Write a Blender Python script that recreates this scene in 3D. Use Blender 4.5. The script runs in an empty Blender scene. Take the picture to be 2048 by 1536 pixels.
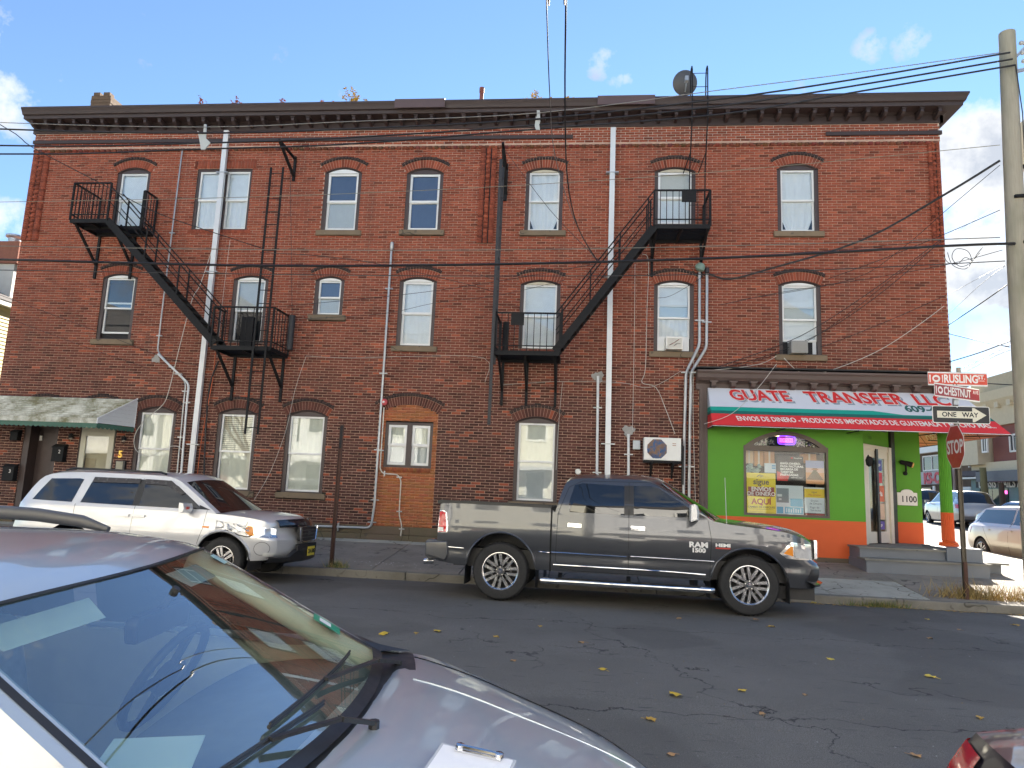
import bpy, bmesh, math, random
import numpy as np
from mathutils import Vector, Matrix
random.seed(7); RNG = np.random.default_rng(7)
SC = bpy.context.scene; COL = SC.collection
# ---------------------------------------------------------------- camera
CAM_H = 1.61; F_PX = 1400.0; PW, PH = 2048, 1536
def _basis():
    up = np.array([379., -9138., F_PX]); up /= np.linalg.norm(up)
    hx = -13500.; hy = -(up[0]*hx + up[2]*F_PX)/up[1]
    right = -np.array([hx, hy, F_PX]); right /= np.linalg.norm(right)
    fwd = np.cross(up, right)
    if fwd[2] < 0: fwd = -fwd
    return np.array([right, fwd, up])
R_CAM = _basis()
def ray(px, py): return R_CAM @ np.array([px-PW/2, py-PH/2, F_PX])
def onY(px, py, Y):
    d = ray(px, py); t = Y/d[1]; return d[0]*t, CAM_H+d[2]*t
def onZ(px, py, Z):
    d = ray(px, py); t = (Z-CAM_H)/d[2]; return d[0]*t, d[1]*t
def pt(px, py, Y):
    x, z = onY(px, py, Y); return (float(x), Y, float(z))
cam = bpy.data.cameras.new('camera'); cam.sensor_width = 36; cam.lens = 36*F_PX/PW
cam.clip_start = 0.05; cam.clip_end = 3000
cam_o = bpy.data.objects.new('camera', cam); COL.objects.link(cam_o)
c0, c1, c2 = R_CAM[:, 0], R_CAM[:, 1], R_CAM[:, 2]
cam_o.matrix_world = Matrix(((c0[0], -c1[0], -c2[0], 0), (c0[1], -c1[1], -c2[1], 0), (c0[2], -c1[2], -c2[2], CAM_H), (0, 0, 0, 1)))
SC.camera = cam_o
# ---------------------------------------------------------------- sky and sun
SUN_EL, SUN_AZ = 30.3, 19.7          # azimuth measured from +Y towards +X
w = bpy.data.worlds.new('World'); SC.world = w; w.use_nodes = True
nt = w.node_tree; N = nt.nodes; L = nt.links
for n in list(N): N.remove(n)
def wn(t, **k):
    n = N.new(t)
    for a, b in k.items(): setattr(n, a, b)
    return n
def wmath(op, a, b=None, clamp=False):
    n = wn('ShaderNodeMath', operation=op, use_clamp=clamp)
    for i, v in enumerate((a, b)):
        if v is None: continue
        if isinstance(v, (int, float)): n.inputs[i].default_value = v
        else: L.new(v, n.inputs[i])
    return n.outputs[0]
sky = wn('ShaderNodeTexSky', sky_type='NISHITA', sun_disc=False, sun_elevation=math.radians(SUN_EL),
         sun_rotation=math.radians(SUN_AZ), altitude=0, air_density=1.0, dust_density=0.0, ozone_density=4.0)
tc = wn('ShaderNodeTexCoord')
nz = wn('ShaderNodeTexNoise'); nz.inputs['Scale'].default_value = 9.0; nz.inputs['Detail'].default_value = 10; nz.inputs['Roughness'].default_value = 0.6
L.new(tc.outputs['Generated'], nz.inputs['Vector'])
nz2 = wn('ShaderNodeTexNoise'); nz2.inputs['Scale'].default_value = 2.1; nz2.inputs['Detail'].default_value = 3
mp = wn('ShaderNodeMapping'); mp.inputs['Location'].default_value = (3.1, 1.7, 0.4); L.new(tc.outputs['Generated'], mp.inputs['Vector']); L.new(mp.outputs[0], nz2.inputs['Vector'])
# cumulus clouds: a centre direction, an angular size and a strength for each cloud in view
CLOUDS = [((-20, 145), 3.2, 1.0), ((10, 185), 2.4, .95), ((55, 200), 1.2, .75), ((0, 445), 1.7, .95), ((1955, 300), 3.0, 1.0), ((1925, 400), 3.4, 1.0), ((1980, 480), 4.0, 1.0), ((1940, 540), 3.0, .9), ((2000, 735), 3.4, .9), ((1930, 740), 2.4, .8),
          ((1206, 112), 1.25, .62), ((1250, 147), 1.1, .62), ((1738, 96), .9, .56), ((1822, 84), 1.0, .56)]
acc = None
for (px, py), ang, s in CLOUDS:
    d = ray(px, py); d = d/np.linalg.norm(d)
    dp = wn('ShaderNodeVectorMath', operation='DOT_PRODUCT'); L.new(tc.outputs['Generated'], dp.inputs[0]); dp.inputs[1].default_value = tuple(float(v) for v in d)
    k = math.cos(math.radians(ang*1.5))
    m = wmath('DIVIDE', wmath('SUBTRACT', dp.outputs['Value'], k), 1-k, True)
    m = wmath('MULTIPLY', wmath('POWER', m, .6), s)
    acc = m if acc is None else wmath('MAXIMUM', acc, m)
# scattered clouds over the rest of the sky (behind the camera, seen only in reflections)
sep = wn('ShaderNodeSeparateXYZ'); L.new(tc.outputs['Generated'], sep.inputs[0])
back = wmath('MULTIPLY', wmath('SUBTRACT', wmath('MULTIPLY', sep.outputs['Y'], -1.0), -0.05), 2.0, True)
scat = wmath('MULTIPLY', wmath('MULTIPLY', wmath('SUBTRACT', nz2.outputs['Fac'], .44), 5.5, True), back)
acc = wmath('MAXIMUM', acc, scat)
dens = wmath('MULTIPLY', wmath('SUBTRACT', wmath('ADD', wmath('MULTIPLY', nz.outputs['Fac'], 3.4), acc), 2.2), 2.4, True)
dens = wmath('MULTIPLY', dens, wmath('MULTIPLY', wmath('ADD', sep.outputs['Z'], 0.0), 12, True))
shade = wn('ShaderNodeMix', data_type='RGBA'); L.new(wmath('MULTIPLY', wmath('SUBTRACT', nz.outputs['Fac'], .42), 5.0, True), shade.inputs['Factor'])
shade.inputs[6].default_value = (5.2, 5.1, 4.85, 1); shade.inputs[7].default_value = (2.7, 2.85, 3.1, 1)
mx = wn('ShaderNodeMix', data_type='RGBA'); L.new(wmath('MULTIPLY', dens, .95), mx.inputs['Factor']); L.new(sky.outputs[0], mx.inputs[6]); L.new(shade.outputs[2], mx.inputs[7])
bg = wn('ShaderNodeBackground'); bg.inputs['Strength'].default_value = 0.053; L.new(mx.outputs[2], bg.inputs['Color'])
out = wn('ShaderNodeOutputWorld'); L.new(bg.outputs[0], out.inputs['Surface'])
sun = bpy.data.lights.new('sun', 'SUN'); sun.energy = 5.0; sun.angle = math.radians(.53); sun.color = (1.0, .93, .82)
sun_o = bpy.data.objects.new('sun', sun); COL.objects.link(sun_o)
_e, _a = math.radians(SUN_EL), math.radians(SUN_AZ)
SUN_DIR = Vector((math.cos(_e)*math.sin(_a), math.cos(_e)*math.cos(_a), math.sin(_e)))
sun_o.rotation_euler = SUN_DIR.to_track_quat('Z', 'Y').to_euler()
sun_o.location = (10, 30, 30)
vs = SC.view_settings; vs.view_transform = 'Standard'; vs.look = 'None'; vs.exposure = 2.3; vs.gamma = 1.0; vs.use_curve_mapping = False
SC.cycles.use_denoising = True; SC.cycles.max_bounces = 8; SC.cycles.diffuse_bounces = 4; SC.cycles.glossy_bounces = 4; SC.cycles.transparent_max_bounces = 12
SC.cycles.caustics_reflective = False; SC.cycles.caustics_refractive = False; SC.cycles.sample_clamp_indirect = 8
# ---------------------------------------------------------------- helpers
class MB:
    """collects faces; build() links them as one mesh object"""
    def __init__(s): s.v = []; s.f = []; s.m = []; s.c = None
    def add(s, vs, fs, mi=0):
        o = len(s.v); s.v += [tuple(map(float, p)) for p in vs]
        for f in fs: s.f.append(tuple(i+o for i in f)); s.m.append(mi)
        return s
    def box(s, x0, x1, y0, y1, z0, z1, mi=0):
        return s.add([(x0,y0,z0),(x1,y0,z0),(x1,y1,z0),(x0,y1,z0),(x0,y0,z1),(x1,y0,z1),(x1,y1,z1),(x0,y1,z1)],
                     [(0,3,2,1),(4,5,6,7),(0,1,5,4),(1,2,6,5),(2,3,7,6),(3,0,4,7)], mi)
    def quad(s, a, b, c, d, mi=0): return s.add([a,b,c,d], [(0,1,2,3)], mi)
    def prism(s, poly, axis, a, b, mi=0):
        """polygon (u,v) extruded along an axis from a to b"""
        def P(u, v, t): return {'x': (t,u,v), 'y': (u,t,v), 'z': (u,v,t)}[axis]
        n = len(poly); vs = [P(u,v,a) for u,v in poly]+[P(u,v,b) for u,v in poly]
        return s.add(vs, [tuple(range(n)), tuple(range(2*n-1, n-1, -1))]+[(i,i+n,(i+1)%n+n,(i+1)%n) for i in range(n)], mi)
    def tube(s, pts, r, n=6, mi=0, cap=True):
        pts = [Vector(p) for p in pts]; vs = []; fs = []; up = Vector((0,0,1)); prev = None
        for i, p in enumerate(pts):
            t = (pts[min(i+1, len(pts)-1)]-pts[max(i-1, 0)]).normalized()
            a = up if abs(t.dot(up)) < .95 else Vector((1,0,0))
            u = t.cross(a).normalized()
            if prev is not None:
                u = (prev - t*prev.dot(t)).normalized()
            prev = u; q = t.cross(u); rr = r[i] if isinstance(r, (list, tuple)) else r
            for k in range(n):
                g = 2*math.pi*k/n; vs.append(p+(u*math.cos(g)+q*math.sin(g))*rr)
        for i in range(len(pts)-1):
            for k in range(n): fs.append((i*n+k, i*n+(k+1)%n, (i+1)*n+(k+1)%n, (i+1)*n+k))
        if cap: fs += [tuple(range(n-1, -1, -1)), tuple(range((len(pts)-1)*n, len(pts)*n))]
        return s.add(vs, fs, mi)
    def bar(s, a, b, wdt, hgt, up=(0,0,1), mi=0):
        """rectangular bar from a to b"""
        a = Vector(a); b = Vector(b); t = (b-a).normalized(); u = Vector(up)
        if abs(t.dot(u)) > .98: u = Vector((0,1,0))
        sd = t.cross(u).normalized()*wdt/2; v = sd.cross(t).normalized()*hgt/2
        vs = [a-sd-v, a+sd-v, a+sd+v, a-sd+v, b-sd-v, b+sd-v, b+sd+v, b-sd+v]
        return s.add(vs, [(0,1,2,3),(7,6,5,4),(0,4,5,1),(1,5,6,2),(2,6,7,3),(3,7,4,0)], mi)
    def lathe(s, prof, c, axis='z', n=24, mi=0, a0=0, a1=2*math.pi):
        """prof: (radius, height); axis of rotation through c"""
        vs = []; fs = []; full = abs(a1-a0-2*math.pi) < 1e-6; m = n if full else n+1
        for k in range(m):
            g = a0+(a1-a0)*k/n; cg, sg = math.cos(g), math.sin(g)
            for r, h in prof:
                p = {'z': (r*cg, r*sg, h), 'y': (r*cg, h, r*sg), 'x': (h, r*cg, r*sg)}[axis]
                vs.append((c[0]+p[0], c[1]+p[1], c[2]+p[2]))
        l = len(prof)
        for k in range(n):
            k2 = (k+1) % m
            for i in range(l-1): fs.append((k*l+i, k2*l+i, k2*l+i+1, k*l+i+1))
        return s.add(vs, fs, mi)
    def grid(s, rows, mi=0, close=False):
        """rows: list of equally long point lists"""
        n = len(rows[0]); vs = [p for r in rows for p in r]; fs = []
        for i in range(len(rows)-1):
            for k in range(n-1): fs.append((i*n+k, i*n+k+1, (i+1)*n+k+1, (i+1)*n+k))
        return s.add(vs, fs, mi)
    def mesh(s, name, mats):
        me = bpy.data.meshes.new(name); me.from_pydata(s.v, [], s.f)
        for m in (mats if isinstance(mats, (list, tuple)) else [mats]): me.materials.append(m)
        if any(s.m): me.polygons.foreach_set('material_index', s.m)
        me.update(); return me
    def build(s, name, mats, parent=None, smooth=None, loc=None, fix=True):
        me = s.mesh(name, mats)
        if fix:
            bm = bmesh.new(); bm.from_mesh(me); bmesh.ops.recalc_face_normals(bm, faces=bm.faces); bm.to_mesh(me); bm.free()
        o = bpy.data.objects.new(name, me); COL.objects.link(o)
        if smooth is not None: smooth_by_angle(me, smooth)
        if parent is not None: o.parent = parent
        if loc is not None: o.location = loc
        return o
def smooth_by_angle(me, deg):
    me.polygons.foreach_set('use_smooth', [True]*len(me.polygons))
    bm = bmesh.new(); bm.from_mesh(me); lim = math.radians(deg)
    for e in bm.edges:
        if len(e.link_faces) != 2 or e.calc_face_angle(0) > lim: e.smooth = False
    bm.to_mesh(me); bm.free()
def bevel_mesh(me, w=.004, seg=1):
    bm = bmesh.new(); bm.from_mesh(me); bmesh.ops.bevel(bm, geom=list(bm.edges), offset=w, segments=seg, affect='EDGES', profile=.5); bm.to_mesh(me); bm.free()
def tag(o, label, cat, group=None, kind=None):
    if label: o['label'] = label
    if cat: o['category'] = cat
    if group: o['group'] = group
    if kind: o['kind'] = kind
    return o
def struct(o): o['kind'] = 'structure'; return o
def stuff(o): o['kind'] = 'stuff'; return o
def empty(name, loc=(0,0,0), rot=(0,0,0), parent=None):
    o = bpy.data.objects.new(name, None); COL.objects.link(o); o.location = loc; o.rotation_euler = rot; o.empty_display_size = .2
    if parent is not None: o.parent = parent
    return o
def inst(name, me, parent=None, loc=(0,0,0), rot=(0,0,0), scale=(1,1,1)):
    o = bpy.data.objects.new(name, me); COL.objects.link(o); o.location = loc; o.rotation_euler = rot; o.scale = scale
    if parent is not None: o.parent = parent
    return o
def copy_tree(o, parent=None):
    c = o.copy(); COL.objects.link(c); c.parent = parent
    for ch in list(o.children): copy_tree(ch, c)
    return c
def text_mesh(body, size, mat, extrude=.002, bold=0.0, align='CENTER', shear=0.0, space=1.0, xscale=1.0):
    cu = bpy.data.curves.new('lettering', 'FONT'); cu.body = body; cu.size = size; cu.extrude = extrude; cu.offset = bold
    cu.align_x = align; cu.align_y = 'CENTER'; cu.shear = shear; cu.space_character = space; cu.resolution_u = 3
    o = bpy.data.objects.new('lettering', cu); COL.objects.link(o)
    dg = bpy.context.evaluated_depsgraph_get(); dg.update()
    me = bpy.data.meshes.new_from_object(o.evaluated_get(dg)); bpy.data.objects.remove(o); bpy.data.curves.remove(cu)
    if xscale != 1.0:
        for v in me.vertices: v.co.x *= xscale
    me.materials.clear(); me.materials.append(mat); me.name = 'lettering'
    return me
def put_text(body, size, mat, parent, M, name='lettering', **k):
    """M maps text x,y,z (x right, y up, z towards the reader) to the parent's space"""
    me = text_mesh(body, size, mat, **k); me.transform(M)
    return inst(name, me, parent)
def frame_M(o, xdir, ydir):
    x = Vector(xdir).normalized(); y = Vector(ydir).normalized(); z = x.cross(y)
    return Matrix(((x[0],y[0],z[0],o[0]),(x[1],y[1],z[1],o[1]),(x[2],y[2],z[2],o[2]),(0,0,0,1)))
def lerp(a, b, t): return a+(b-a)*t
def interp(x, tab):
    if x <= tab[0][0]: return tab[0][1]
    for (a, va), (b, vb) in zip(tab, tab[1:]):
        if x <= b:
            t = (x-a)/(b-a); return va+(vb-va)*t
    return tab[-1][1]
def sinterp(x, tab):
    """smooth (monotone cubic-like) interpolation"""
    xs = [t[0] for t in tab]; ys = [t[1] for t in tab]
    if x <= xs[0]: return ys[0]
    if x >= xs[-1]: return ys[-1]
    i = max(k for k in range(len(xs)-1) if xs[k] <= x); h = xs[i+1]-xs[i]; t = (x-xs[i])/h
    def sl(k):
        if k == 0: return (ys[1]-ys[0])/(xs[1]-xs[0])
        if k == len(xs)-1: return (ys[-1]-ys[-2])/(xs[-1]-xs[-2])
        a = (ys[k]-ys[k-1])/(xs[k]-xs[k-1]); b = (ys[k+1]-ys[k])/(xs[k+1]-xs[k])
        return 0 if a*b <= 0 else 2*a*b/(a+b)
    m0, m1 = sl(i)*h, sl(i+1)*h
    return (2*t**3-3*t*t+1)*ys[i]+(t**3-2*t*t+t)*m0+(-2*t**3+3*t*t)*ys[i+1]+(t**3-t*t)*m1
# ---------------------------------------------------------------- materials
MATS = {}
class NB:
    """small node-graph builder"""
    def __init__(s, name):
        s.m = bpy.data.materials.new(name); s.m.use_nodes = True; s.nt = s.m.node_tree; s.b = s.nt.nodes['Principled BSDF']; s.o = s.nt.nodes['Material Output']
    def n(s, t, **k):
        q = s.nt.nodes.new(t)
        for a, b in k.items(): setattr(q, a, b)
        return q
    def l(s, a, b): s.nt.links.new(a, b)
    def set(s, sock, v):
        if hasattr(v, 'is_linked') or isinstance(v, bpy.types.NodeSocket): s.l(v, sock)
        elif isinstance(v, (tuple, list)) and len(v) == 3 and sock.type == 'RGBA': sock.default_value = (*v, 1)
        else: sock.default_value = v
    def coord(s, kind='Object', scale=None, rot=None):
        c = s.n('ShaderNodeTexCoord').outputs[kind]
        if scale or rot:
            m = s.n('ShaderNodeMapping'); s.l(c, m.inputs[0])
            if scale: m.inputs['Scale'].default_value = scale
            if rot: m.inputs['Rotation'].default_value = rot
            c = m.outputs[0]
        return c
    def geo(s): return s.n('ShaderNodeNewGeometry').outputs['Position']
    def noise(s, vec, scale, detail=4, rough=.55, dist=0):
        q = s.n('ShaderNodeTexNoise'); s.l(vec, q.inputs['Vector']); q.inputs['Scale'].default_value = scale; q.inputs['Detail'].default_value = detail; q.inputs['Roughness'].default_value = rough; q.inputs['Distortion'].default_value = dist
        return q.outputs['Fac']
    def ramp(s, f, stops, interp='LINEAR'):
        q = s.n('ShaderNodeValToRGB'); q.color_ramp.interpolation = interp; e = q.color_ramp.elements
        while len(e) < len(stops): e.new(.5)
        for el, (p, c) in zip(e, stops):
            el.position = p; el.color = (*c, 1) if isinstance(c, (tuple, list)) else (c, c, c, 1)
        s.l(f, q.inputs[0]); return q.outputs[0]
    def mix(s, f, a, b, typ='MIX'):
        q = s.n('ShaderNodeMix', data_type='RGBA', blend_type=typ); s.set(q.inputs['Factor'], f); s.set(q.inputs[6], a); s.set(q.inputs[7], b); return q.outputs[2]
    def math(s, op, a, b=0.0, clamp=False):
        q = s.n('ShaderNodeMath', operation=op, use_clamp=clamp); s.set(q.inputs[0], a); s.set(q.inputs[1], b); return q.outputs[0]
    def bump(s, h, strength=.3, dist=.01):
        q = s.n('ShaderNodeBump'); q.inputs['Strength'].default_value = strength; q.inputs['Distance'].default_value = dist; s.l(h, q.inputs['Height']); s.l(q.outputs[0], s.b.inputs['Normal'])
    def p(s, **k):
        for a, v in k.items(): s.set(s.b.inputs[a.replace('_', ' ')], v)
        return s.m
def plain(name, col, rough=.6, metal=0., var=.12, scale=6., bump=0., spec=.5, coat=0., emit=None):
    """even paint or metal with slight wear"""
    if name in MATS: return MATS[name]
    b = NB(name); v = b.coord('Object'); f = b.noise(v, scale, 5, .6)
    b.p(Base_Color=b.mix(f, tuple(c*(1-var) for c in col), tuple(min(1, c*(1+var)) for c in col)), Metallic=metal, Roughness=b.ramp(b.noise(v, scale*2.3, 3), [(.3, max(0, rough-.07)), (.7, min(1, rough+.07))]))
    b.b.inputs['Specular IOR Level'].default_value = spec; b.b.inputs['Coat Weight'].default_value = coat; b.b.inputs['Coat Roughness'].default_value = .03
    if bump: b.bump(b.noise(v, scale*8, 4, .7), bump, .004)
    if emit: b.b.inputs['Emission Color'].default_value = (*emit[0], 1); b.b.inputs['Emission Strength'].default_value = emit[1]
    MATS[name] = b.m; return b.m
def paint(name, col, metal=.5, rough=.3, coat=1., dirt=.15):
    if name in MATS: return MATS[name]
    b = NB(name); v = b.coord('Object'); f = b.noise(v, 3., 5, .65); fl = b.noise(v, 900., 1)
    base = b.mix(b.math('MULTIPLY', f, dirt), col, (.20, .19, .17)); base = b.mix(b.math('MULTIPLY', fl, .10), base, tuple(min(1, c*1.6+.02) for c in col))
    b.b.inputs['Coat IOR'].default_value = 1.55; b.p(Base_Color=base, Metallic=metal, Roughness=rough, Coat_Weight=coat, Coat_Roughness=b.ramp(f, [(.35, .015), (.75, .07)]))
    MATS[name] = b.m; return b.m
def glass_thin(name, tint=(.9, .95, .95), ior=1.5, rough=0.0, refl=1.0, coat=0.0):
    """window pane: see-through with Fresnel reflection, no refraction"""
    if name in MATS: return MATS[name]
    b = NB(name); b.nt.nodes.remove(b.b); fr = b.n('ShaderNodeFresnel'); bf = b.n('ShaderNodeNewGeometry').outputs['Backfacing']; b.l(b.math('ADD', b.math('MULTIPLY', bf, 1/ior-ior), ior), fr.inputs['IOR'])   # same reflectance from both sides of the sheet
    t = b.n('ShaderNodeBsdfTransparent'); t.inputs[0].default_value = (*tint, 1); g = b.n('ShaderNodeBsdfGlossy'); g.inputs['Roughness'].default_value = rough; g.inputs[0].default_value = (refl, refl, refl, 1)
    nz = b.noise(b.coord('Object'), 1.3, 2); bp = b.n('ShaderNodeBump'); bp.inputs['Strength'].default_value = .06; bp.inputs['Distance'].default_value = .02; b.l(nz, bp.inputs['Height']); b.l(bp.outputs[0], g.inputs['Normal'])
    m = b.n('ShaderNodeMixShader'); b.l(b.math('MAXIMUM', fr.outputs[0], coat), m.inputs[0]); b.l(t.outputs[0], m.inputs[1]); b.l(g.outputs[0], m.inputs[2]); b.l(m.outputs[0], b.o.inputs[0])
    MATS[name] = b.m; return b.m
def glass_dark(name, col=(.008, .009, .01), ior=1.75):
    if name in MATS: return MATS[name]
    b = NB(name); b.p(Base_Color=col, Roughness=.015, IOR=ior); b.b.inputs['Specular IOR Level'].default_value = .6
    MATS[name] = b.m; return b.m
def brick_mat():
    b = NB('brick_clay'); at = b.n('ShaderNodeAttribute', attribute_name='tone'); g = b.geo()
    n1 = b.noise(g, 38., 5, .7); n2 = b.noise(g, 1.1, 5, .6)
    c = b.mix(b.math('MULTIPLY', n1, .5), at.outputs['Color'], b.mix(.5, at.outputs['Color'], (.055, .035, .03)))
    mp = b.n('ShaderNodeMapping'); mp.inputs['Scale'].default_value = (2.6, 1., .16); b.l(g, mp.inputs[0]); stk = b.ramp(b.noise(mp.outputs[0], 1.6, 5, .65), [(.50, 0.), (.74, .55)])
    c = b.mix(stk, c, b.mix(.6, c, (.06, .045, .042))); pale = b.ramp(b.noise(g, .75, 5, .7), [(.62, 0.), (.85, .18)]); c = b.mix(pale, c, (.36, .17, .12))
    soot = b.ramp(n2, [(.50, 0.), (.78, .40)])
    c = b.mix(soot, c, b.mix(.55, c, (.05, .04, .038)))
    b.p(Base_Color=c, Roughness=.88); b.b.inputs['Specular IOR Level'].default_value = .25; b.bump(b.noise(g, 120., 4, .7), .35, .003); return b.m
def mortar_mat(name, col):
    b = NB(name); g = b.geo(); n = b.noise(g, 2.2, 5, .65); f = b.noise(g, 60., 3)
    c = b.mix(b.ramp(n, [(.4, 0.), (.75, .7)]), col, tuple(q*.45 for q in col)); c = b.mix(b.math('MULTIPLY', f, .4), c, tuple(q*.6 for q in col))
    b.p(Base_Color=c, Roughness=.95); return b.m
def asphalt_mat():
    b = NB('asphalt'); g = b.geo()
    sp = b.noise(g, 170., 2, .8); big = b.noise(g, .55, 5, .6); mid = b.noise(g, 5., 5, .7)
    c = b.ramp(sp, [(.28, (.088, .081, .072)), (.50, (.168, .157, .140)), (.70, (.31, .29, .262))])
    c = b.mix(b.ramp(big, [(.36, 0.), (.66, .55)]), c, (.112, .105, .095)); c = b.mix(b.ramp(mid, [(.5, 0.), (.78, .35)]), c, (.14, .137, .13))
    # dark wheel-rubbed specks and tar drips stretched along the traffic
    st = b.n('ShaderNodeMapping'); st.inputs['Scale'].default_value = (.9, 5., 1); b.l(g, st.inputs[0]); sk = b.noise(st.outputs[0], 3.2, 4, .6)
    c = b.mix(b.ramp(sk, [(.63, 0.), (.70, .6)]), c, (.045, .046, .049))
    # cracks
    wv = b.n('ShaderNodeVectorMath', operation='ADD'); ns = b.n('ShaderNodeTexNoise'); b.l(g, ns.inputs['Vector']); ns.inputs['Scale'].default_value = 1.7; ns.inputs['Detail'].default_value = 5
    sc_ = b.n('ShaderNodeVectorMath', operation='SCALE'); b.l(ns.outputs['Color'], sc_.inputs[0]); sc_.inputs['Scale'].default_value = 1.5; b.l(g, wv.inputs[0]); b.l(sc_.outputs[0], wv.inputs[1])
    vo = b.n('ShaderNodeTexVoronoi', feature='DISTANCE_TO_EDGE'); b.l(wv.outputs[0], vo.inputs['Vector']); vo.inputs['Scale'].default_value = .36
    vo2 = b.n('ShaderNodeTexVoronoi', feature='DISTANCE_TO_EDGE'); b.l(wv.outputs[0], vo2.inputs['Vector']); vo2.inputs['Scale'].default_value = 2.6
    sx = b.n('ShaderNodeSeparateXYZ'); b.l(g, sx.inputs[0])
    cr = b.ramp(vo.outputs['Distance'], [(.0, .8), (.004, .6), (.008, 0.)])
    al = b.math('MULTIPLY', b.ramp(vo2.outputs['Distance'], [(.0, 1.), (.02, .7), (.045, 0.)]), b.ramp(b.math('ADD', b.math('MULTIPLY', sx.outputs['X'], .16), b.math('MULTIPLY', b.noise(g, .8, 3), .9)), [(1.30, 0.), (1.6, 1.)]))
    crk = b.math('MAXIMUM', b.math('MULTIPLY', cr, b.ramp(b.noise(g, .5, 3), [(.52, 0.), (.58, 1.)])), al)
    wob = b.noise(g, .9, 6, .62)
    def seam(axis, pos, slope, wid, amp=1.1):
        q = b.math('ADD', b.math('ADD', sx.outputs[axis], b.math('MULTIPLY', sx.outputs['X' if axis == 'Y' else 'Y'], slope)), b.math('MULTIPLY', b.math('SUBTRACT', wob, .5), amp)); return b.ramp(b.math('ABSOLUTE', b.math('SUBTRACT', q, pos)), [(0., 1.), (wid, .8), (wid*1.8, 0.)])
    for sq in (seam('Y', 9.05, .03, .006), seam('Y', 5.6, -.05, .007), seam('X', 3.9, .42, .008, 1.8), seam('X', 6.9, -.25, .006, 1.6), seam('Y', 3.7, .12, .005, 1.5)): crk = b.math('MAXIMUM', crk, b.math('MULTIPLY', sq, b.ramp(b.noise(g, 1.7, 4), [(.36, .25), (.5, 1.)])))
    patch_ = b.ramp(b.noise(g, .33, 2, .4), [(.54, 0.), (.56, .35)]); c = b.mix(patch_, c, (.092, .086, .078))
    c = b.mix(b.math('MULTIPLY', crk, .8), c, (.02, .02, .021))
    hgt = b.math('SUBTRACT', b.math('MULTIPLY', sp, .5), b.math('MULTIPLY', crk, 1.5))
    b.p(Base_Color=c, Roughness=.93); b.b.inputs['Specular IOR Level'].default_value = .2; b.bump(hgt, .55, .006); return b.m
def concrete_mat(name, col, stain=.5, speck=.4, stainc=(.10, .09, .07)):
    b = NB(name); g = b.geo(); f = b.noise(g, 130., 3, .8); s_ = b.noise(g, 1.4, 6, .65)
    c = b.mix(b.math('MULTIPLY', f, speck), col, tuple(q*.45 for q in col)); c = b.mix(b.ramp(s_, [(.42, 0.), (.72, stain)]), c, stainc)
    c = b.mix(b.ramp(b.noise(g, 24., 3, .6), [(.66, 0.), (.72, .35)]), c, tuple(min(1, q*1.5) for q in col))
    vo = b.n('ShaderNodeTexVoronoi', feature='DISTANCE_TO_EDGE'); wv = b.n('ShaderNodeVectorMath', operation='ADD'); ns = b.n('ShaderNodeTexNoise'); ns.inputs['Scale'].default_value = 2.; b.l(g, ns.inputs['Vector']); b.l(g, wv.inputs[0]); b.l(ns.outputs['Color'], wv.inputs[1]); b.l(wv.outputs[0], vo.inputs['Vector']); vo.inputs['Scale'].default_value = .55
    ck = b.math('MULTIPLY', b.ramp(vo.outputs['Distance'], [(0., .8), (.006, .6), (.011, 0.)]), b.ramp(b.noise(g, .7, 3), [(.46, 0.), (.52, 1.)])); c = b.mix(ck, c, (.05, .045, .035)); gum = b.ramp(b.noise(g, 9., 1, .3), [(.72, 0.), (.74, .5)]); c = b.mix(gum, c, (.07, .065, .06))
    b.p(Base_Color=c, Roughness=.92); b.b.inputs['Specular IOR Level'].default_value = .25; b.bump(f, .4, .004); return b.m
def wood_mat(name, col, dark):
    b = NB(name); v = b.coord('Object', (14, 14, .7)); f = b.noise(v, 3., 7, .65, .6); k = b.noise(b.coord('Object', (1, 1, .35)), 2.5, 3)
    c = b.mix(f, dark, col); c = b.mix(b.ramp(k, [(.45, 0.), (.7, .5)]), c, (.16, .17, .10))
    b.p(Base_Color=c, Roughness=.9); b.bump(f, .6, .01); return b.m
def wornpaint_mat(name, col, under, amount=.62, scale=9.):
    b = NB(name); g = b.geo(); m = b.ramp(b.noise(g, scale, 7, .72), [(amount, 0.), (amount+.03, 1.)]); t = b.noise(g, 2., 4)
    c = b.mix(b.math('MULTIPLY', t, .5), col, tuple(q*.6 for q in col)); c = b.mix(m, c, under)
    b.p(Base_Color=c, Roughness=.62); b.bump(b.noise(g, 40., 4), .2, .004); return b.m
M_BRICK = brick_mat(); M_MORTAR = mortar_mat('mortar', (.56, .36, .27)); M_MORTAR_W = mortar_mat('mortar_pale', (.72, .60, .50)); M_MORTAR_O = mortar_mat('mortar_orange', (.60, .30, .17))
M_ASPH = asphalt_mat(); M_WALK = concrete_mat('sidewalk_concrete', (.36, .315, .26), .5, .6); M_WALK2 = concrete_mat('pale_concrete', (.50, .48, .40), .35, .25)
M_KERB = concrete_mat('kerb_stone', (.28, .26, .22), .6, .6); M_FOUND = concrete_mat('brownstone', (.16, .12, .085), .5, .3, (.09, .10, .045)); M_SILL = concrete_mat('sill_stone', (.24, .18, .12), .5, .3)
M_BROWN = plain('brown_wood_paint', (.058, .039, .036), .5, var=.25, bump=.15); M_CORN = wornpaint_mat('cornice_paint', (.050, .033, .032), (.42, .38, .32), .735, 7.); M_CORN2 = wornpaint_mat('store_cornice_paint', (.12, .085, .075), (.5, .46, .4), .70, 9.)
M_VINYL = plain('white_vinyl', (.76, .76, .74), .4, var=.05); M_ALU = plain('storm_frame', (.62, .62, .62), .35, .3, var=.06)
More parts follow.
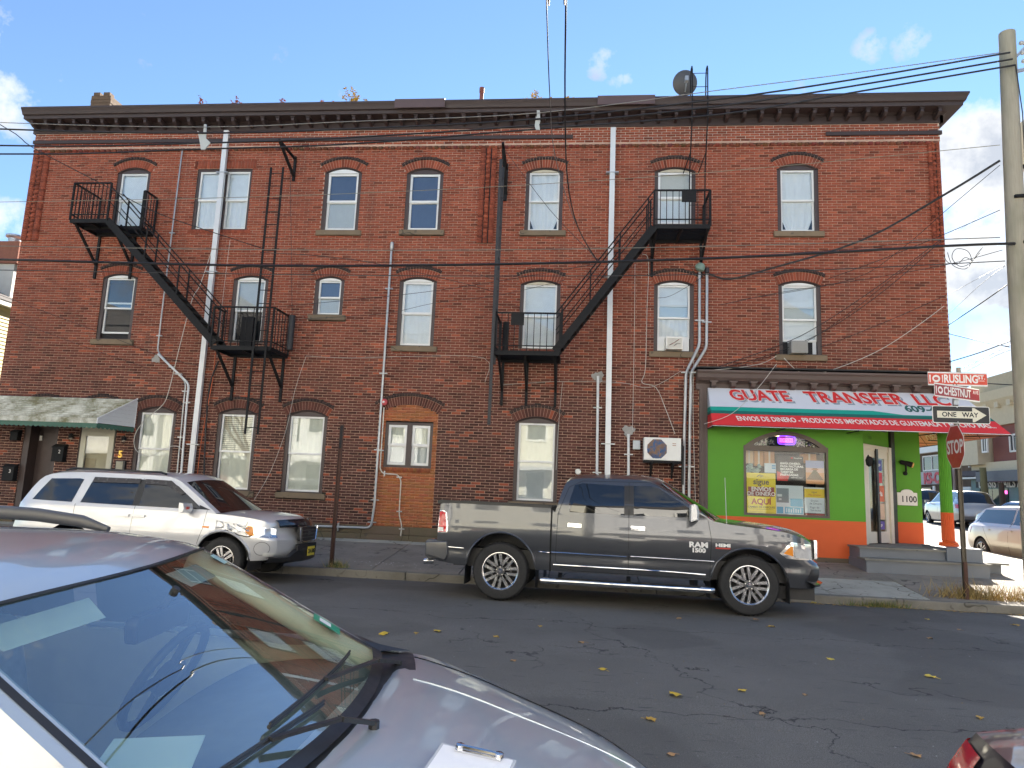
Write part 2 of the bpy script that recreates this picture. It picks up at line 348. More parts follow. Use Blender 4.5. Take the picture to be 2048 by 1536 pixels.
M_PANE = glass_thin('window_glass', (.93, .95, .95), 1.6); M_IRON = plain('black_iron', (.012, .012, .013), .68, .0, var=.4, scale=20, bump=.3, spec=.25); M_IRONG = plain('grey_iron', (.035, .035, .038), .6, .2, var=.3, scale=20)
M_WHITEMETAL = plain('white_aluminium', (.66, .67, .68), .42, .1, var=.06); M_GALV = plain('galvanised', (.42, .43, .44), .4, .6, var=.15); M_CABLE = plain('cable_black', (.016, .016, .018), .55); M_COAX = plain('coax_white', (.55, .53, .48), .5); M_ORWIRE = plain('orange_cord', (.55, .12, .04), .5)
M_CREAM = plain('cream_curtain', (.74, .72, .60), .9, var=.08); M_WCURT = plain('white_curtain', (.82, .83, .84), .9, var=.08); M_DARKIN = plain('dark_interior', (.02, .02, .022), .9)
M_RUBBER = plain('tyre_rubber', (.017, .017, .018), .75, var=.3, scale=12, bump=.1); M_BLACKPL = plain('black_plastic', (.02, .02, .022), .45, var=.3); M_CHROME = plain('chrome', (.75, .75, .76), .08, 1., var=.03); M_RIM = plain('machined_alloy', (.55, .55, .56), .22, .9, var=.05); M_RIMD = plain('grey_alloy', (.12, .12, .125), .35, .7, var=.1)
M_GLASSD = glass_dark('tinted_glass'); M_SEAM = plain('panel_gap', (.006, .006, .006), .9)
M_WHITE = plain('sign_white', (.78, .77, .72), .45, var=.05); M_RED = plain('sign_red', (.45, .035, .025), .4, var=.12); M_BLACK = plain('sign_black', (.02, .02, .02), .5); M_SIGNRED2 = plain('street_sign_red', (.62, .07, .03), .4)
# ---------------------------------------------------------------- ground, roads, sidewalks
def road_z(y): return sinterp(y, [(-.2, -.17), (.9, -.152), (3., -.045), (6.5, .03), (10.6, 0.), (12.7, -.05)])
def rise_z(y): return max(0., (y-12.7)*.034)
g = MB(); g.box(-900, 900, -900, 900, -1.4, -.9)
o = g.build('ground', concrete_mat('earth', (.12, .10, .07), .5, .4)); struct(o)
ys = [0.3+(12.7-.3)*i/24 for i in range(25)]; xs = [-90, -40, -20, -10, 0, 10.8, 16, 21.5, 40, 90]
g = MB(); g.grid([[(x, y, road_z(y)) for x in xs] for y in ys]); o = g.build('road', M_ASPH); struct(o)
g = MB(); yy = [12.7, 16, 20, 30, 50, 80, 160]; g.grid([[(x, y, -.05+rise_z(y)) for x in (10.8, 16, 21.5)] for y in yy]); g.grid([[(x, y, road_z(.3)) for x in (10.8, 16, 21.5)] for y in (-80, .3)])
o = g.build('cross_street', M_ASPH); struct(o)
def walk_z(y): return .09+(min(y, 16.)-12.88)*(.30/3.12)+max(0, y-16.)*.034
sw = MB(); sw.box(-90, 10.72, 12.9, 16.6, -.4, -.02); sw.box(7.9, 10.72, 16.6, 90, -.4, .1); sw.box(21.7, 24.5, 14, 120, -.4, .2)
sidewalk = sw.build('sidewalk', M_KERB); struct(sidewalk)
def slab(x0, x1, y0, y1, mat, gap=.012):
    m = MB(); j = lambda: random.uniform(-.003, .003); zs = [walk_z(y0)+j(), walk_z(y0)+j(), walk_z(y1)+j(), walk_z(y1)+j()]; e = gap/2
    P = [(x0+e, y0+e), (x1-e, y0+e), (x1-e, y1-e), (x0+e, y1-e)]; m.add([(x, y, z-.12) for (x, y), z in zip(P, zs)]+[(x, y, z) for (x, y), z in zip(P, zs)], [(4,5,6,7),(0,1,5,4),(1,2,6,5),(2,3,7,6),(3,0,4,7)])
    o = m.build('slab', mat, sidewalk); bevel_mesh(o.data, .008); return o
x = -20.0
rows = [12.9, 14.25, 15.62]
while x < 10.6:
    x1 = min(x+1.62, 10.7)
    slab(x, x1, rows[0], rows[1], M_WALK2 if 2.6 < (x+x1)/2 < 6.6 else M_WALK); slab(x, x1, rows[1], rows[2], M_WALK)
    if x1 < 2.7: slab(x, x1, rows[2], 16.02, M_WALK2)
    elif x1 < 7.8: slab(x, x1, rows[2], 16.1, M_WALK)
    else: slab(max(x, 7.9), x1, rows[2], 17.2, M_WALK2)
    x = x1
y = 17.2
while y < 60:
    slab(7.95, 9.3, y, y+1.6, M_WALK2); slab(9.3, 10.7, y, y+1.6, M_WALK2); y += 1.6
kb = MB(); kb.box(-90, 10.79, 12.72, 12.89, -.4, -.06); kerb = kb.build('kerb', M_KERB); struct(kerb)
x = -24.
while x < 10.6:
    x1 = min(x+random.uniform(1.9, 2.6), 10.78); m = MB(); dz = random.uniform(-.006, .006)
    m.box(x+.006, x1-.006, 12.705, 12.895, -.2, .088+dz); o = m.build('kerb_stone', M_KERB, kerb); bevel_mesh(o.data, .018, 2); x = x1
y = 12.9
while y < 60:
    m = MB(); m.add([(10.7, y, -.2), (10.85, y, -.2), (10.85, y+2.4, -.2), (10.7, y+2.4, -.2)]+[(a, b, walk_z(b)+.003 if b > 16 else walk_z(b)*.9) for a, b in ((10.7, y), (10.85, y), (10.85, y+2.4), (10.7, y+2.4))], [(4,5,6,7),(0,1,5,4),(1,2,6,5),(3,0,4,7)])
    o = m.build('kerb_stone', M_KERB, kerb); y += 2.41
ns = MB(); ns.box(-90, 10.5, -6, .18, -.6, -.03); ns.box(-90, 10.5, .18, .34, -.6, -.025); o = ns.build('near_sidewalk', M_WALK); struct(o)
fs_ = MB(); fs_.grid([[(x, y, .1+rise_z(y)) for x in (21.5, 21.52, 24.6)] for y in (13, 20, 40, 80, 120)]); o = fs_.build('far_sidewalk', M_WALK2); struct(o)

# ---------------------------------------------------------------- the brick building
YW = 16.0; XL, XR = -14.6, 8.0; CH, BL = .0639, .2164; ZTOP = 10.44
bld = empty('brick_building', (0, 0, 0)); tag(bld, 'three-storey red brick corner building with brown bracketed cornice', 'building')
def wcorners(p, Y=16.08):
    """TL TR BL BR pixel corners to a rectangle on the facade"""
    q = [onY(*c, Y) for c in p]; return ((q[0][0]+q[2][0])/2, (q[1][0]+q[3][0])/2, (q[2][1]+q[3][1])/2, (q[0][1]+q[1][1])/2)
#  name: corners, head, upper pane backing, lower pane backing, sill, split
WIN = {
 '3a': (((246,349),(299,349),(232,456),(286,457)), 'brown', 'pale', 'pale', False), '3c': (((659,349),(719,349),(650,461),(711,461)), 'white', 'sky', 'grey', True),
 '3d': (((822,350),(881,350),(816,460),(876,461)), 'brown', 'sky', 'sky', True), '3e': (((1060,347),(1120,347),(1056,461),(1117,462)), 'cream', 'white', 'white', True),
 '3f': (((1316,346),(1383,346),(1315,449),(1382,449)), 'cream', 'grey', 'pale', False), '3g': (((1560,342),(1626,342),(1561,463),(1629,463)), 'brown', 'white', 'white', True),
 '2a': (((217,557),(273,558),(202,678),(259,678)), 'white', 'dark', 'dark', True), '2b': (((477,562),(534,561),(465,682),(521,686)), 'white', 'grey', 'dark', False),
 '2c': (((640,563),(684,563),(635,629),(680,630)), 'white', 'sky', 'grey', True), '2d': (((808,565),(868,565),(800,691),(861,692)), 'white', 'white', 'white', True),
 '2e': (((1049,571),(1114,571),(1044,697),(1111,698)), 'cream', 'pale', 'white', False), '2f': (((1315,572),(1379,572),(1314,702),(1379,703)), 'white', 'pale', 'white', True),
 '2g': (((1563,572),(1632,574),(1564,708),(1633,710)), 'white', 'pale', 'pale', True),
 '1a': (((285,825),(350,827),(270,970),(334,971)), 'brown', 'cream', 'cream', True), '1b': (((447,828),(512,831),(431,977),(496,979)), 'brown', 'blinds', 'cream', True),
 '1c': (((584,833),(651,834),(570,982),(639,984)), 'brown', 'cream', 'cream', True), '1e': (((1038,846),(1109,848),(1033,1001),(1108,1002)), 'brown', 'cream', 'grey', True),
}
OPEN = []   # arched openings: x0, x1, z0, zspring, rise
def arch_geo(x0, x1, zs, rise):
    hw = (x1-x0)/2; R = (hw*hw+rise*rise)/(2*rise); xc = (x0+x1)/2; zc = zs+rise-R; return xc, zc, R, math.asin(hw/R)
RING1, RING2 = .20, .075
class Op:
    def __init__(s, x0, x1, z0, zs, rise, sill=True, ring=True, sillw=.10):
        s.x0, s.x1, s.z0, s.zs, s.rise, s.sill, s.ring, s.sillw = x0, x1, z0, zs, rise, sill, ring, sillw
        if rise > 0: s.xc, s.zc, s.R, s.th = arch_geo(x0, x1, zs, rise)
    def block(s, z):
        if s.sill and s.z0-.135 <= z < s.z0: return (s.x0-s.sillw, s.x1+s.sillw)
        if s.z0 <= z < s.zs: return (s.x0, s.x1)
        if s.rise > 0 and z >= s.zs:
            Ro = s.R+RING1+RING2; d = z-s.zc
            if d < Ro: h = min(d*math.tan(s.th), math.sqrt(Ro*Ro-d*d)); return (s.xc-h, s.xc+h)
        if s.rise <= 0 and s.ring and s.zs <= z < s.zs+.22: return (s.x0-.1, s.x1+.1)
        return None
OPS = {}
for k, (c, head, u, l, sill) in WIN.items():
    x0, x1, z0, z1 = wcorners(c); mgn = .085; OPS[k] = Op(x0-mgn, x1+mgn, z0-.03, z1+.012, .145 if head == 'brown' or k == '3c' else .105, sill)
x0, x1, z0, z1 = wcorners(((403,345),(503,345),(391,459),(492,459))); OPS['3b'] = Op(x0-.06, x1+.06, z0-.03, z1+.06, 0, False)
# doors at the left entrance
dx0, dx1 = onY(43, 900, 16)[0], onY(112, 900, 16)[0]; OPS['d1'] = Op(dx0, dx1, .42, 3.10, .16, False)
ex0, ex1 = onY(155, 900, 16)[0], onY(229, 900, 16)[0]; OPS['d2'] = Op(ex0, ex1, .42, 3.12, .16, False)
# wide bay bricked up in orange with a pair of small windows
bx0, bx1 = onY(748, 1000, 16)[0], onY(867, 1000, 16)[0]; bz1 = onY(875, 828, 16)[1]; OPS['bay'] = Op(bx0, bx1, .70, bz1, .20, False)
px0, px1, pz0, pz1 = wcorners(((771,845),(867,845),(766,934),(861,937)), 16.0)
# ---- bricks
STORE_X = 2.58; STORE_Z = 4.57; FOUND_Z = .70
bricks = []   # x0,x1,z0,z1,y,tone
mort = MB(); ZB = FOUND_Z
def subtract(iv, blk):
    out = []
    for a, b in iv:
        if blk[1] <= a or blk[0] >= b: out.append((a, b)); continue
        if blk[0] > a: out.append((a, blk[0]))
        if blk[1] < b: out.append((blk[1], b))
    return out
def sstep(t): t = min(1, max(0, t)); return t*t*(3-2*t)
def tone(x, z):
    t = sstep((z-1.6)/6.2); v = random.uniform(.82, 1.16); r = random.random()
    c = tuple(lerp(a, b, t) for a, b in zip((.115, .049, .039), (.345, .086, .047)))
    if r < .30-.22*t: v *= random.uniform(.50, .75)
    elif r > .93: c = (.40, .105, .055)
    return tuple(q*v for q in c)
def lay(a, b, z0, z1, row, y, tf, off=None):
    s = (row % 2)*BL/2+.07; k = math.floor((a-s)/BL)
    while True:
        u0 = s+k*BL; u1 = u0+BL; k += 1
        if u0 >= b: break
        c0, c1 = max(u0+.0055, a+.002), min(u1-.0055, b-.002)
        if c1-c0 < .025: continue
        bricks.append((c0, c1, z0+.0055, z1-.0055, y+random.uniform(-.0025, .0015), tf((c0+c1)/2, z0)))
row = 0; z = ZB
PIL = [(onY(1860, 400, 16)[0], XR-.02), (onY(958, 400, 16)[0], onY(990, 400, 16)[0]), (XL+.02, onY(88, 400, 16)[0])]
DENT_Z = onY(1226, 291, 16)[1]
while z < ZTOP-.01:
    z1 = min(z+CH, ZTOP); zm = (z+z1)/2
    iv = [(XL, XR)] if z > STORE_Z else [(XL, STORE_X)]
    for op in OPS.values():
        q = op.block(zm)
        if q: iv = subtract(iv, q)
    band = zm > DENT_Z+.06
    yy_ = YW-.05 if band else YW
    for a, b in iv:
        lay(a, b, z, z1, row, yy_, tone)
        mort.quad((a, yy_+.005, z), (b, yy_+.005, z), (b, yy_+.005, z1), (a, yy_+.005, z1), 1 if band else 0)
    # orange infill of the bay
    q = None; bay = OPS['bay']
    if bay.z0 <= zm < bay.zs: q = (bay.x0, bay.x1)
    elif zm >= bay.zs and zm-bay.zc < bay.R: h = math.sqrt(bay.R**2-(zm-bay.zc)**2); q = (bay.xc-h, bay.xc+h)
    if q:
        iv2 = [q]
        if pz0-.09 < zm < pz1: iv2 = subtract(iv2, (px0, px1))
        for a, b in iv2:
            lay(a, b, z, z1, row, YW+.012, lambda x, z: tuple(c*random.uniform(.86, 1.12) for c in (.46, .16, .065)))
            mort.quad((a, YW+.02, z), (b, YW+.02, z), (b, YW+.02, z1), (a, YW+.02, z1), 2)
    row += 1; z = z1
# soldier sill under the small pair
for i in range(14):
    a = px0+(px1-px0)*i/14; b = px0+(px1-px0)*(i+1)/14; bricks.append((a+.004, b-.004, pz0-.1, pz0-.004, YW-.006, tuple(c*random.uniform(.85, 1.1) for c in (.34, .105, .045))))
mort.quad((px0, YW+.02, pz0-.1), (px1, YW+.02, pz0-.1), (px1, YW+.02, pz0), (px0, YW+.02, pz0), 2)
# dog-toothed pilaster strips at the ends and the middle of the top storey
PZ0 = onY(1226, 488, 16)[1]
for (a, b) in PIL:
    zc_ = PZ0; r_ = 0; wd = (b-a)
    while zc_ < DENT_Z-.06:
        for j, (u, v, dy) in enumerate(((0, .30, -.055), (.36, .62, -.028 if r_ % 2 else -.06), (.70, 1.0, -.055))):
            bricks.append((a+wd*u, a+wd*v, zc_+.004, zc_+CH-.004, YW+dy, tone(0, 7.5)))
        zc_ += CH; r_ += 1
    mort.box(a+.01, b-.01, YW-.02, YW+.004, PZ0-.0, DENT_Z-.06, 3)
# brick dentil course
n_d = int((XR-XL)/.158)
for i in range(n_d):
    a = XL+.158*i; bricks.append((a+.01, a+.105, DENT_Z-.055, DENT_Z+.005, YW-.062, tuple(c*random.uniform(.6, 1.1) for c in (.24, .075, .048))))
mort.box(XL, XR, YW-.046, YW+.004, DENT_Z+.008, DENT_Z+.055, 0)
# brick arches
def add_arch(op, n, dark=True, soot=1.0):
    """voussoirs and the row of dark headers above, as one part"""
    vs_, fs__, cols = [], [], []; mb = MB(); xc, zc, R, th = op.xc, op.zc, op.R, op.th
    def wedge(r0, r1, a0, a1, y, col):
        P = [(xc+r*math.sin(a), zc+r*math.cos(a)) for r, a in ((r0, a0), (r0, a1), (r1, a1), (r1, a0))]
        o_ = len(vs_); vs_.extend([(p[0], y, p[1]) for p in P]+[(p[0], y+.05, p[1]) for p in P]); cols.extend([col]*8)
        fs__.extend([tuple(o_+i for i in f) for f in ((0,1,2,3),(0,4,5,1),(1,5,6,2),(2,6,7,3),(3,7,4,0))])
    for i in range(n):
        a0 = -th+2*th*i/n; a1 = -th+2*th*(i+1)/n; e = .004/R; v = random.uniform(.9, 1.1)*.92
        wedge(R+.002, R+RING1-.004, a0+e, a1-e, YW-.004, tuple(c*v for c in tone(0, op.zs)))
        wedge(R+RING1+.004, R+RING1+RING2, a0+e*1.2, a1-e*1.2, YW-.028, (.045, .036, .036))
        am = (a0+a1)/2; wedge(R+RING1+.02, R+RING1+RING2-.012, am-(a1-a0)*.24, am+(a1-a0)*.24, YW-.040, (.085, .055, .048))
    me = bpy.data.meshes.new('brick_arch'); me.from_pydata(vs_, [], fs__); ca = me.color_attributes.new('tone', 'FLOAT_COLOR', 'POINT'); ca.data.foreach_set('color', [q for c in cols for q in (*c, 1)]); me.materials.append(M_BRICK)
    bm = bmesh.new(); bm.from_mesh(me); bmesh.ops.recalc_face_normals(bm, faces=bm.faces); bm.to_mesh(me); bm.free()
    stuff(inst('brick_arch', me, bld))
    k = 24; pts = [(xc+R*math.sin(a), zc+R*math.cos(a)) for a in [-th+2*th*i/k for i in range(k+1)]]; po = [(xc+(R+RING1+RING2-.006)*math.sin(a), zc+(R+RING1+RING2-.006)*math.cos(a)) for a in [-th+2*th*i/k for i in range(k+1)]]
    for i in range(k): mort.quad((pts[i][0], YW+.003, pts[i][1]), (pts[i+1][0], YW+.003, pts[i+1][1]), (po[i+1][0], YW+.003, po[i+1][1]), (po[i][0], YW+.003, po[i][1]), 0)
for k, op in OPS.items():
    if op.rise > 0: add_arch(op, 26 if k == 'bay' else 13 if k == '2c' else 16, soot=.62 if k[0] in '1db' else 1.)
o3 = OPS['3b']
for i in range(20):
    a = o3.x0-.1+(o3.x1-o3.x0+.2)*i/20; b = a+(o3.x1-o3.x0+.2)/20; bricks.append((a+.004, b-.004, o3.zs+.01, o3.zs+.21, YW-.004, tone(0, 8)))
    bricks.append((a+.004, b-.004, o3.z0-.09, o3.z0-.004, YW-.004, tone(0, 8)))
mort.quad((o3.x0-.1, YW+.004, o3.zs), (o3.x1+.1, YW+.004, o3.zs), (o3.x1+.1, YW+.004, o3.zs+.22), (o3.x0-.1, YW+.004, o3.zs+.22), 0)
mort.build('mortar', [M_MORTAR, M_MORTAR_W, M_MORTAR_O, M_DARKIN], bld)
# the 300 bricks that show largest stay single objects, the rest is one mesh
def vis_key(b):
    xm, zm = (b[0]+b[1])/2, (b[2]+b[3])/2
    if zm < 2.05 or zm > 4.6 or not (-2.6 < xm < 2.4) or b[1]-b[0] < .19 or abs(b[1]-b[0]-(BL-.011)) > .003 or b[4] > YW+.003 or b[4] < YW-.003: return 1e9
    return xm*xm+YW*YW+(zm-CAM_H)**2
order = sorted(range(len(bricks)), key=lambda i: vis_key(bricks[i])); single = [i for i in order[:300] if vis_key(bricks[i]) < 1e8]; sset = set(single)
def brick_mesh(rows_, name, local=False):
    n = len(rows_); A = np.array([(b[0], b[1], b[2], b[3], b[4]) for b in rows_]); x0, x1, z0, z1, y0 = A.T; y1 = np.where(y0 < YW-.01, y0+.06, y0+.016)
    V = np.stack([np.stack(q, -1) for q in ((x0,y0,z0),(x1,y0,z0),(x1,y0,z1),(x0,y0,z1),(x0,y1,z0),(x1,y1,z0),(x1,y1,z1),(x0,y1,z1))], 1).reshape(-1, 3)
    f = np.array([(0,1,2,3),(1,5,6,2),(4,0,3,7),(3,2,6,7),(4,5,1,0)]); Fc = (f[None]+8*np.arange(n)[:, None, None]).reshape(-1, 4)
    me = bpy.data.meshes.new(name); me.vertices.add(len(V)); me.vertices.foreach_set('co', V.ravel()); me.loops.add(Fc.size); me.loops.foreach_set('vertex_index', Fc.ravel().astype(np.int32))
    me.polygons.add(len(Fc)); me.polygons.foreach_set('loop_start', np.arange(0, Fc.size, 4, dtype=np.int32)); me.update(calc_edges=True)
    ca = me.color_attributes.new('tone', 'FLOAT_COLOR', 'POINT'); T = np.repeat(np.array([(*b[5], 1.) for b in rows_]), 8, 0); ca.data.foreach_set('color', T.ravel()); me.materials.append(M_BRICK); return me
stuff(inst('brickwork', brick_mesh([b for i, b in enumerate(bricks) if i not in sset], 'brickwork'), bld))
proto = []
for k_ in (.55, .75, .85, .92, 1., 1.08, 1.16):
    c = tuple(q*k_ for q in (.145, .054, .041)); me = brick_mesh([(-(BL-.011)/2, (BL-.011)/2, -(CH-.011)/2, (CH-.011)/2, 0, c)], 'brick'); proto.append((c, me))
    for v in me.vertices:
        v.co.y = .016 if v.co.y > .02 else v.co.y
for i in single:
    b = bricks[i]; c = b[5]; me = min(proto, key=lambda q: sum((u-v)**2 for u, v in zip(q[0], c)))[1]
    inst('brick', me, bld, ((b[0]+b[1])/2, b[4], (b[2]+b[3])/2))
# foundation stones, core, side wall, roof
xx = XL
while xx < STORE_X-.05:
    w_ = random.uniform(.9, 1.7); x1 = min(xx+w_, STORE_X-.02); blocked = any(OPS[d].x0-.02 < (xx+x1)/2 < OPS[d].x1+.02 for d in ('d1', 'd2'))
    if not blocked:
        m = MB(); m.box(xx+.004, x1-.004, YW-.025, YW+.2, .52, FOUND_Z); o = m.build('foundation_stone', M_FOUND, bld); bevel_mesh(o.data, .006)
        m = MB(); m.box(xx+.004, x1-.004, YW-.045, YW+.2, .2, .516); o = m.build('foundation_stone', M_FOUND, bld); bevel_mesh(o.data, .008)
    xx = x1
b_ = NB('side_brick'); bt = b_.n('ShaderNodeTexBrick'); cm = b_.coord('Object', None, (math.pi/2, 0, math.pi/2)); b_.l(cm, bt.inputs['Vector']); bt.inputs['Scale'].default_value = 1.; bt.inputs['Brick Width'].default_value = .216; bt.inputs['Row Height'].default_value = .064; bt.inputs['Mortar Size'].default_value = .004
bt.inputs['Color1'].default_value = (.22, .06, .04, 1); bt.inputs['Color2'].default_value = (.13, .045, .035, 1); bt.inputs['Mortar'].default_value = (.4, .25, .18, 1); b_.p(Base_Color=bt.outputs[0], Roughness=.9); M_SIDE = b_.m
m = MB(); m.box(XR-.3, XR-.005, YW+.03, 26, 4.4, ZTOP); m.box(XR-.3, XR-.005, 19.2, 26, .3, 4.4); m.build('side_wall', M_SIDE, bld)
m = MB(); m.box(XL+.005, XR-.31, YW+.42, 26, 4.6, ZTOP+.2); m.box(XL+.005, 5.2, YW+.42, 26, .2, 4.6); m.box(XL+.005, XL+.25, YW+.03, YW+.42, .2, ZTOP); m.build('core', M_DARKIN, bld)
m = MB(); m.box(XL-.05, XR+.1, YW-.3, 26.1, ZTOP+.34, ZTOP+.42); m.build('roof', plain('roof_tar', (.04, .04, .04), .9), bld)
# ---- windows
BACK = {'white': M_WCURT, 'cream': M_CREAM, 'pale': plain('pale_shade', (.80, .83, .86), .8), 'grey': plain('grey_shade', (.50, .51, .50), .8), 'dark': M_DARKIN, 'sky': plain('dark_room', (.06, .08, .14), .8), 'blinds': plain('ivory_blind', (.60, .57, .44), .8)}
HEADM = {'brown': M_BROWN, 'white': M_VINYL, 'cream': plain('weathered_head', (.52, .47, .36), .8, var=.3, scale=12)}
def sash(parent, x0, x1, z0, z1, y, fr, mat):
    m = MB()
    for a in ((x0, x0+fr, z0, z1), (x1-fr, x1, z0, z1), (x0+fr, x1-fr, z0, z0+fr), (x0+fr, x1-fr, z1-fr, z1)): m.box(a[0], a[1], y, y+.035, a[2], a[3])
    s = m.build('sash', mat, parent); return s
def curtain(parent, x0, x1, z0, z1, y, mat, folds=5, amp=.012, tieback=False):
    rows_ = []
    for j in range(9):
        t = j/8; r_ = []
        for i in range(folds*6+1):
            u = i/(folds*6); xx_ = lerp(x0, x1, u)
            if tieback and t < .5: xx_ = lerp(x0, x1, .5+(u-.5)*(.62+.76*t))
            r_.append((xx_, y+amp*math.sin(u*folds*2*math.pi+t), lerp(z0, z1, t)))
        rows_.append(r_)
    m = MB(); m.grid(rows_); return m.build('curtain', mat, parent, smooth=60, fix=False)
def blind(parent, x0, x1, z0, z1, y, mat):
    m = MB(); n = int((z1-z0)/.045)
    for i in range(n): zz = z0+(z1-z0)*(i+.5)/n; m.add([(x0, y, zz-.019), (x1, y, zz-.019), (x1, y+.012, zz+.019), (x0, y+.012, zz+.019)], [(0,1,2,3)])
    return m.build('blind', mat, parent, fix=False)
def window(k, rect, op, head, up, lo, sill, fr=.045, arched_white=False, lower_open=0.0, split=.5):
    x0, x1, z0, z1 = rect; m = MB()
    ya, yb = YW+.025, YW+.15
    m.box(op.x0, x0, ya, yb, op.z0, z1); m.box(x1, op.x1, ya, yb, op.z0, z1); m.box(x0, x1, ya+.01, yb, op.z0, z0)
    pts = [(op.x1, z1), (op.x0, z1), (op.x0, op.zs)]
    if op.rise > 0:
        n = 14; pts += [(op.xc+op.R*math.sin(a), op.zc+op.R*math.cos(a)) for a in [-op.th+2*op.th*i/n for i in range(1, n)]]
    pts += [(op.x1, op.zs)]
    m.prism(pts, 'y', ya+.012, yb); w_ = m.build('window', M_BROWN, bld)
    if op.rise > 0:      # moulded rim under the arch
        m = MB(); n = 14; P = [Vector((op.xc+(op.R-.022)*math.sin(a), ya-.004, op.zc+(op.R-.022)*math.cos(a))) for a in [-op.th*.97+2*op.th*.97*i/n for i in range(n+1)]]; m.tube(P, .02, 6); m.build('arch_moulding', M_BROWN, w_, 60)
        if head != 'brown':
            m = MB(); r2 = op.R-.05; P = [(op.xc+r2*math.sin(a), op.zc+r2*math.cos(a)) for a in [-op.th*.86+2*op.th*.86*i/n for i in range(n+1)]]; P = [p for p in P if p[1] > z1+.004]
            if len(P) > 2: m.prism([(P[-1][0], z1), (P[0][0], z1)]+P, 'y', ya+.004, ya+.014); m.build('head_panel', HEADM[head], w_)
    zm = lerp(z0, z1, split)
    sash(w_, x0, x1, zm-.02, z1, YW+.055, fr, M_VINYL); s2 = sash(w_, x0, x1, z0+lower_open, zm+.02+lower_open, YW+.085, fr, M_VINYL)
    for a, b, y in ((zm+.02, z1-fr, YW+.075), (z0+fr+lower_open, zm-.0+lower_open, YW+.105)):
        m = MB(); m.box(x0+fr*.8, x1-fr*.8, y, y+.005, a, b); m.build('pane', M_PANE, w_)
    m = MB()
    for a, b, mt in ((zm, z1, up), (z0, zm, lo)):
        if mt in ('white', 'cream'): curtain(w_, x0+.01, x1-.01, a, b, YW+.128, BACK[mt], random.choice((3, 4, 5)), .012, tieback=(k in ('3e', '3g') and b == zm))
        elif mt == 'blinds': blind(w_, x0+.01, x1-.01, a, b, YW+.14, BACK[mt])
        else:
            q = MB(); q.box(x0, x1, YW+.125, YW+.13, a, b); q.build('shade', BACK[mt], w_)
    q = MB(); q.box(op.x0-.05, op.x1+.05, YW+.30, YW+.31, op.z0-.1, op.zs+.3); q.build('room_back', M_DARKIN, w_)
    if sill:
        q = MB(); q.box(op.x0-.098, op.x1+.098, YW-.055, YW+.16, op.z0-.133, op.z0-.003); s_ = q.build('sill', M_SILL, w_); bevel_mesh(s_.data, .008)
    return w_
for k, (c, head, u, l, sill) in WIN.items():
    window(k, wcorners(c), OPS[k], head, u, l, sill, lower_open=.14 if k == '2a' else .30 if k in ('2g', '2f') else 0., fr=.055 if k in ('3c', '3d', '3f', '2d') else .042)
x0, x1, z0, z1 = wcorners(((403,345),(503,345),(391,459),(492,459))); o3 = OPS['3b']; mid = (x0+x1)/2
class _F: pass
for (a, b) in ((x0, mid-.065), (mid+.065, x1)):
    f_ = _F(); f_.x0, f_.x1, f_.z0, f_.zs, f_.rise = (o3.x0 if a == x0 else mid), (mid if a == x0 else o3.x1), o3.z0, o3.zs, 0
    window('3b', (a, b, z0, z1), f_, 'brown', 'pale', 'white', False)
pm = (px0+px1)/2
for (a, b) in ((px0, pm), (pm, px1)):
    f_ = _F(); f_.x0, f_.x1, f_.z0, f_.zs, f_.rise = a, b, pz0, pz1, 0
    window('1d', (a+.07, b-.05 if a == px0 else b-.07, pz0+.06, pz1-.06), f_, 'brown', 'cream', 'grey', False, fr=.06)
# ---- cornice
Zc = lambda y, Y: float(onY(1226, y, Y)[1])
prof = [(16.02, 10.42), (15.92, 10.42), (15.92, 10.60), (15.88, 10.62), (15.84, 10.64), (15.56, 10.64), (15.55, 10.72), (15.50, 10.73), (15.47, 10.80), (15.43, 10.86), (15.43, 10.90), (16.02, 10.92)]
m = MB(); m.prism(prof, 'x', XL-.06, XR+.02)
for sx, xe in ((1, XR+.02),):   # return along the cross street
    q = [((xe+sx*.72*(16.0-y_)), z) for y_, z in prof]
    m.prism(q, 'y', 15.92, 17.0)
    ring0 = [(xe, y_, z) for y_, z in prof]; ring1 = [(xe+sx*.72*(16.0-y_), y_, z) for y_, z in prof]; ring2 = [(xe+sx*.72*(16.0-y_), 15.92, z) for y_, z in prof]
    m.grid([ring0, ring1]); m.grid([ring1, ring2])
cor = m.build('cornice', M_CORN, bld)
m = MB(); m.box(-.052, .052, 0, .30, .055, .085); m.prism([(0.02, .055), (.02, -.01), (.10, -.06), (.22, -.08), (.30, -.08), (.30, .055)], 'x', -.036, .036); me_br = m.mesh('bracket', M_CORN)
n_b = 58
for i in range(n_b): inst('bracket', me_br, cor, (XL+.12+(XR-XL-.24)*i/(n_b-1), 15.60, 10.552))
m = MB(); zb0, zb1 = onY(1226, 277, 15.95)[1], onY(1226, 270, 15.95)[1]
m.box(XL-.01, onY(1146, 275, 16)[0], 15.90, 15.948, zb0, zb1); m.box(onY(1650, 275, 16)[0], XR+.03, 15.90, 15.948, zb0, zb1); m.build('belt_board', M_CORN, cor)
for a, b in ((790, 890), (1195, 1310)):   # sheet-metal patches on the crown
    m = MB(); m.box(onY(a, 205, 15.43)[0], onY(b, 205, 15.43)[0], 15.405, 15.425, 10.70, 10.925); m.build('patch_panel', plain('brown_sheet', (.10, .062, .058), .45), cor)
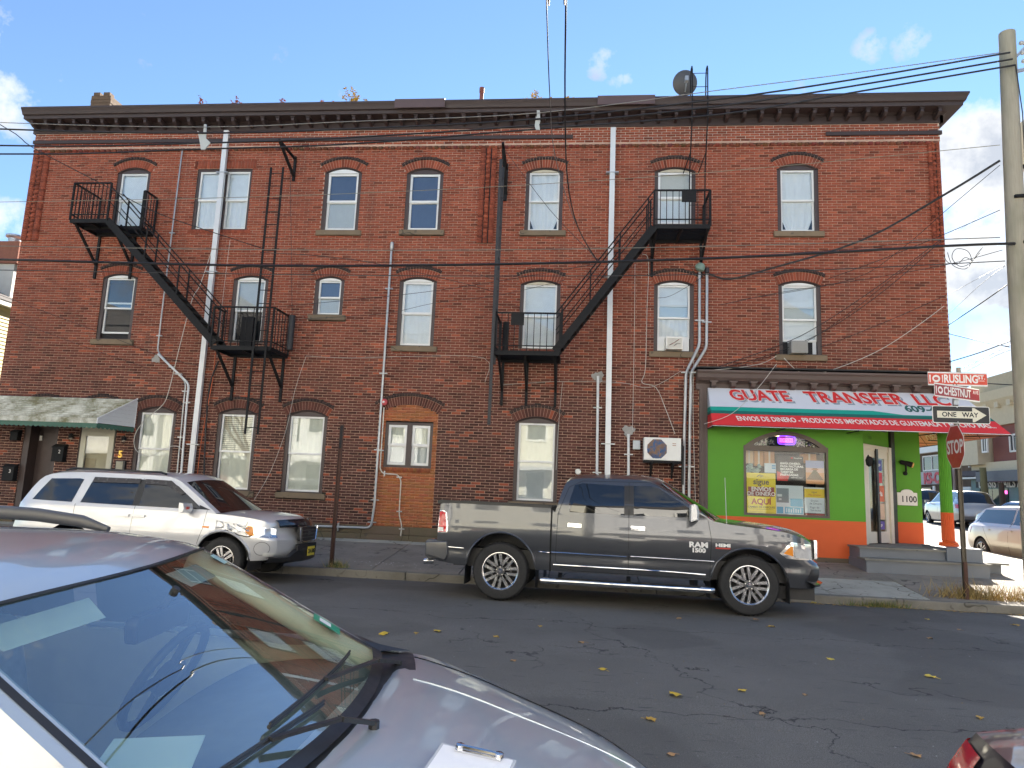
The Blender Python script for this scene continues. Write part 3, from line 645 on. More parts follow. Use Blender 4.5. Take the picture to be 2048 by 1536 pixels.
# ---- chimney and vent
m = MB(); cx0, cz0 = onY(190, 190, 18); cx1, _ = onY(222, 190, 18); chim = None
for i in range(12):
    zz = 11.3+i*.12; e = .06 if i >= 9 else 0.
    for (a, b, y0, y1) in ((cx0-e, cx1+e, 18-e, 19.6+e),): m.box(a+.01*(i % 2), b-.01*(i % 2), y0, y1, zz, zz+.108)
for xq in (cx0, cx1-.2):
    for yq in (17.95, 19.45): m.box(xq, xq+.2, yq, yq+.2, 12.74, 12.84)
m.build('chimney', plain('chimney_brick', (.13, .085, .055), .9, var=.4, scale=9, bump=.3), bld)
# ---------------------------------------------------------------- storefront on the ground floor
M_GREEN = wornpaint_mat('green_wall_paint', (.10, .34, .012), (.20, .36, .14), .74, 5.); M_ORANGE = wornpaint_mat('orange_wall_paint', (.75, .115, .018), (.42, .14, .08), .73, 5.)
M_STEP = wornpaint_mat('grey_step_paint', (.20, .215, .235), (.30, .29, .26), .68, 6.); M_STEPTOP = concrete_mat('step_tread', (.26, .25, .22), .5, .3)
store = empty('storefront', (0, 0, 0)); tag(store, 'bright green and orange painted corner shop front with recessed door', 'storefront')
ZO, ZT = 1.27, 4.05; XA, XB = 2.76, 6.08
swx0, swx1, swz0, swzs, swr = 3.535, 5.335, 1.31, 2.80, .36
def hole_top(x):
    if x <= swx0 or x >= swx1: return None
    xc, zc, R, th = arch_geo(swx0, swx1, swzs, swr); return zc+math.sqrt(max(0, R*R-(x-xc)**2))
m = MB()
m.box(XA, swx0, YW-.03, YW+.2, ZO, ZT); m.box(swx1, XB, YW-.03, YW+.25, ZO, ZT); m.box(swx0, swx1, YW-.03, YW+.2, ZO, swz0)
n = 24
for i in range(n):
    a, b = lerp(swx0, swx1, i/n), lerp(swx0, swx1, (i+1)/n); za = hole_top(a) or swzs; zb = hole_top(b) or swzs
    m.add([(a, YW-.03, za), (b, YW-.03, zb), (b, YW-.03, ZT), (a, YW-.03, ZT), (a, YW+.2, za), (b, YW+.2, zb)], [(0,1,2,3), (0,4,5,1)])
# recessed diagonal door wall and the pier with the number plate
DA, DB = (XB, 16.25), (7.42, 17.62)
m.box(7.42, XR-.02, 17.6, 19.2, ZO, ZT)
def diag(t, z, off=0.):
    dx, dy = DB[0]-DA[0], DB[1]-DA[1]; l = math.hypot(dx, dy); return (DA[0]+dx*t+off*dy/l, DA[1]+dy*t-off*dx/l, z)
m.quad(diag(0, 2.98), diag(1, 2.98), diag(1, ZT), diag(0, ZT))
m.quad(diag(0, .78), diag(.06, .78), diag(.06, 2.98), diag(0, 2.98)); m.quad(diag(.80, .78), diag(1, .78), diag(1, 2.98), diag(.80, 2.98))
m.build('green_wall', M_GREEN, store)
m = MB(); m.box(XA, XB, YW-.034, YW+.2, .48, ZO-.001); m.build('orange_base', M_ORANGE, store); m = MB(); m.box(7.415, XR-.015, 17.595, 19.2, .78, ZO-.001); m.build('orange_pier_base', M_ORANGE, store)
m = MB(); m.box(XA, XB-.02, YW-.028, YW+.2, .30, .478); m.build('base_kerb', M_FOUND, store)
m = MB(); m.box(2.58, 2.757, YW-.06, YW+.2, .35, 4.12); m.box(2.62, 2.66, YW-.08, YW-.058, .4, 4.1); m.box(2.70, 2.735, YW-.08, YW-.058, .4, 4.1); m.build('corner_board', M_CORN2, store)
m = MB(); m.box(6.0, XR-.01, 16.05, 19.2, ZT, ZT+.05); m.build('porch_ceiling', plain('porch_ceiling', (.3, .3, .28), .8), store)
m = MB(); m.box(5.2, 7.41, 17.7, 17.75, .78, ZT); m.box(3.4, 5.5, YW+.9, YW+.95, .4, 4.0); m.build('shop_interior', plain('shop_interior', (.30, .24, .17), .8, var=.4, scale=3), store)
# the small cornice above the awning
prof2 = [(16.01, 4.05), (15.93, 4.05), (15.93, 4.18), (15.88, 4.22), (15.78, 4.24), (15.72, 4.30), (15.70, 4.38), (15.66, 4.42), (15.66, 4.46), (16.01, 4.50)]
m = MB(); m.prism(prof2, 'x', 2.5, XR+.02); m.add([(XR+.02, y_, z) for y_, z in prof2]+[(XR+.02+16.0-y_, y_, z) for y_, z in prof2], [(i, i+1, i+1+len(prof2), i+len(prof2)) for i in range(len(prof2)-1)]); m.add([(XR+.02+16.0-y_, y_, z) for y_, z in prof2]+[(XR+.02+16.0-y_, 20, z) for y_, z in prof2], [(i, i+1, i+1+len(prof2), i+len(prof2)) for i in range(len(prof2)-1)])
sc_ = m.build('cornice', M_CORN2, store); sc_['label'] = 'small brown shop cornice above the awning'
m = MB(); m.box(2.48, XR+.3, 15.68, 16.0, 4.505, 4.53); m.build('flashing', plain('black_flashing', (.02, .02, .022), .7), sc_)
m = MB(); m.box(-.085, .085, 0, .2, .03, .06); m.prism([(.0, .03), (.03, -.05), (.12, -.09), (.2, -.09), (.2, .03)], 'x', -.05, .05); me_b2 = m.mesh('bracket', M_CORN2)
for i in range(13): inst('bracket', me_b2, sc_, (2.86+.43*i, 15.735, 4.17))
# arched shop window
M_WFR = plain('bronze_frame', (.11, .085, .065), .5)
win = empty('shop_window', (0, 0, 0), parent=store); m = MB(); xc, zc, R, th = arch_geo(swx0, swx1, swzs, swr); n = 28
P = [(xc+R*math.sin(a), zc+R*math.cos(a)) for a in [-th+2*th*i/n for i in range(n+1)]]; Pi = [(xc+(p[0]-xc)*.955, lerp(zc, p[1], 1.)-.085) for p in P]
for i in range(n):
    a, b, c, d = P[i], P[i+1], Pi[i+1], Pi[i]; m.add([(a[0], YW-.05, a[1]), (b[0], YW-.05, b[1]), (c[0], YW-.05, c[1]), (d[0], YW-.05, d[1]), (d[0], YW+.06, d[1]), (c[0], YW+.06, c[1])], [(0,1,2,3), (3,2,5,4)])
m.box(swx0, swx1, YW-.045, YW+.06, 2.72, 2.83); m.box(swx0, swx0+.05, YW-.04, YW+.06, swz0, 2.8); m.box(swx1-.05, swx1, YW-.04, YW+.06, swz0, 2.8); m.box(swx0, swx1, YW-.042, YW+.06, swz0, swz0+.05)
m.build('window_frame', M_WFR, win)
M_SHOPGL = glass_thin('shop_glass', (.96, .97, .96), 1.33)
m = MB(); m.box(swx0+.03, swx1-.03, YW+.0, YW+.006, swz0+.03, 2.74); m.build('pane', M_SHOPGL, win)
m = MB(); m.prism([(xc+(p[0]-xc)*.98, p[1]-.03) for p in P], 'y', YW+.0, YW+.006); m.build('transom_pane', M_SHOPGL, win)
m = MB(); m.box(3.6, 5.3, YW+.42, YW+.44, 2.70, 3.1); m.build('ceiling_band', plain('shop_dim', (.13, .11, .10), .8, var=.5, scale=7), win)
# goods and cartons behind the glass
for (a, b, c, d, col) in ((3.62, 3.80, 2.45, 2.74, (.55, .38, .22)), (3.82, 4.02, 2.40, 2.74, (.48, .24, .09)), (4.04, 4.26, 2.40, 2.73, (.45, .22, .09)), (4.86, 5.16, 2.50, 2.70, (.45, .33, .16))):
    m = MB(); m.box(a, b, YW+.2, YW+.4, c, d); m.box((a+b)/2-.02, (a+b)/2+.02, YW+.198, YW+.2, c, d, 1); o = m.build('carton', [plain('carton_%.2f' % col[0], col, .8, var=.12), plain('parcel_tape', (.5, .42, .3), .4)]); tag(o, ['pale carton at the upper left of the shop window', 'brown carton stacked second from left in shop window', 'orange-brown carton next to the black poster in shop window', 'tan carton at the upper right inside the shop window'][int((a > 3.7)+(a > 4.0)+(a > 4.5))], 'carton', 'cartons stacked inside the shop window')
m = MB(); rr = random.Random(3)
for i in range(260):
    side = rr.random() < .6; a = rr.uniform(3.62, 4.25) if side else rr.uniform(4.68, 5.2); z_ = rr.uniform(2.86, 3.0 if a < 3.75 or a > 5.08 else 3.06); s_ = rr.uniform(.012, .035); g_ = rr.uniform(0, 6)
    m.add([(a+s_*math.cos(g_+q), YW+.2+rr.uniform(-.03, .03), z_+s_*math.sin(g_+q)) for q in (0, 2.1, 4.2)], [(0,1,2)], rr.choice((0, 0, 1)))
o = m.build('tinsel', [plain('foil_garland', (.75, .72, .58), .25, .6, var=.3, scale=30), plain('foil_green', (.25, .32, .2), .3, .5)], fix=False); tag(o, 'crumpled shiny foil garland hanging behind the arched transom', 'garland', kind='stuff')
# posters
def poster(name, label, px, col, y=YW+.03, tilt=0.):
    q = [onY(*c, y) for c in px]; x0 = (q[0][0]+q[2][0])/2; x1 = (q[1][0]+q[3][0])/2; z0 = (q[2][1]+q[3][1])/2; z1 = (q[0][1]+q[1][1])/2
    m = MB(); m.box(x0, x1, y, y+.004, z0, z1); o = m.build(name, plain('poster_%s' % label[:9], col, .5, var=.04)); tag(o, label, 'poster', 'posters in the shop window'); return o, x0, x1, z0, z1
def ptext(o, body, cx, cz, size, col, y, name=None, **k):
    mat = plain('ink_%.2f_%.2f_%.2f' % col, col, .5, var=.03); k.setdefault('extrude', .0006); return put_text(body, size, mat, o, frame_M((cx, y-.0025, cz), (1, 0, 0), (0, 0, 1)), **k)
def pbox(o, name, x0, x1, z0, z1, col, y): m = MB(); m.box(x0, x1, y-.0018, y-.0002, z0, z1); return m.build(name, plain('ink_%.2f_%.2f_%.2f' % col, col, .5, var=.03), o)
yp = YW+.03; YEL = (.72, .58, .03)
o, x0, x1, z0, z1 = poster('poster', 'yellow money-transfer poster with a brown rounded label', ((1493,944),(1551,948),(1494,1027),(1552,1030)), YEL); cx = (x0+x1)/2; h_ = z1-z0
ptext(o, 'sigue', cx, z0+h_*.78, .17, (.12, .09, .10), yp, bold=.004); m = MB(); m.tube([(cx-.09, yp-.004, z0+h_*.91), (cx-.03, yp-.004, z0+h_*.95), (cx+.05, yp-.004, z0+h_*.93), (cx-.02, yp-.004, z0+h_*.90)], .008, 5); m.build('logo', plain('ink_logo', (.12, .09, .10), .5), o)
q = pbox(o, 'label_band', x0+.03, x1-.03, z0+h_*.43, z0+h_*.66, (.27, .07, .06), yp); ptext(o, 'ENVÍOS', cx, z0+h_*.60, .125, (.80, .78, .74), yp-.002, bold=.003); ptext(o, 'DE DINERO', cx, z0+h_*.49, .115, (.80, .78, .74), yp-.002, bold=.002)
ptext(o, 'AQUÍ', cx, z0+h_*.30, .17, (.38, .08, .04), yp, bold=.006); ptext(o, 'CAMBIO DE CHEQUES', cx, z0+h_*.17, .058, (.25, .20, .04), yp, bold=.002); pbox(o, 'text_line', x0+.05, x1-.05, z0+h_*.115, z0+h_*.125, (.35, .28, .05), yp); pbox(o, 'text_line', x0+.05, x1-.05, z0+h_*.05, z0+h_*.06, (.5, .4, .05), yp)
o, x0, x1, z0, z1 = poster('poster', 'black and red payment poster in the middle of shop window', ((1555,911),(1607,913),(1553,961),(1607,963)), (.025, .022, .024)); h_ = z1-z0; cx = (x0+x1)/2
m = MB(); m.prism([(x0, z0), (x0+.22, z0), (x0+.27, z0+.14), (x0+.16, z0+.13), (x0, z0+.21)], 'y', yp-.0018, yp-.0002); m.build('red_swoosh', plain('ink_red', (.55, .03, .03), .5), o)
for i, t in enumerate(('ENVÍA DINERO.', 'PAGA FACTURAS.', 'RECARGA DE', 'TARJETAS', 'PREPAGADAS.')): ptext(o, t, x0+.07, z1-.17-.062*i, .062, (.80, .80, .78), yp-.001, bold=.002, align='LEFT')
ptext(o, 'DISPONIBLE AQUÍ', x1-.03, z0+.075, .03, (.78, .78, .76), yp, align='RIGHT'); ptext(o, 'MoneyGram', x1-.03, z1-.045, .034, (.78, .76, .74), yp, align='RIGHT'); pbox(o, 'logo', x0+.30, x0+.34, z1-.06, z1-.03, (.6, .03, .03), yp)
o, x0, x1, z0, z1 = poster('poster', 'sunset poster of a stepped stone pyramid', ((1612,921),(1648,922),(1611,967),(1648,969)), (.62, .30, .12)); h_ = z1-z0; cx = (x0+x1)/2
pbox(o, 'sky_band', x0, x1, z1-.16, z1, (.30, .33, .50), yp); pbox(o, 'haze_band', x0, x1, z1-.26, z1-.16, (.62, .42, .34), yp)
for i in range(7): pbox(o, 'pyramid_step', cx-.17+.022*i, cx+.17-.022*i, z0+.09+.03*i, z0+.12+.03*i, (.20-.008*i, .12, .06), yp-.001)
pbox(o, 'shrine', cx-.045, cx+.045, z0+.30, z0+.345, (.17, .10, .05), yp-.001); pbox(o, 'text_line', cx-.07, cx+.07, z1-.20, z1-.175, (.45, .2, .08), yp-.002)
o, x0, x1, z0, z1 = poster('poster', 'white and blue phone-service poster with small picture tiles', ((1552,970),(1606,972),(1552,1030),(1608,1032)), (.55, .62, .64)); 
for (a, b, c, d, col) in ((.02, .27, .42, .90, (.16, .20, .22)), (.52, .98, .30, .56, (.08, .33, .50)), (.03, .26, .06, .28, (.08, .33, .50)), (.32, .98, .06, .28, (.10, .36, .52)), (.05, .22, .62, .70, (.5, .55, .55)), (.1, .2, .5, .56, (.45, .5, .5))):
    pbox(o, 'picture_tile', lerp(x0, x1, a), lerp(x0, x1, b+ (.2 if d == .9 else 0)), lerp(z0, z1, c), lerp(z0, z1, d), col, yp-(.001 if col[0] > .4 else 0))
for i in range(7): pbox(o, 'picture_tile', lerp(x0, x1, .36+.085*i), lerp(x0, x1, .40+.085*i), lerp(z0, z1, .10), lerp(z0, z1, .25-.02*(i % 3)), (.55, .65, .70), yp-.001)
o, x0, x1, z0, z1 = poster('poster', 'white services poster with a yellow top band', ((1609,974),(1648,976),(1609,1025),(1650,1028)), (.56, .62, .64)); h_ = z1-z0; cx = (x0+x1)/2
pbox(o, 'yellow_band', x0, x1, z0+h_*.60, z1-.03, (.70, .50, .03), yp); ptext(o, 'sigue', cx, z0+h_*.82, .06, (.15, .12, .1), yp-.001); ptext(o, 'Más servicios', cx, z0+h_*.71, .048, (.5, .10, .04), yp-.001); ptext(o, 'Envíos', cx, z0+h_*.48, .062, (.12, .14, .16), yp); ptext(o, 'de Dinero', cx+.02, z0+h_*.37, .062, (.12, .14, .16), yp); ptext(o, 'Pago de', cx, z0+h_*.22, .062, (.12, .14, .16), yp); ptext(o, 'Servicios', cx+.02, z0+h_*.11, .062, (.12, .14, .16), yp)
m = MB(); m.box(x0, x1, yp, yp+.004, z0-.07, z0-.01); o = m.build('poster', plain('poster_redstrip', (.30, .06, .05), .6, var=.4)); tag(o, 'narrow dark red leaflet at the bottom right of the shop window', 'leaflet')
o, x0, x1, z0, z1 = poster('poster', 'pale blue price card left of the black poster', ((1529,926),(1552,927),(1529,945),(1552,946)), (.50, .58, .62)); pbox(o, 'text_line', x1-.09, x1-.01, z1-.07, z1-.04, (.05, .25, .45), yp); pbox(o, 'text_line', x1-.09, x1-.01, z1-.12, z1-.09, (.05, .25, .45), yp)
m = MB()
for i in range(40): a = rr.uniform(3.6, 3.95); z_ = rr.uniform(2.24, 2.42); m.lathe([(.0, -.03), (.04, 0), (.0, .03)], (a, YW+.2, z_), 'y', 6)
o = m.build('plastic_bag', plain('clear_wrap', (.28, .40, .36), .2, var=.5, scale=25), smooth=50); tag(o, 'crinkled greenish plastic-wrapped goods above the yellow poster', 'goods', kind='stuff')
# lit OPEN sign
nx0, nz1_ = onY(1556, 872, YW+.1); nx1, nz0_ = onY(1590, 889, YW+.1); opn = empty('open_sign', ((nx0+nx1)/2, YW+.1, nz0_)); tag(opn, 'lit blue and pink OPEN sign behind the arched transom', 'neon sign')
hw_, hh = (nx1-nx0)/2, (nz1_-nz0_)/2; m = MB(); m.tube([(hw_*math.copysign(abs(math.cos(a))**.35, math.cos(a)), 0, hh+hh*math.copysign(abs(math.sin(a))**.45, math.sin(a))) for a in [2*math.pi*i/40 for i in range(41)]], .012, 6); m.build('blue_tube', plain('neon_blue', (.05, .02, .9), .5, emit=((.10, .02, 1.0), 1.6)), opn)
m = MB(); m.box(-hw_*.8, hw_*.8, .012, .02, hh*.45, hh*1.55); m.build('backing', plain('neon_pink', (.6, .1, .6), .5, emit=((.85, .12, .7), .5)), opn)
put_text('OPEN', .10, plain('neon_red', (.9, .05, .1), .5, emit=((1., .02, .08), 1.2)), opn, frame_M((0, .004, hh), (1, 0, 0), (0, 0, 1)), bold=.004, extrude=.002)
m = MB(); m.box(-.25, .25, .25, .30, hh*2.0+.02, hh*2.0+.035); m.build('lamp', plain('shop_lamp', (.9, .7, .4), .5, emit=((1., .75, .4), 2.)), opn)
# door in the diagonal recess
door = empty('shop_door', (0, 0, 0), parent=store); M_DOORW = plain('door_cream', (.62, .58, .48), .5, var=.08)
def dbox(t0, t1, z0, z1, o0, o1): 
    a = [diag(t0, z0, o0), diag(t1, z0, o0), diag(t1, z0, o1), diag(t0, z0, o1)]; return a+[(p[0], p[1], z1) for p in a]
BF = [(0,3,2,1),(4,5,6,7),(0,1,5,4),(1,2,6,5),(2,3,7,6),(3,0,4,7)]
m = MB()
for t in ((.06, .12, .78, 2.98, .0, .06), (.72, .80, .78, 2.98, .0, .08), (.12, .72, 2.86, 2.98, .0, .06)): m.add(dbox(*t), BF)
m.build('door_frame', M_DOORW, door)
m = MB()
for t in ((.12, .20, .80, 2.86, .01, .045), (.62, .72, .80, 2.86, .01, .045), (.20, .62, .80, 1.05, .01, .045), (.20, .62, 2.70, 2.86, .01, .045)): m.add(dbox(*t), BF)
m.build('door_leaf', M_DOORW, door)
m = MB(); m.add(dbox(.20, .62, 1.05, 2.70, .02, .03), BF); m.build('door_pane', M_SHOPGL, door)
m = MB(); m.add(dbox(.36, .41, .80, 2.90, .05, .09), BF); m.build('astragal', M_BLACKPL, door)
m = MB(); m.add(dbox(.83, .93, .78, 3.9, .0, .06), BF); m.build('black_strip', M_BLACKPL, door)
for (z0, z1, col, t0, t1) in ((2.42, 2.66, (.06, .05, .30), .40, .56), (2.14, 2.38, (.55, .02, .03), .40, .56), (1.72, 2.08, (.62, .12, .04), .40, .60), (1.32, 1.68, (.65, .45, .30), .40, .60), (1.10, 1.28, (.10, .06, .32), .42, .58)):
    m = MB(); m.add(dbox(t0, t1, z0, z1, .034, .038), BF); o = m.build('sticker', plain('sticker_%.2f' % (z0), col, .5, var=.2, scale=30), door)
put_text('ria', .17, M_WHITE, door, frame_M(diag(.50, 1.90, .041), (DB[0]-DA[0], DB[1]-DA[1], 0), (0, 0, 1)), extrude=.0006, bold=.004)
for zz in (2.56, 1.20): put_text('vigo', .09, M_WHITE, door, frame_M(diag(.48, zz, .041), (DB[0]-DA[0], DB[1]-DA[1], 0), (0, 0, 1)), extrude=.0006, bold=.002)
m = MB(); nn = 12; P = [diag(.10, 3.36, .03)]+[diag(.10+.62*(.5-.5*math.cos(math.pi*i/nn)), 3.36+.50*math.sin(math.pi*i/nn), .03) for i in range(1, nn)]+[diag(.72, 3.36, .03)]
m.add(P, [tuple(range(len(P)))]); m.build('fanlight', glass_dark('fanlight_glass', (.10, .075, .06), 1.5), door, fix=False)
m = MB(); m.tube(P+[P[0]], .025, 5); m.build('fanlight_frame', M_WFR, door)
put_text('PRODUCTOS', .15, plain('decal_red', (.55, .08, .05), .5), door, frame_M(diag(.40, 3.60, .045), (DB[0]-DA[0], DB[1]-DA[1], 0), (0, 0, 1)), extrude=.0006, bold=.003)
put_text('1100', .10, plain('faded_green', (.06, .16, .02), .7), door, frame_M(diag(.28, 3.14, .02), (DB[0]-DA[0], DB[1]-DA[1], 0), (0, 0, 1)), extrude=.001)
# steps, plinth, column
st = empty('entrance_steps', (0, 0, 0), parent=store)
m = MB(); m.box(5.70, XR+.02, 15.02, 17.6, .2, .535); m.box(XR+.02, XR+.55, 15.6, 19, .2, .535); m.build('lower_step', M_STEP, st)
m = MB(); m.box(5.66, XR+.05, 14.98, 15.4, .537, .575); m.box(XR+.05, XR+.6, 15.4, 19, .537, .575); m.build('lower_tread', M_STEPTOP, st)
m = MB(); m.box(5.72, XR-.05, 15.40, 19, .30, .742); m.build('upper_step', M_STEP, st)
m = MB(); m.add([(5.68, 15.36, .744), (XR, 15.36, .744), (XR, 19, .744), (5.68, 19, .744), (5.68, 15.36, .782), (XR, 15.36, .782), (XR, 19, .782), (5.68, 19, .782)], BF); m.build('upper_tread', M_STEPTOP, st)
m = MB(); m.box(7.38, XR+.06, 15.32, 16.38, .45, .84); m.build('plinth', M_STEP, st); 
colx, coly = 7.76, 16.02; colm = empty('column', (colx, coly, .84), parent=store)
def fluted(z0, z1, r0, r1, mat, name, parent):
    rows_ = []; 
    for z_, r_ in ((z0, r0), (z1, r1)):
        rows_.append([((r_-(.012 if i % 4 in (1, 2) else 0))*math.cos(2*math.pi*i/80), (r_-(.012 if i % 4 in (1, 2) else 0))*math.sin(2*math.pi*i/80), z_) for i in range(81)])
    m = MB(); m.grid(rows_); return m.build(name, mat, parent)
fluted(.10, .70, .122, .120, M_ORANGE, 'orange_shaft', colm); fluted(.70, 3.20, .120, .102, M_GREEN, 'green_shaft', colm)
m = MB(); m.lathe([(.0, .0), (.19, .0), (.19, .04), (.17, .06), (.18, .08), (.14, .11), (.122, .12)], (0, 0, 0), 'z', 24); m.build('base', M_ORANGE, colm, 40)
m = MB(); m.lathe([(.102, 3.1), (.13, 3.13), (.13, 3.17), (.19, 3.2), (.19, 3.24), (0, 3.24)], (0, 0, 0), 'z', 24); m.build('capital', M_GREEN, colm, 40)
# number plate, wall lamp
nx, nz_ = onY(1814, 998, 17.59); plq = empty('house_number_plaque', (nx, 17.59, nz_)); tag(plq, 'white plaque reading 1100 on the green pier', 'sign')
m = MB(); w2, h2 = .225, .15; top = [(w2*math.cos(a)*.62, h2+.075*math.sin(a)) for a in [math.pi*i/10 for i in range(11)]]; m.prism([(-w2, -h2), (w2, -h2), (w2, h2)]+top+[(-w2, h2)], 'y', -.025, 0); o = m.build('plate', M_WHITE, plq); bevel_mesh(o.data, .004)
put_text('1100', .20, M_BLACK, plq, frame_M((.03, -.027, -.01), (1, 0, 0), (0, 0, 1)), extrude=.001, bold=.004, xscale=.9)
lx, lz = onY(1811, 928, 17.55); lamp = empty('wall_lamp', (lx, 17.6, lz)); tag(lamp, 'dark bronze horn-shaped wall lamp above the 1100 plaque', 'lamp')
m = MB(); m.lathe([(0, 0), (.05, 0), (.05, -.03), (.0, -.04)], (0, 0, -.22), 'y', 12); m.tube([(0, -.03, -.22), (0, -.07, -.15), (0, -.06, -.05), (-.02, -.06, 0)], .022, 8); m.build('arm', M_IRON, lamp, 40)
m = MB(); m.tube([(-.12, -.06, .04), (.0, -.08, .02), (.12, -.11, -.02)], [.05, .055, .07], 10); m.build('shade', M_IRON, lamp, 40); m = MB(); m.tube([(.11, -.108, -.018), (.15, -.118, -.03)], [.066, .06], 10); m.build('bulb', plain('amber_lens', (.75, .42, .12), .3), lamp, 40)
lx, lz = onY(1737, 922, 15.9); l2 = empty('wall_lamp', (lx+.02, 16.0, lz)); tag(l2, 'dark round lamp hanging at the corner by the shop door', 'lamp')
m = MB(); m.lathe([(0, .11), (.05, .09), (.075, .02), (.06, -.08), (.02, -.12), (0, -.12)], (0, -.08, 0), 'z', 12); m.build('shade', M_IRON, l2, 40); m = MB(); m.tube([(0, .0, .1), (0, -.05, .13), (0, -.08, .1)], .012, 6); m.build('bracket', M_IRON, l2)
# ---- shop awning
awn = empty('shop_awning', (0, 0, 0)); tag(awn, 'white, green and red fabric shop awning with lettering wrapping the corner', 'awning')
TX0, TY, TZ = 2.755, 15.90, 4.085; BX0, BY, BZ = 2.745, 15.28, 3.17; TXR, BXR = 8.10, 8.75
def aw(u, v, off=0.):   # u 0..1 left to right, v 0 top .. 1 bottom
    nrm = Vector((0, -(TZ-BZ), -(BY-TY))).normalized()*-1; nrm = Vector((0, -(TZ-BZ), (TY-BY)*1.)).normalized()
    x0 = lerp(TX0, BX0, v); x1 = lerp(TXR, BXR, v); return Vector((lerp(x0, x1, u), lerp(TY, BY, v), lerp(TZ, BZ, v)))+Vector((0, -(TZ-BZ), (TY-BY))).normalized()*off
M_AWW = plain('awning_white', (.62, .64, .70), .5, var=.04); M_AWT = plain('awning_teal', (.01, .33, .25), .5, var=.05); M_AWD = plain('awning_dark_green', (.012, .13, .105), .5, var=.05); M_AWR = plain('awning_red', (.68, .035, .035), .5, var=.05); M_AWIN = plain('awning_lining', (.62, .20, .14), .7, var=.08)
def strip(us, v0s, v1s, mat, name, off=0.):
    rows_ = [[aw(u, v, off) for u, v in zip(us, v0s)], [aw(u, v, off) for u, v in zip(us, v1s)]]; m = MB(); m.grid(rows_); return m.build(name, mat, awn, fix=False)
U = [i/40 for i in range(41)]
white_b = [.50 if u < .60 else lerp(.50, .585, min(1, (u-.60)/.10)) for u in U]; teal_b = [.605]*41; dark_b = [.68]*41; teal_b2 = [max(a, .60) for a in white_b]
strip(U, [0]*41, white_b, M_AWW, 'white_panel'); strip(U, white_b, teal_b2, M_AWT, 'teal_band'); strip(U, teal_b2, dark_b, M_AWD, 'dark_green_band'); strip(U, dark_b, [.985]*41, M_AWR, 'red_band'); strip(U, [.985]*41, [1.]*41, M_WHITE, 'hem')
def side(xt, xb, sgn, name):   # end panels with the same bands
    for v0, v1, mt, nm in ((0, .5, M_AWW, 'white_end'), (.5, .605, M_AWT, 'teal_end'), (.605, .68, M_AWD, 'green_end'), (.68, .985, M_AWR, 'red_end'), (.985, 1., M_WHITE, 'hem_end')):
        a = lambda v: Vector((lerp(xt, xb, v), lerp(TY, BY, v), lerp(TZ, BZ, v))); b = lambda v: Vector((xt, 15.99, lerp(TZ, BZ, v)))
        m = MB(); m.quad(a(v0), a(v1), b(v1), b(v0)); m.build(nm, mt, awn, fix=False)
side(TX0, BX0, -1, 'l')
# the run along the cross street: sloping skin with a lining that shows from below
for v0, v1, mt, nm in ((0, .5, M_AWW, 'white_side'), (.5, .605, M_AWT, 'teal_side'), (.605, .68, M_AWD, 'green_side'), (.68, .985, M_AWR, 'red_side'), (.985, 1., M_WHITE, 'hem_side')):
    a = lambda v: Vector((lerp(TXR, BXR, v), lerp(TY, BY, v), lerp(TZ, BZ, v))); b = lambda v: Vector((lerp(TXR, BXR, v), 19.5, lerp(TZ, BZ, v))); m = MB(); m.quad(a(v0), b(v0), b(v1), a(v1)); m.build(nm, mt, awn, fix=False)
a = lambda v: Vector((lerp(TXR, BXR, v)-.01, lerp(TY, BY, v)+.01, lerp(TZ, BZ, v)-.01)); b = lambda v: Vector((lerp(TXR, BXR, v)-.01, 19.49, lerp(TZ, BZ, v)-.01)); m = MB(); m.quad(a(0), b(0), b(.99), a(.99)); m.build('side_lining', M_AWIN, awn, fix=False)
m = MB(); m.grid([[aw(u, v, -.012) for u in (0.005, .5, .995)] for v in (0.01, .5, .99)]); m.build('front_lining', M_AWIN, awn, fix=False)
m = MB()
for u in (.002, .25, .5, .75, .998): m.tube([aw(u, 0, -.03), aw(u, 1, -.03)], .012, 6); m.tube([aw(u, 1, -.03), (aw(u, 1)[0] if u < .8 else min(aw(u, 1)[0], 8.0), 15.99, BZ)], .012, 6)
m.tube([(BX0, BY+.02, BZ+.01), (BXR, BY+.02, BZ+.01), (BXR-.02, 19.4, BZ+.01)], .014, 6)
for yq in (16.4, 17.2, 18.0, 18.8): m.tube([(TXR, yq, TZ-.02), (BXR-.02, yq, BZ+.01), (XR, yq, BZ+.01)], .012, 6)
m.build('frame', M_IRON, awn)
xd = (aw(.9, .5)-aw(.1, .5)).normalized(); yd = (aw(.5, 0)-aw(.5, 1)).normalized(); M_LETR = plain('letter_red', (.66, .03, .03), .45); M_LETG = plain('letter_grey', (.26, .31, .36), .5); M_LETD = plain('letter_dark', (.02, .11, .10), .5)
def awtext(body, x, v, size, mat, off, **k):
    u = (x-lerp(TX0, BX0, v))/(lerp(TXR, BXR, v)-lerp(TX0, BX0, v)); return put_text(body, size, mat, awn, frame_M(aw(u, v, off), xd, yd), extrude=.001, **k)
def awx(px, py): return onY(px, py, 15.6)[0]
for body, pa, pb in (('GUATE', 1463, 1584), ('TRANSFER', 1616, 1816), ('LLC', 1836, 1905)):
    xa, xb = awx(pa, 800), awx(pb, 800); probe = text_mesh(body, .44, M_LETR, bold=.012); wdt = max(v.co.x for v in probe.vertices)-min(v.co.x for v in probe.vertices); sx = (xb-xa)/wdt; bpy.data.meshes.remove(probe)
    awtext(body, (xa+xb)/2+.055, .235, .44, M_LETG, .003, bold=.016, xscale=sx); awtext(body, (xa+xb)/2, .195, .44, M_WHITE, .005, bold=.022, xscale=sx); awtext(body, (xa+xb)/2, .195, .44, M_LETR, .008, bold=.013, xscale=sx)
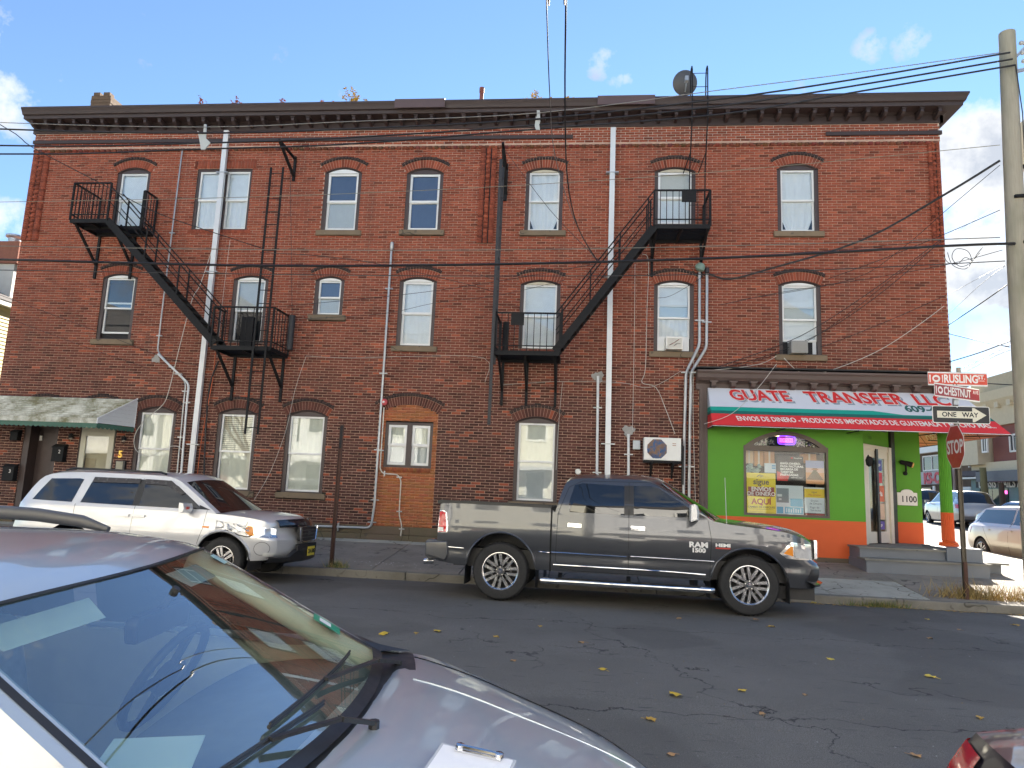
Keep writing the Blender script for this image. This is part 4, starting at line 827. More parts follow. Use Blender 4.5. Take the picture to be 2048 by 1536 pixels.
awtext('609-4', (awx(1797, 826)+awx(1866, 826))/2+.12, .43, .25, M_LETD, .004, bold=.008, xscale=1.12)
body = 'ENVIOS DE DINERO - PRODUCTOS IMPORTADOS DE GUATEMALA Y MUCHO MAS...'; xa, xb = awx(1450, 845), awx(2001, 862); probe = text_mesh(body, .2, M_WHITE, bold=.004); wdt = max(v.co.x for v in probe.vertices)-min(v.co.x for v in probe.vertices); bpy.data.meshes.remove(probe)
awtext(body, (xa+xb)/2, .80, .185, M_WHITE, .004, bold=.003, xscale=(xb-xa)/wdt)
put_text('ENVIOS DE DINERO', .26, plain('lining_text', (.75, .5, .4), .6), awn, frame_M(Vector((lerp(TXR, BXR, .8)-.02, 17.4, lerp(TZ, BZ, .8)-.012)), (0, 1, 0), (-(BXR-TXR), 0, TZ-BZ)), extrude=.001)
# ---------------------------------------------------------------- metal porch awning and the left entrance
paw = empty('porch_awning', (0, 0, 0)); tag(paw, 'mossy white ribbed metal porch awning with scalloped green edge', 'awning')
b_ = NB('mossy_metal'); g_ = b_.geo(); ms = b_.noise(g_, 2.2, 6, .7, .3); mp_ = b_.n('ShaderNodeMapping'); mp_.inputs['Scale'].default_value = (1, 7, 7); b_.l(g_, mp_.inputs[0]); stx = b_.noise(mp_.outputs[0], 2.5, 5, .7)
cc = b_.mix(b_.ramp(ms, [(.40, 0.), (.62, .9)]), (.62, .62, .55), (.12, .11, .03)); cc = b_.mix(b_.ramp(stx, [(.5, 0.), (.8, .6)]), cc, (.20, .19, .15)); b_.p(Base_Color=cc, Roughness=.6); M_MOSS = b_.m
AX0, AX1 = -15.2, onY(277, 798, 16)[0]; AZ1, AZ0 = 3.45, 2.85; FX1, FY = onY(195, 840, 15.0)[0], 15.0
ns_ = 11
for i in range(ns_):
    t0, t1 = i/ns_, (i+1)/ns_; m = MB()
    def ap(t, x_off, dz): return (lerp(AX1, FX1, t)+x_off, lerp(15.98, FY, t), lerp(AZ1, AZ0, t)+dz)
    m.add([(AX0, *ap(t0, 0, 0)[1:]), ap(t0, 0, 0), ap(t1, 0, .034), (AX0, *ap(t1, 0, .034)[1:]), (AX0, *ap(t1, 0, -.01)[1:]), ap(t1, 0, -.01)], [(0,1,2,3), (3,2,5,4)]); m.build('slat', M_MOSS, paw, fix=False)
m = MB(); m.box(AX0, FX1, FY-.02, FY, AZ0-.09, AZ0+.01); m.build('fascia', M_MOSS, paw)
for i in range(7):
    t0, t1 = i/7, (i+1)/7; m = MB()   # horizontal boards of the end panel
    def ep(z_): 
        t = min(1, max(0, (AZ1-z_)/(AZ1-AZ0))); return (lerp(AX1, FX1, t), lerp(15.98, FY, t), z_)
    zt_, zb_ = lerp(AZ1-.01, AZ0-.08, t0), lerp(AZ1-.01, AZ0-.08, t1); a, b = ep(zt_), ep(zb_); m.add([a, (AX1+.0, 15.98, zt_), (AX1+.012, 15.98, zb_), (b[0]+.012, b[1], zb_)], [(0,1,2,3)]); m.build('end_slat', M_WHITEMETAL, paw, fix=False)
m = MB(); m.tube([(AX1, 15.97, AZ1+.01), (FX1, FY, AZ0+.02), (FX1, FY-.005, AZ0-.09)], .022, 6); m.tube([(AX1, 15.97, AZ1), (AX1, 15.97, AZ0-.1)], .012, 5); m.build('corner_trim', M_WHITEMETAL, paw)
def scallop(p0, p1, n, name):
    p0, p1 = Vector(p0), Vector(p1); top, bot = [], []
    for i in range(n*6+1): t = i/(n*6); q = p0.lerp(p1, t); top.append(q); bot.append(q-Vector((0, 0, .085+.035*abs(math.sin(t*n*math.pi)))))
    m = MB(); m.grid([top, bot]); m.build(name, plain('valance_green', (.045, .12, .085), .6, var=.2), paw, fix=False)
scallop((AX0, FY-.004, AZ0-.09), (FX1, FY-.004, AZ0-.09), 34, 'valance'); scallop((FX1, FY-.002, AZ0-.09), (AX1, 15.97, AZ0-.09), 9, 'valance')
# doors
d1 = OPS['d1']; m = MB(); m.box(d1.x0, d1.x0+.16, YW+.02, YW+.4, .42, 3.15); m.box(d1.x1-.10, d1.x1, YW+.02, YW+.4, .42, 3.15); m.box(d1.x0, d1.x1, YW+.05, YW+.4, 2.95, 3.27); fr_ = m.build('door', M_BROWN, bld); fr_['label'] = 'dark brown front door under the porch awning'
m = MB(); m.box(d1.x0+.16, d1.x1-.10, YW+.30, YW+.36, .42, 2.95); 
for a, b in ((.7, 1.55), (1.75, 2.75)): m.box(d1.x0+.28, d1.x1-.22, YW+.285, YW+.3, a, b)
m.build('leaf', M_BROWN, fr_); m = MB(); m.box(d1.x0+.21, d1.x0+.27, YW+.27, YW+.3, 2.38, 2.5); m.build('porch_bulb', M_WHITE, fr_)
d2 = OPS['d2']; m = MB(); m.box(d2.x0, d2.x0+.06, YW+.02, YW+.2, .42, 3.2); m.box(d2.x1-.04, d2.x1, YW+.02, YW+.2, .42, 3.2); m.box(d2.x0, d2.x1, YW+.02, YW+.2, 2.78, 3.28); fr_ = m.build('door', M_BROWN, bld); fr_['label'] = 'cream storm door with a tall glass pane'
M_STORM = plain('storm_door', (.50, .48, .38), .45, var=.06); a, b = d2.x0+.06, d2.x1-.04; m = MB(); m.box(a, a+.13, YW-.01, YW+.04, .45, 2.76); m.box(b-.13, b, YW-.01, YW+.04, .45, 2.76); m.box(a+.13, b-.13, YW-.01, YW+.04, 2.52, 2.76); m.box(a+.13, b-.13, YW-.01, YW+.04, .45, .75); m.build('storm_leaf', M_STORM, fr_)
m = MB(); m.box(a+.12, b-.12, YW+.01, YW+.016, .75, 2.52); m.build('pane', M_PANE, fr_); m = MB(); m.box(a+.1, b-.1, YW+.10, YW+.12, .45, 2.6); m.build('inner_door', plain('inner_door', (.45, .38, .24), .6, var=.2), fr_)
def mailbox(px, py, num, label, w=.30, h=.40):
    x, z = onY(px, py, 15.9); o = empty('mailbox', (x, 16.0, z)); tag(o, label, 'mailbox', 'black mailboxes by the left entrance'); m = MB(); m.prism([(-.14, -h/2), (-.14, h/2-.06), (-.03, h/2), (0, h/2), (0, -h/2)], 'x', -w/2, w/2); q = m.build('box', M_IRON, o); bevel_mesh(q.data, .006)
    m = MB(); m.prism([(-.155, h/2-.085), (-.155, h/2-.06), (-.02, h/2+.012), (-.02, h/2-.005)], 'x', -w/2-.01, w/2+.01); m.build('lid', M_IRON, o)
    if num: put_text(num, .12, M_WHITE, o, frame_M((.05, -.142, .03), (1, 0, 0), (0, 0, 1)), extrude=.001)
mailbox(30, 870, None, 'small plain black mailbox beside the brown door, upper left', .2, .26); mailbox(18, 945, '3', 'black mailbox numbered 3 at the left picture edge'); mailbox(117, 906, '2', 'black mailbox numbered 2 between brown and cream doors', .30, .42)
x, z = onY(241, 909, 15.99); m5 = text_mesh('5', .22, plain('brass', (.75, .48, .10), .35, .6), extrude=.008, bold=.008); m5.transform(frame_M((x, 15.985, z), (1, 0, 0), (0, 0, 1))); o = inst('house_number', m5); tag(o, 'brass house number 5 right of the cream storm door', 'house number')
for px, py, lab in ((141, 875, 'small black porch lamp between the two left doors'), (247, 880, 'small black porch lamp above the brass number 5')):
    x, z = onY(px, py, 15.9); o = empty('porch_lamp', (x, 16.0, z)); tag(o, lab, 'lamp', 'porch lamps by the left doors'); m = MB(); m.lathe([(0, .1), (.04, .09), (.06, .05), (.055, 0), (0, 0)], (0, -.09, 0), 'z', 10); m.tube([(0, 0, .05), (0, -.09, .1)], .015, 6); m.build('cap', M_IRON, o, 40); m = MB(); m.lathe([(.045, 0), (.05, -.06), (.03, -.1), (0, -.1)], (0, -.09, 0), 'z', 10); m.build('glass', glass_thin('lamp_glass', (.8, .8, .75)), o, 40)
x, z = onY(242, 930, 15.95); m = MB(); m.box(x-.14, x+.10, 15.94, 16.0, z-.2, z+.10); m.box(x-.12, x+.05, 15.935, 15.94, z-.2, z+.085, 1); o = m.build('notice_box', [M_BLACKPL, plain('notice_paper', (.4, .37, .28), .7, var=.3)]); tag(o, 'small black-framed notice box below the brass number 5', 'notice box')
# ---------------------------------------------------------------- fire escapes
def railing(parent, pts, z0, hgt, nb, name='railing', mid=True, r=.010):
    """posts at the corners, top and bottom rail, thin bars between"""
    m = MB()
    for i, (x, y) in enumerate(pts): m.box(x-.02, x+.02, y-.02, y+.02, z0-.03, z0+hgt)
    for (a, b), n in zip(zip(pts, pts[1:]), nb):
        m.bar((a[0], a[1], z0+hgt), (b[0], b[1], z0+hgt), .045, .03); m.bar((a[0], a[1], z0+.12), (b[0], b[1], z0+.12), .03, .02)
        for k in range(1, n): t = k/n; x, y = lerp(a[0], b[0], t), lerp(a[1], b[1], t); m.bar((x, y, z0+.0), (x, y, z0+hgt), .015, .015, up=(0, 1, 0))
    return m.build(name, M_IRON, parent)
def platform(parent, x0, x1, y0, y1, z, nsl=11):
    m = MB(); 
    for a in ((x0, x1, y0, y0+.03), (x0, x1, y1-.03, y1)): m.box(a[0], a[1], a[2], a[3], z-.09, z+.01)
    for a in ((x0, x0+.03, y0, y1), (x1-.03, x1, y0, y1), ((x0+x1)/2-.02, (x0+x1)/2+.02, y0, y1)): m.box(a[0], a[1], a[2]+.03, a[3]-.03, z-.08, z-.0)
    p = m.build('platform', M_IRON, parent)
    for k in range(nsl): y = lerp(y0+.05, y1-.05, k/(nsl-1)); q = MB(); q.box(x0+.03, x1-.03, y-.02, y+.02, z-.012, z+.008); q.build('slat', M_IRON, p)
def wall_bracket(parent, x, y0, z, drop):
    m = MB(); m.bar((x, y0+.05, z-.06), (x, YW-.03, z-drop), .05, .05); m.box(x-.03, x+.03, YW-.05, YW-.0, z-drop-.35, z-.04); m.build('support_bracket', M_IRON, parent)
def stairs(parent, top, bot, y0, y1, nt=13, rail=.85):
    """top and bot: (x,z); stringers at y0 and y1"""
    for y in (y0, y1): m = MB(); m.bar((top[0], y, top[1]), (bot[0], y, bot[1]), .02, .165); m.build('stringer', M_IRON, parent)
    for k in range(nt): t = (k+.5)/nt; q = MB(); x, z = lerp(top[0], bot[0], t), lerp(top[1], bot[1], t); q.box(x-.11, x+.11, y0+.02, y1-.02, z-.015, z+.015); q.build('tread', M_IRON, parent)
    for y in (y0, y1):
        m = MB(); m.tube([(top[0], y, top[1]+rail), (bot[0], y, bot[1]+rail)], .016, 6); m.tube([(top[0], y, top[1]+rail*.55), (bot[0], y, bot[1]+rail*.55)], .012, 6)
        for t in (.06, .35, .65, .94): x, z = lerp(top[0], bot[0], t), lerp(top[1], bot[1], t); m.bar((x, y, z), (x, y, z+rail), .03, .03, up=(0, 1, 0))
        m.build('handrail', M_IRON, parent)
def ladder(parent, xa, xb, y, z0, z1, n, name='ladder', mat=None):
    m = MB()
    for x in (xa, xb): m.bar((x, y, z0), (x, y, z1), .045, .03, up=(0, 1, 0))
    for k in range(n): z = lerp(z0+.15, z1-.15, k/(n-1)); m.tube([(xa, y, z), (xb, y, z)], .010, 5)
    return m.build(name, mat or M_IRON, parent)
YF = 15.02
# left one
fe = empty('fire_escape', (0, 0, 0)); tag(fe, 'black iron fire escape on the left half with stairs and drop ladder', 'fire escape')
fx0, fz3 = onY(140, 438, YF); fxm = onY(214, 440, YF)[0]; fxr = onY(306, 470, 15.95)[0]; YM = 15.48
platform(fe, fx0, fxr, YM, YW-.03, fz3, 6); platform(fe, fx0, fxm, YF, YM, fz3, 6)
railing(fe, [(fx0, YW-.05), (fx0, YF), (fxm, YF)], fz3, .92, (8, 9)); railing(fe, [(fxm+.55, YM), (fxr, YM), (fxr, YW-.05)], fz3, .92, (4, 4))
lx0, lz2 = onY(421, 691, YF); lx1 = onY(541, 700, YF)[0]
platform(fe, lx0, lx1, YF, YW-.03, lz2, 10); railing(fe, [(lx0, YM), (lx0, YF), (lx1, YF), (lx1, YW-.05)], lz2, .92, (1, 9, 6))
stairs(fe, (fxm, fz3-.02), (lx0+.08, lz2+.05), YF+.01, YM-.02, 15)
for x in (fx0+.10, fxr-.5): wall_bracket(fe, x, YF, fz3, .85)
for x in (lx0+.12, lx1-.1): wall_bracket(fe, x, YF, lz2, .80)
a1, zt_ = onY(540, 335, YF-.06); a2, _ = onY(556, 335, YF-.06); _, zb_ = onY(492, 868, YF-.06); ladder(fe, a1+.03, a2+.13, YF-.06, zb_, zt_, 20, 'drop_ladder')
m = MB(); hx, hz = onY(577, 318, 15.6); m.bar((hx, 15.97, hz+.18), (hx-.02, 15.05, hz+.22), .05, .05); m.bar((hx, 15.97, hz-.28), (hx-.02, 15.10, hz+.2), .06, .05); m.box(hx-.03, hx+.03, 15.95, 16.0, hz-.4, hz+.25); m.build('hoist_arm', M_IRON, fe)
m = MB(); cx_, cz_ = onY(560, 520, 15.6); m.tube([(hx, 15.75, hz-.2), (lx1+.12, 15.75, lz2+.85)], .006, 5); m.build('cable', M_CABLE, fe); m = MB(); m.lathe([(0, -.42), (.075, -.42), (.075, .42), (0, .42)], (lx1+.12, 15.75, lz2+.50), 'z', 14); m.build('counterweight', M_IRONG, fe, 40)
m = MB(); m.box(lx0+.25, lx0+.55, 15.85, 15.97, lz2+.05, lz2+.9); m.build('gate', M_IRON, fe)
# right one
fe2 = empty('fire_escape', (0, 0, 0)); tag(fe2, 'black iron fire escape on the right half with roof ladder', 'fire escape')
gx0, gz3 = onY(1308, 449, YF); gx1 = onY(1421, 449, YF)[0]; hx0, hz2 = onY(988, 701, YF); hx1 = onY(1119, 705, YF)[0]
platform(fe2, gx0, gx1, YF, YW-.03, gz3, 11); railing(fe2, [(gx0, YF), (gx1, YF), (gx1, YW-.05)], gz3, .80, (9, 6))
platform(fe2, hx0, hx1, YF, YW-.03, hz2, 11); railing(fe2, [(hx0, YW-.05), (hx0, YF), (hx1, YF)], hz2, .86, (5, 10))
stairs(fe2, (gx0+.0, gz3-.05), (hx1-.10, hz2+.02), YF+.01, YM-.02, 15)
m = MB(); m.box(gx0-.06, gx0-.02, YM-.06, YM, gz3-.35, gz3+.72); m.build('newel', M_IRON, fe2)
for x in (gx0+.05, gx1-.05): wall_bracket(fe2, x, YF, gz3, .55)
for x in (hx0+.10, (hx0+hx1)/2-.05, hx1-.1): wall_bracket(fe2, x, YF, hz2, .75)
a1, zt_ = onY(1001, 305, YF-.02); _, zb_ = onY(975, 850, YF-.02); m = MB(); xl = onY(990, 600, YF-.02)[0]
m.box(xl-.035, xl+.035, YF-.10, YF-.07, zb_, zt_-.2); m.box(xl-.035, xl+.035, YF+.30, YF+.33, zb_+1.4, zt_-.2)
for k in range(24): z = lerp(zb_+.2, zt_-.5, k/23); m.tube([(xl, YF-.08, z), (xl, YF+.31, z)], .010, 5)
m.build('drop_ladder', M_IRONG, fe2)
m = MB(); m.bar((xl, YW-.03, zt_+.05), (xl, YF+.1, zt_+.30), .06, .05); m.bar((xl+.02, YW-.03, zt_-.6), (xl, YF+.2, zt_+.2), .07, .06); m.box(xl-.04, xl+.04, YW-.06, YW, zt_-.75, zt_+.2); m.build('hoist_arm', M_IRON, fe2)
m = MB(); m.lathe([(0, -.4), (.07, -.4), (.07, .4), (0, .4)], (hx0+.16, 15.75, hz2+.42), 'z', 14); m.build('counterweight', M_IRON, fe2, 40)
for (x, z) in ((gx0+.62, gz3+.62), (hx0+.52, hz2+.68)):
    m = MB(); m.box(x-.17 if z < 6 else x-.02, x+.12 if z < 6 else x+.30, YF-.03, YF-.005, z-.10, z+.16); m.build('notice_plate', M_IRON, fe2)
# gooseneck roof ladder over the right platform
rx0, rz0 = onY(1378, 455, 15.75); rx1 = onY(1409, 455, 15.75)[0]; rt = onY(1380, 140, 15.5)[1]; m = MB()
for x in (rx0, rx1): m.tube([(x, 15.72, gz3+.0), (x, 15.66, 9.2), (x, 15.30, 10.3), (x, 15.30, rt-.12), (x, 15.36, rt), (x, 15.48, rt), (x, 15.55, rt-.2), (x, 15.58, 10.95)], .016, 6)
for k in range(11): z = gz3+.4+k*.34; y = interp(z, [(gz3, 15.72), (9.2, 15.66), (10.3, 15.30), (13, 15.3)]); m.tube([(rx0, y, z), (rx1, y, z)], .008, 5)
for x in (rx0, rx1): m.tube([(x, 15.5, 9.55), (x-.1, 16.0, 9.25)], .012, 5)
m.build('roof_ladder', M_IRON, fe2)
# ---------------------------------------------------------------- downspouts, conduits, cables on the wall
def pipe(name, label, cat, pts, r, mat, group=None, square=False, straps=0):
    P = [Vector(p) for p in pts]; root = empty(name, P[-1]) ; tag(root, label, cat, group); m = MB()
    if square:
        for a, b in zip(P, P[1:]): m.bar(a-P[-1], b-P[-1], r*2.2, r*1.6, up=(0, 1, 0))
    else:
        m.tube([p-P[-1] for p in smooth_path(P, .12)], r, 8)
    m.build('tube', mat, root, 40)
    for k in range(straps):
        t = (k+.5)/straps*(len(P)-1); i = min(int(t), len(P)-2); q = P[i].lerp(P[i+1], t-i)-P[-1]; d = abs((P[i+1]-P[i]).normalized().z)
        m = MB(); w_ = r*2.2+.03
        if d > .5: m.box(q[0]-w_, q[0]+w_, q[1]-r*1.05, q[1]+r+.01, q[2]-.012, q[2]+.012)
        else: m.box(q[0]-.012, q[0]+.012, q[1]-r*1.05, q[1]+r+.01, q[2]-w_, q[2]+w_)
        m.build('strap', M_GALV, root)
    return root
def smooth_path(P, rad, n=5):
    P = [Vector(p) for p in P]; out = [P[0]]
    for a, b, c in zip(P, P[1:], P[2:]):
        u = (a-b); v = (c-b); d = min(rad, u.length*.45, v.length*.45); s, e = b+u.normalized()*d, b+v.normalized()*d
        for k in range(n+1): t = k/n; out.append(s.lerp(b, t).lerp(b.lerp(e, t), t))
    return out+[P[-1]]
def wp(px, py, y=15.93): return pt(px, py, y)
pipe('downspout', 'white downspout on the left half, in front of the double window', 'downspout', [wp(454, 262, 15.9), wp(430.6, 489, 15.9), wp(381, 949, 15.9), wp(372, 1040, 15.9)], .055, M_WHITEMETAL, 'white downspouts on the facade', True, 4)
pipe('downspout', 'white downspout right of the middle between two fire escape stairs', 'downspout', [wp(1226.5, 256, 15.9), wp(1221.5, 500, 15.9), wp(1215, 946, 15.9), wp(1213, 1060, 15.9)], .055, M_WHITEMETAL, 'white downspouts on the facade', True, 4)
pipe('conduit', 'thin grey conduit from the left roofline bending down behind SUV', 'conduit', [wp(365, 298), wp(322, 640), wp(315, 703), wp(372, 765), wp(368, 800), wp(354, 950), wp(350, 1000)], .018, M_GALV, None, False, 6)
pipe('conduit', 'thick grey service conduit beside the kinked thin one', 'conduit', [wp(316, 708, 15.9), wp(378, 768, 15.9), wp(374, 805, 15.9), wp(362, 950, 15.9), wp(358, 1000, 15.9)], .026, M_WHITEMETAL, None, False, 3)
fac_ = pipe('conduit', 'grey fire-alarm conduit with capped top running along the base', 'conduit', [wp(783.5, 492), wp(770, 700), wp(757, 890), wp(749, 1010), wp(742, 1056), wp(630, 1052)], .028, M_GALV, None, False, 6)
m = MB(); q = wp(784, 490); m.lathe([(0, .09), (.045, .06), (.05, -.09), (.03, -.12), (0, -.12)], (0, 0, 0), 'z', 10); o = m.build('conduit_cap', M_GALV, fac_, 40, Vector(q)-fac_.location)
pipe('conduit', 'thin pale conduit from the red bell down to the pavement', 'conduit', [wp(768, 815), wp(760, 938), wp(766, 947), wp(795, 949), wp(802, 960), wp(798, 1030), wp(804, 1052), wp(801, 1072)], .014, plain('pale_conduit', (.6, .56, .48), .45), None, False, 5)
pipe('conduit', 'grey pipe rising to a round cement patch left of downspout', 'conduit', [wp(1196, 752), wp(1194, 945), wp(1193, 1040)], .030, M_WHITEMETAL, None, False, 3)
pipe('conduit', 'grey pipe with cement patch beside the air-conditioner condenser', 'conduit', [wp(1257, 868), wp(1257, 950), wp(1257, 1040)], .030, M_WHITEMETAL, None, False, 2)
pipe('conduit', 'left one of two tall service conduits by the shop', 'conduit', [wp(1399, 545), wp(1399, 690), wp(1372, 745), wp(1368, 900), wp(1367, 1000)], .034, M_GALV, 'tall service conduits left of the shop', False, 3)
pipe('conduit', 'right one of two tall service conduits by the shop', 'conduit', [wp(1414, 545), wp(1413, 695), wp(1382, 745), wp(1379, 900), wp(1378, 1000)], .034, M_GALV, 'tall service conduits left of the shop', False, 3)
M_CEMENT = plain('cement_patch', (.34, .33, .31), .95, var=.25, scale=15, bump=.5)
def splat(px, py, r, label):
    x, z = onY(px, py, 15.99); m = MB(); n = 18; ph = random.random()*6; P = [(r*(1+.22*math.sin(3*a+ph)+.14*math.sin(7*a))*math.cos(a), r*(1+.22*math.sin(3*a+ph)+.14*math.sin(7*a))*math.sin(a)) for a in [2*math.pi*i/n for i in range(n)]]; m.prism(P, 'y', -.012, .005); o = m.build('cement_patch', M_CEMENT, None, None, (x, YW-.002, z)); tag(o, label, 'cement patch', 'cement patches around pipes')
splat(1196, 754, .13, 'round cement patch at the pipe left of the downspout'); splat(1257, 862, .13, 'round cement patch left of the air-conditioner condenser'); splat(312, 718, .10, 'grey cement patch at the kinked conduit')
def wire(name, label, pts, r, mat=None, cat='cable', group=None, sub=4):
    """pts: pixel x, y and world Y, or 4-tuples ('w', x, y, z)"""
    P = [Vector(p[1:]) if p[0] == 'w' else Vector(pt(*p)) for p in pts]; Q = []
    for i in range(len(P)-1):
        p0, p1, p2, p3 = P[max(i-1, 0)], P[i], P[i+1], P[min(i+2, len(P)-1)]
        for k in range(sub): t = k/sub; Q.append(.5*((2*p1)+(p2-p0)*t+(2*p0-5*p1+4*p2-p3)*t*t+(3*p1-p0-3*p2+p3)*t**3))
    Q.append(P[-1]); m = MB(); m.tube(Q, r, 6); o = m.build(name, mat or M_CABLE, None, 60); tag(o, label, cat, group); return o
GA = 'overhead cables along the street'; YC = 12.9
wire('overhead_cable', 'topmost thin pale overhead cable crossing the cornice', [(-700, 215, 12.9), (0, 245, YC), (405, 254, YC), (700, 243, YC), (1075, 226, YC), (1440, 180, YC), (1700, 147, YC), (2010, 104, YC)], .008, plain('bare_wire', (.32, .31, .28), .5, .4), 'cable', GA)
wire('overhead_cable', 'second overhead cable from the top, black, from the pole', [(-700, 225, 12.9), (0, 258, YC), (405, 266, YC), (700, 258, YC), (1075, 238, YC), (1440, 198, YC), (1700, 160, YC), (2020, 105, YC)], .017, None, 'cable', GA)
wire('overhead_cable', 'third overhead cable from the top, black, from the pole', [(-700, 262, 12.95), (0, 291, 12.95), (405, 286, 12.95), (700, 275, 12.95), (1075, 250, 12.95), (1440, 212, 12.95), (1700, 173, 12.95), (2025, 118, 12.95)], .017, None, 'cable', GA)
wire('overhead_cable', 'lowest of the three thick overhead cables at the cornice', [(-700, 285, 13.0), (0, 308, 13.0), (405, 298, 13.0), (700, 288, 13.0), (1075, 258, 13.0), (1440, 229, 13.0), (1700, 186, 13.0), (2030, 130, 13.0)], .017, None, 'cable', GA)
for px, ys_ in ((1075, (221, 260)), (405, (249, 300))):
    m = MB(); zt_, zb_ = pt(px, ys_[0], 12.94), pt(px, ys_[1], 12.94); c = Vector(zb_); 
    m.prism([(-.03, 0), (.05, .0), (.16 if px < 500 else .03, .28*(zt_[2]-zb_[2])), (.05, .45*(zt_[2]-zb_[2])), (.03, 1.0*(zt_[2]-zb_[2])), (-.03, 1.0*(zt_[2]-zb_[2])), (-.02, .6*(zt_[2]-zb_[2])), (-.16 if px < 500 else -.04, .75*(zt_[2]-zb_[2])), (-.10 if px < 500 else -.05, .45*(zt_[2]-zb_[2])), (-.06, .2*(zt_[2]-zb_[2]))], 'y', -.012, .012); o = m.build('cable_spacer', plain('spacer_grey', (.42, .44, .43), .5), None, None, c); bevel_mesh(o.data, .004)
    tag(o, 'pale grey cable spacer hanging %s' % ('near the middle of the cornice' if px > 500 else 'in front of the left downspout'), 'cable spacer', 'cable spacers')
wire('overhead_cable', 'thin tan cable crossing the top-storey windows', [(-600, 412, 13.1), (0, 404, 13.1), (500, 394, 13.1), (960, 375, 13.1), (1440, 343, 13.1), (2000, 290, 13.1)], .006, plain('tan_wire', (.20, .18, .13), .6), 'cable', GA)
wire('overhead_cable', 'thin twisted cable above the thick communication cable', [(-600, 484, 13.1), (0, 492, 13.1), (500, 499, 13.1), (960, 500, 13.1), (1440, 492, 13.1), (2000, 475, 13.1)], .009, plain('tan_wire2', (.14, .13, .11), .6), 'cable', GA)
wire('overhead_cable', 'thick black communication cable between second and third floor', [(-600, 506, 13.05), (0, 519, 13.05), (500, 531, 13.05), (960, 529, 13.05), (1440, 516, 13.05), (1890, 492, 13.05), (2030, 487, 13.05)], .024, None, 'cable', GA)
wire('overhead_cable', 'thin black cable close below the thick communication cable', [(-600, 530, 13.15), (0, 540, 13.15), (500, 548, 13.15), (960, 552, 13.15), (1440, 548, 13.15), (2010, 522, 13.15)], .009, None, 'cable', GA)
wire('service_cable', 'heavy black service cable from the pole to the wall conduits', [(2000, 321, 13.2), (1891, 388, 13.9), (1723, 481, 14.9), (1538, 538, 15.6), (1460, 558, 15.85), (1418, 548, 15.88)], .022)
wire('service_cable', 'thin line below the heavy service cable beside the pole', [(2000, 330, 13.2), (1893, 420, 13.7), (1800, 500, 14.6), (1700, 560, 15.5), (1480, 600, 15.9)], .006)
wire('house_drop', 'left one of two cables dropping from the top of the picture', [('w', -.4, -5.2, 6.9), (1091, -160, 5.2), (1093, 0, 6.8), (1100, 200, 9.2), (1110, 310, 10.9), (1145, 430, 12.2), (1188, 516, 13.0)], .007, plain('grey_wire', (.12, .12, .12), .5), 'cable', 'cables dropping from overhead')
wire('house_drop', 'right, thicker one of two cables dropping from the top', [('w', .3, -5.2, 6.9), (1134, -160, 5.4), (1132, 0, 7.0), (1130, 200, 9.2), (1135, 360, 11.0), (1156, 455, 12.2), (1194, 521, 13.0)], .011, None, 'cable', 'cables dropping from overhead')
wire('service_cable', 'black cable slanting down across the left fire escape', [(-300, 90, 13.1), (0, 249, 13.5), (67, 296, 13.8), (208, 370, 14.3), (312, 425, 14.6), (430, 466, 15.2), (525, 497, 15.9)], .011)
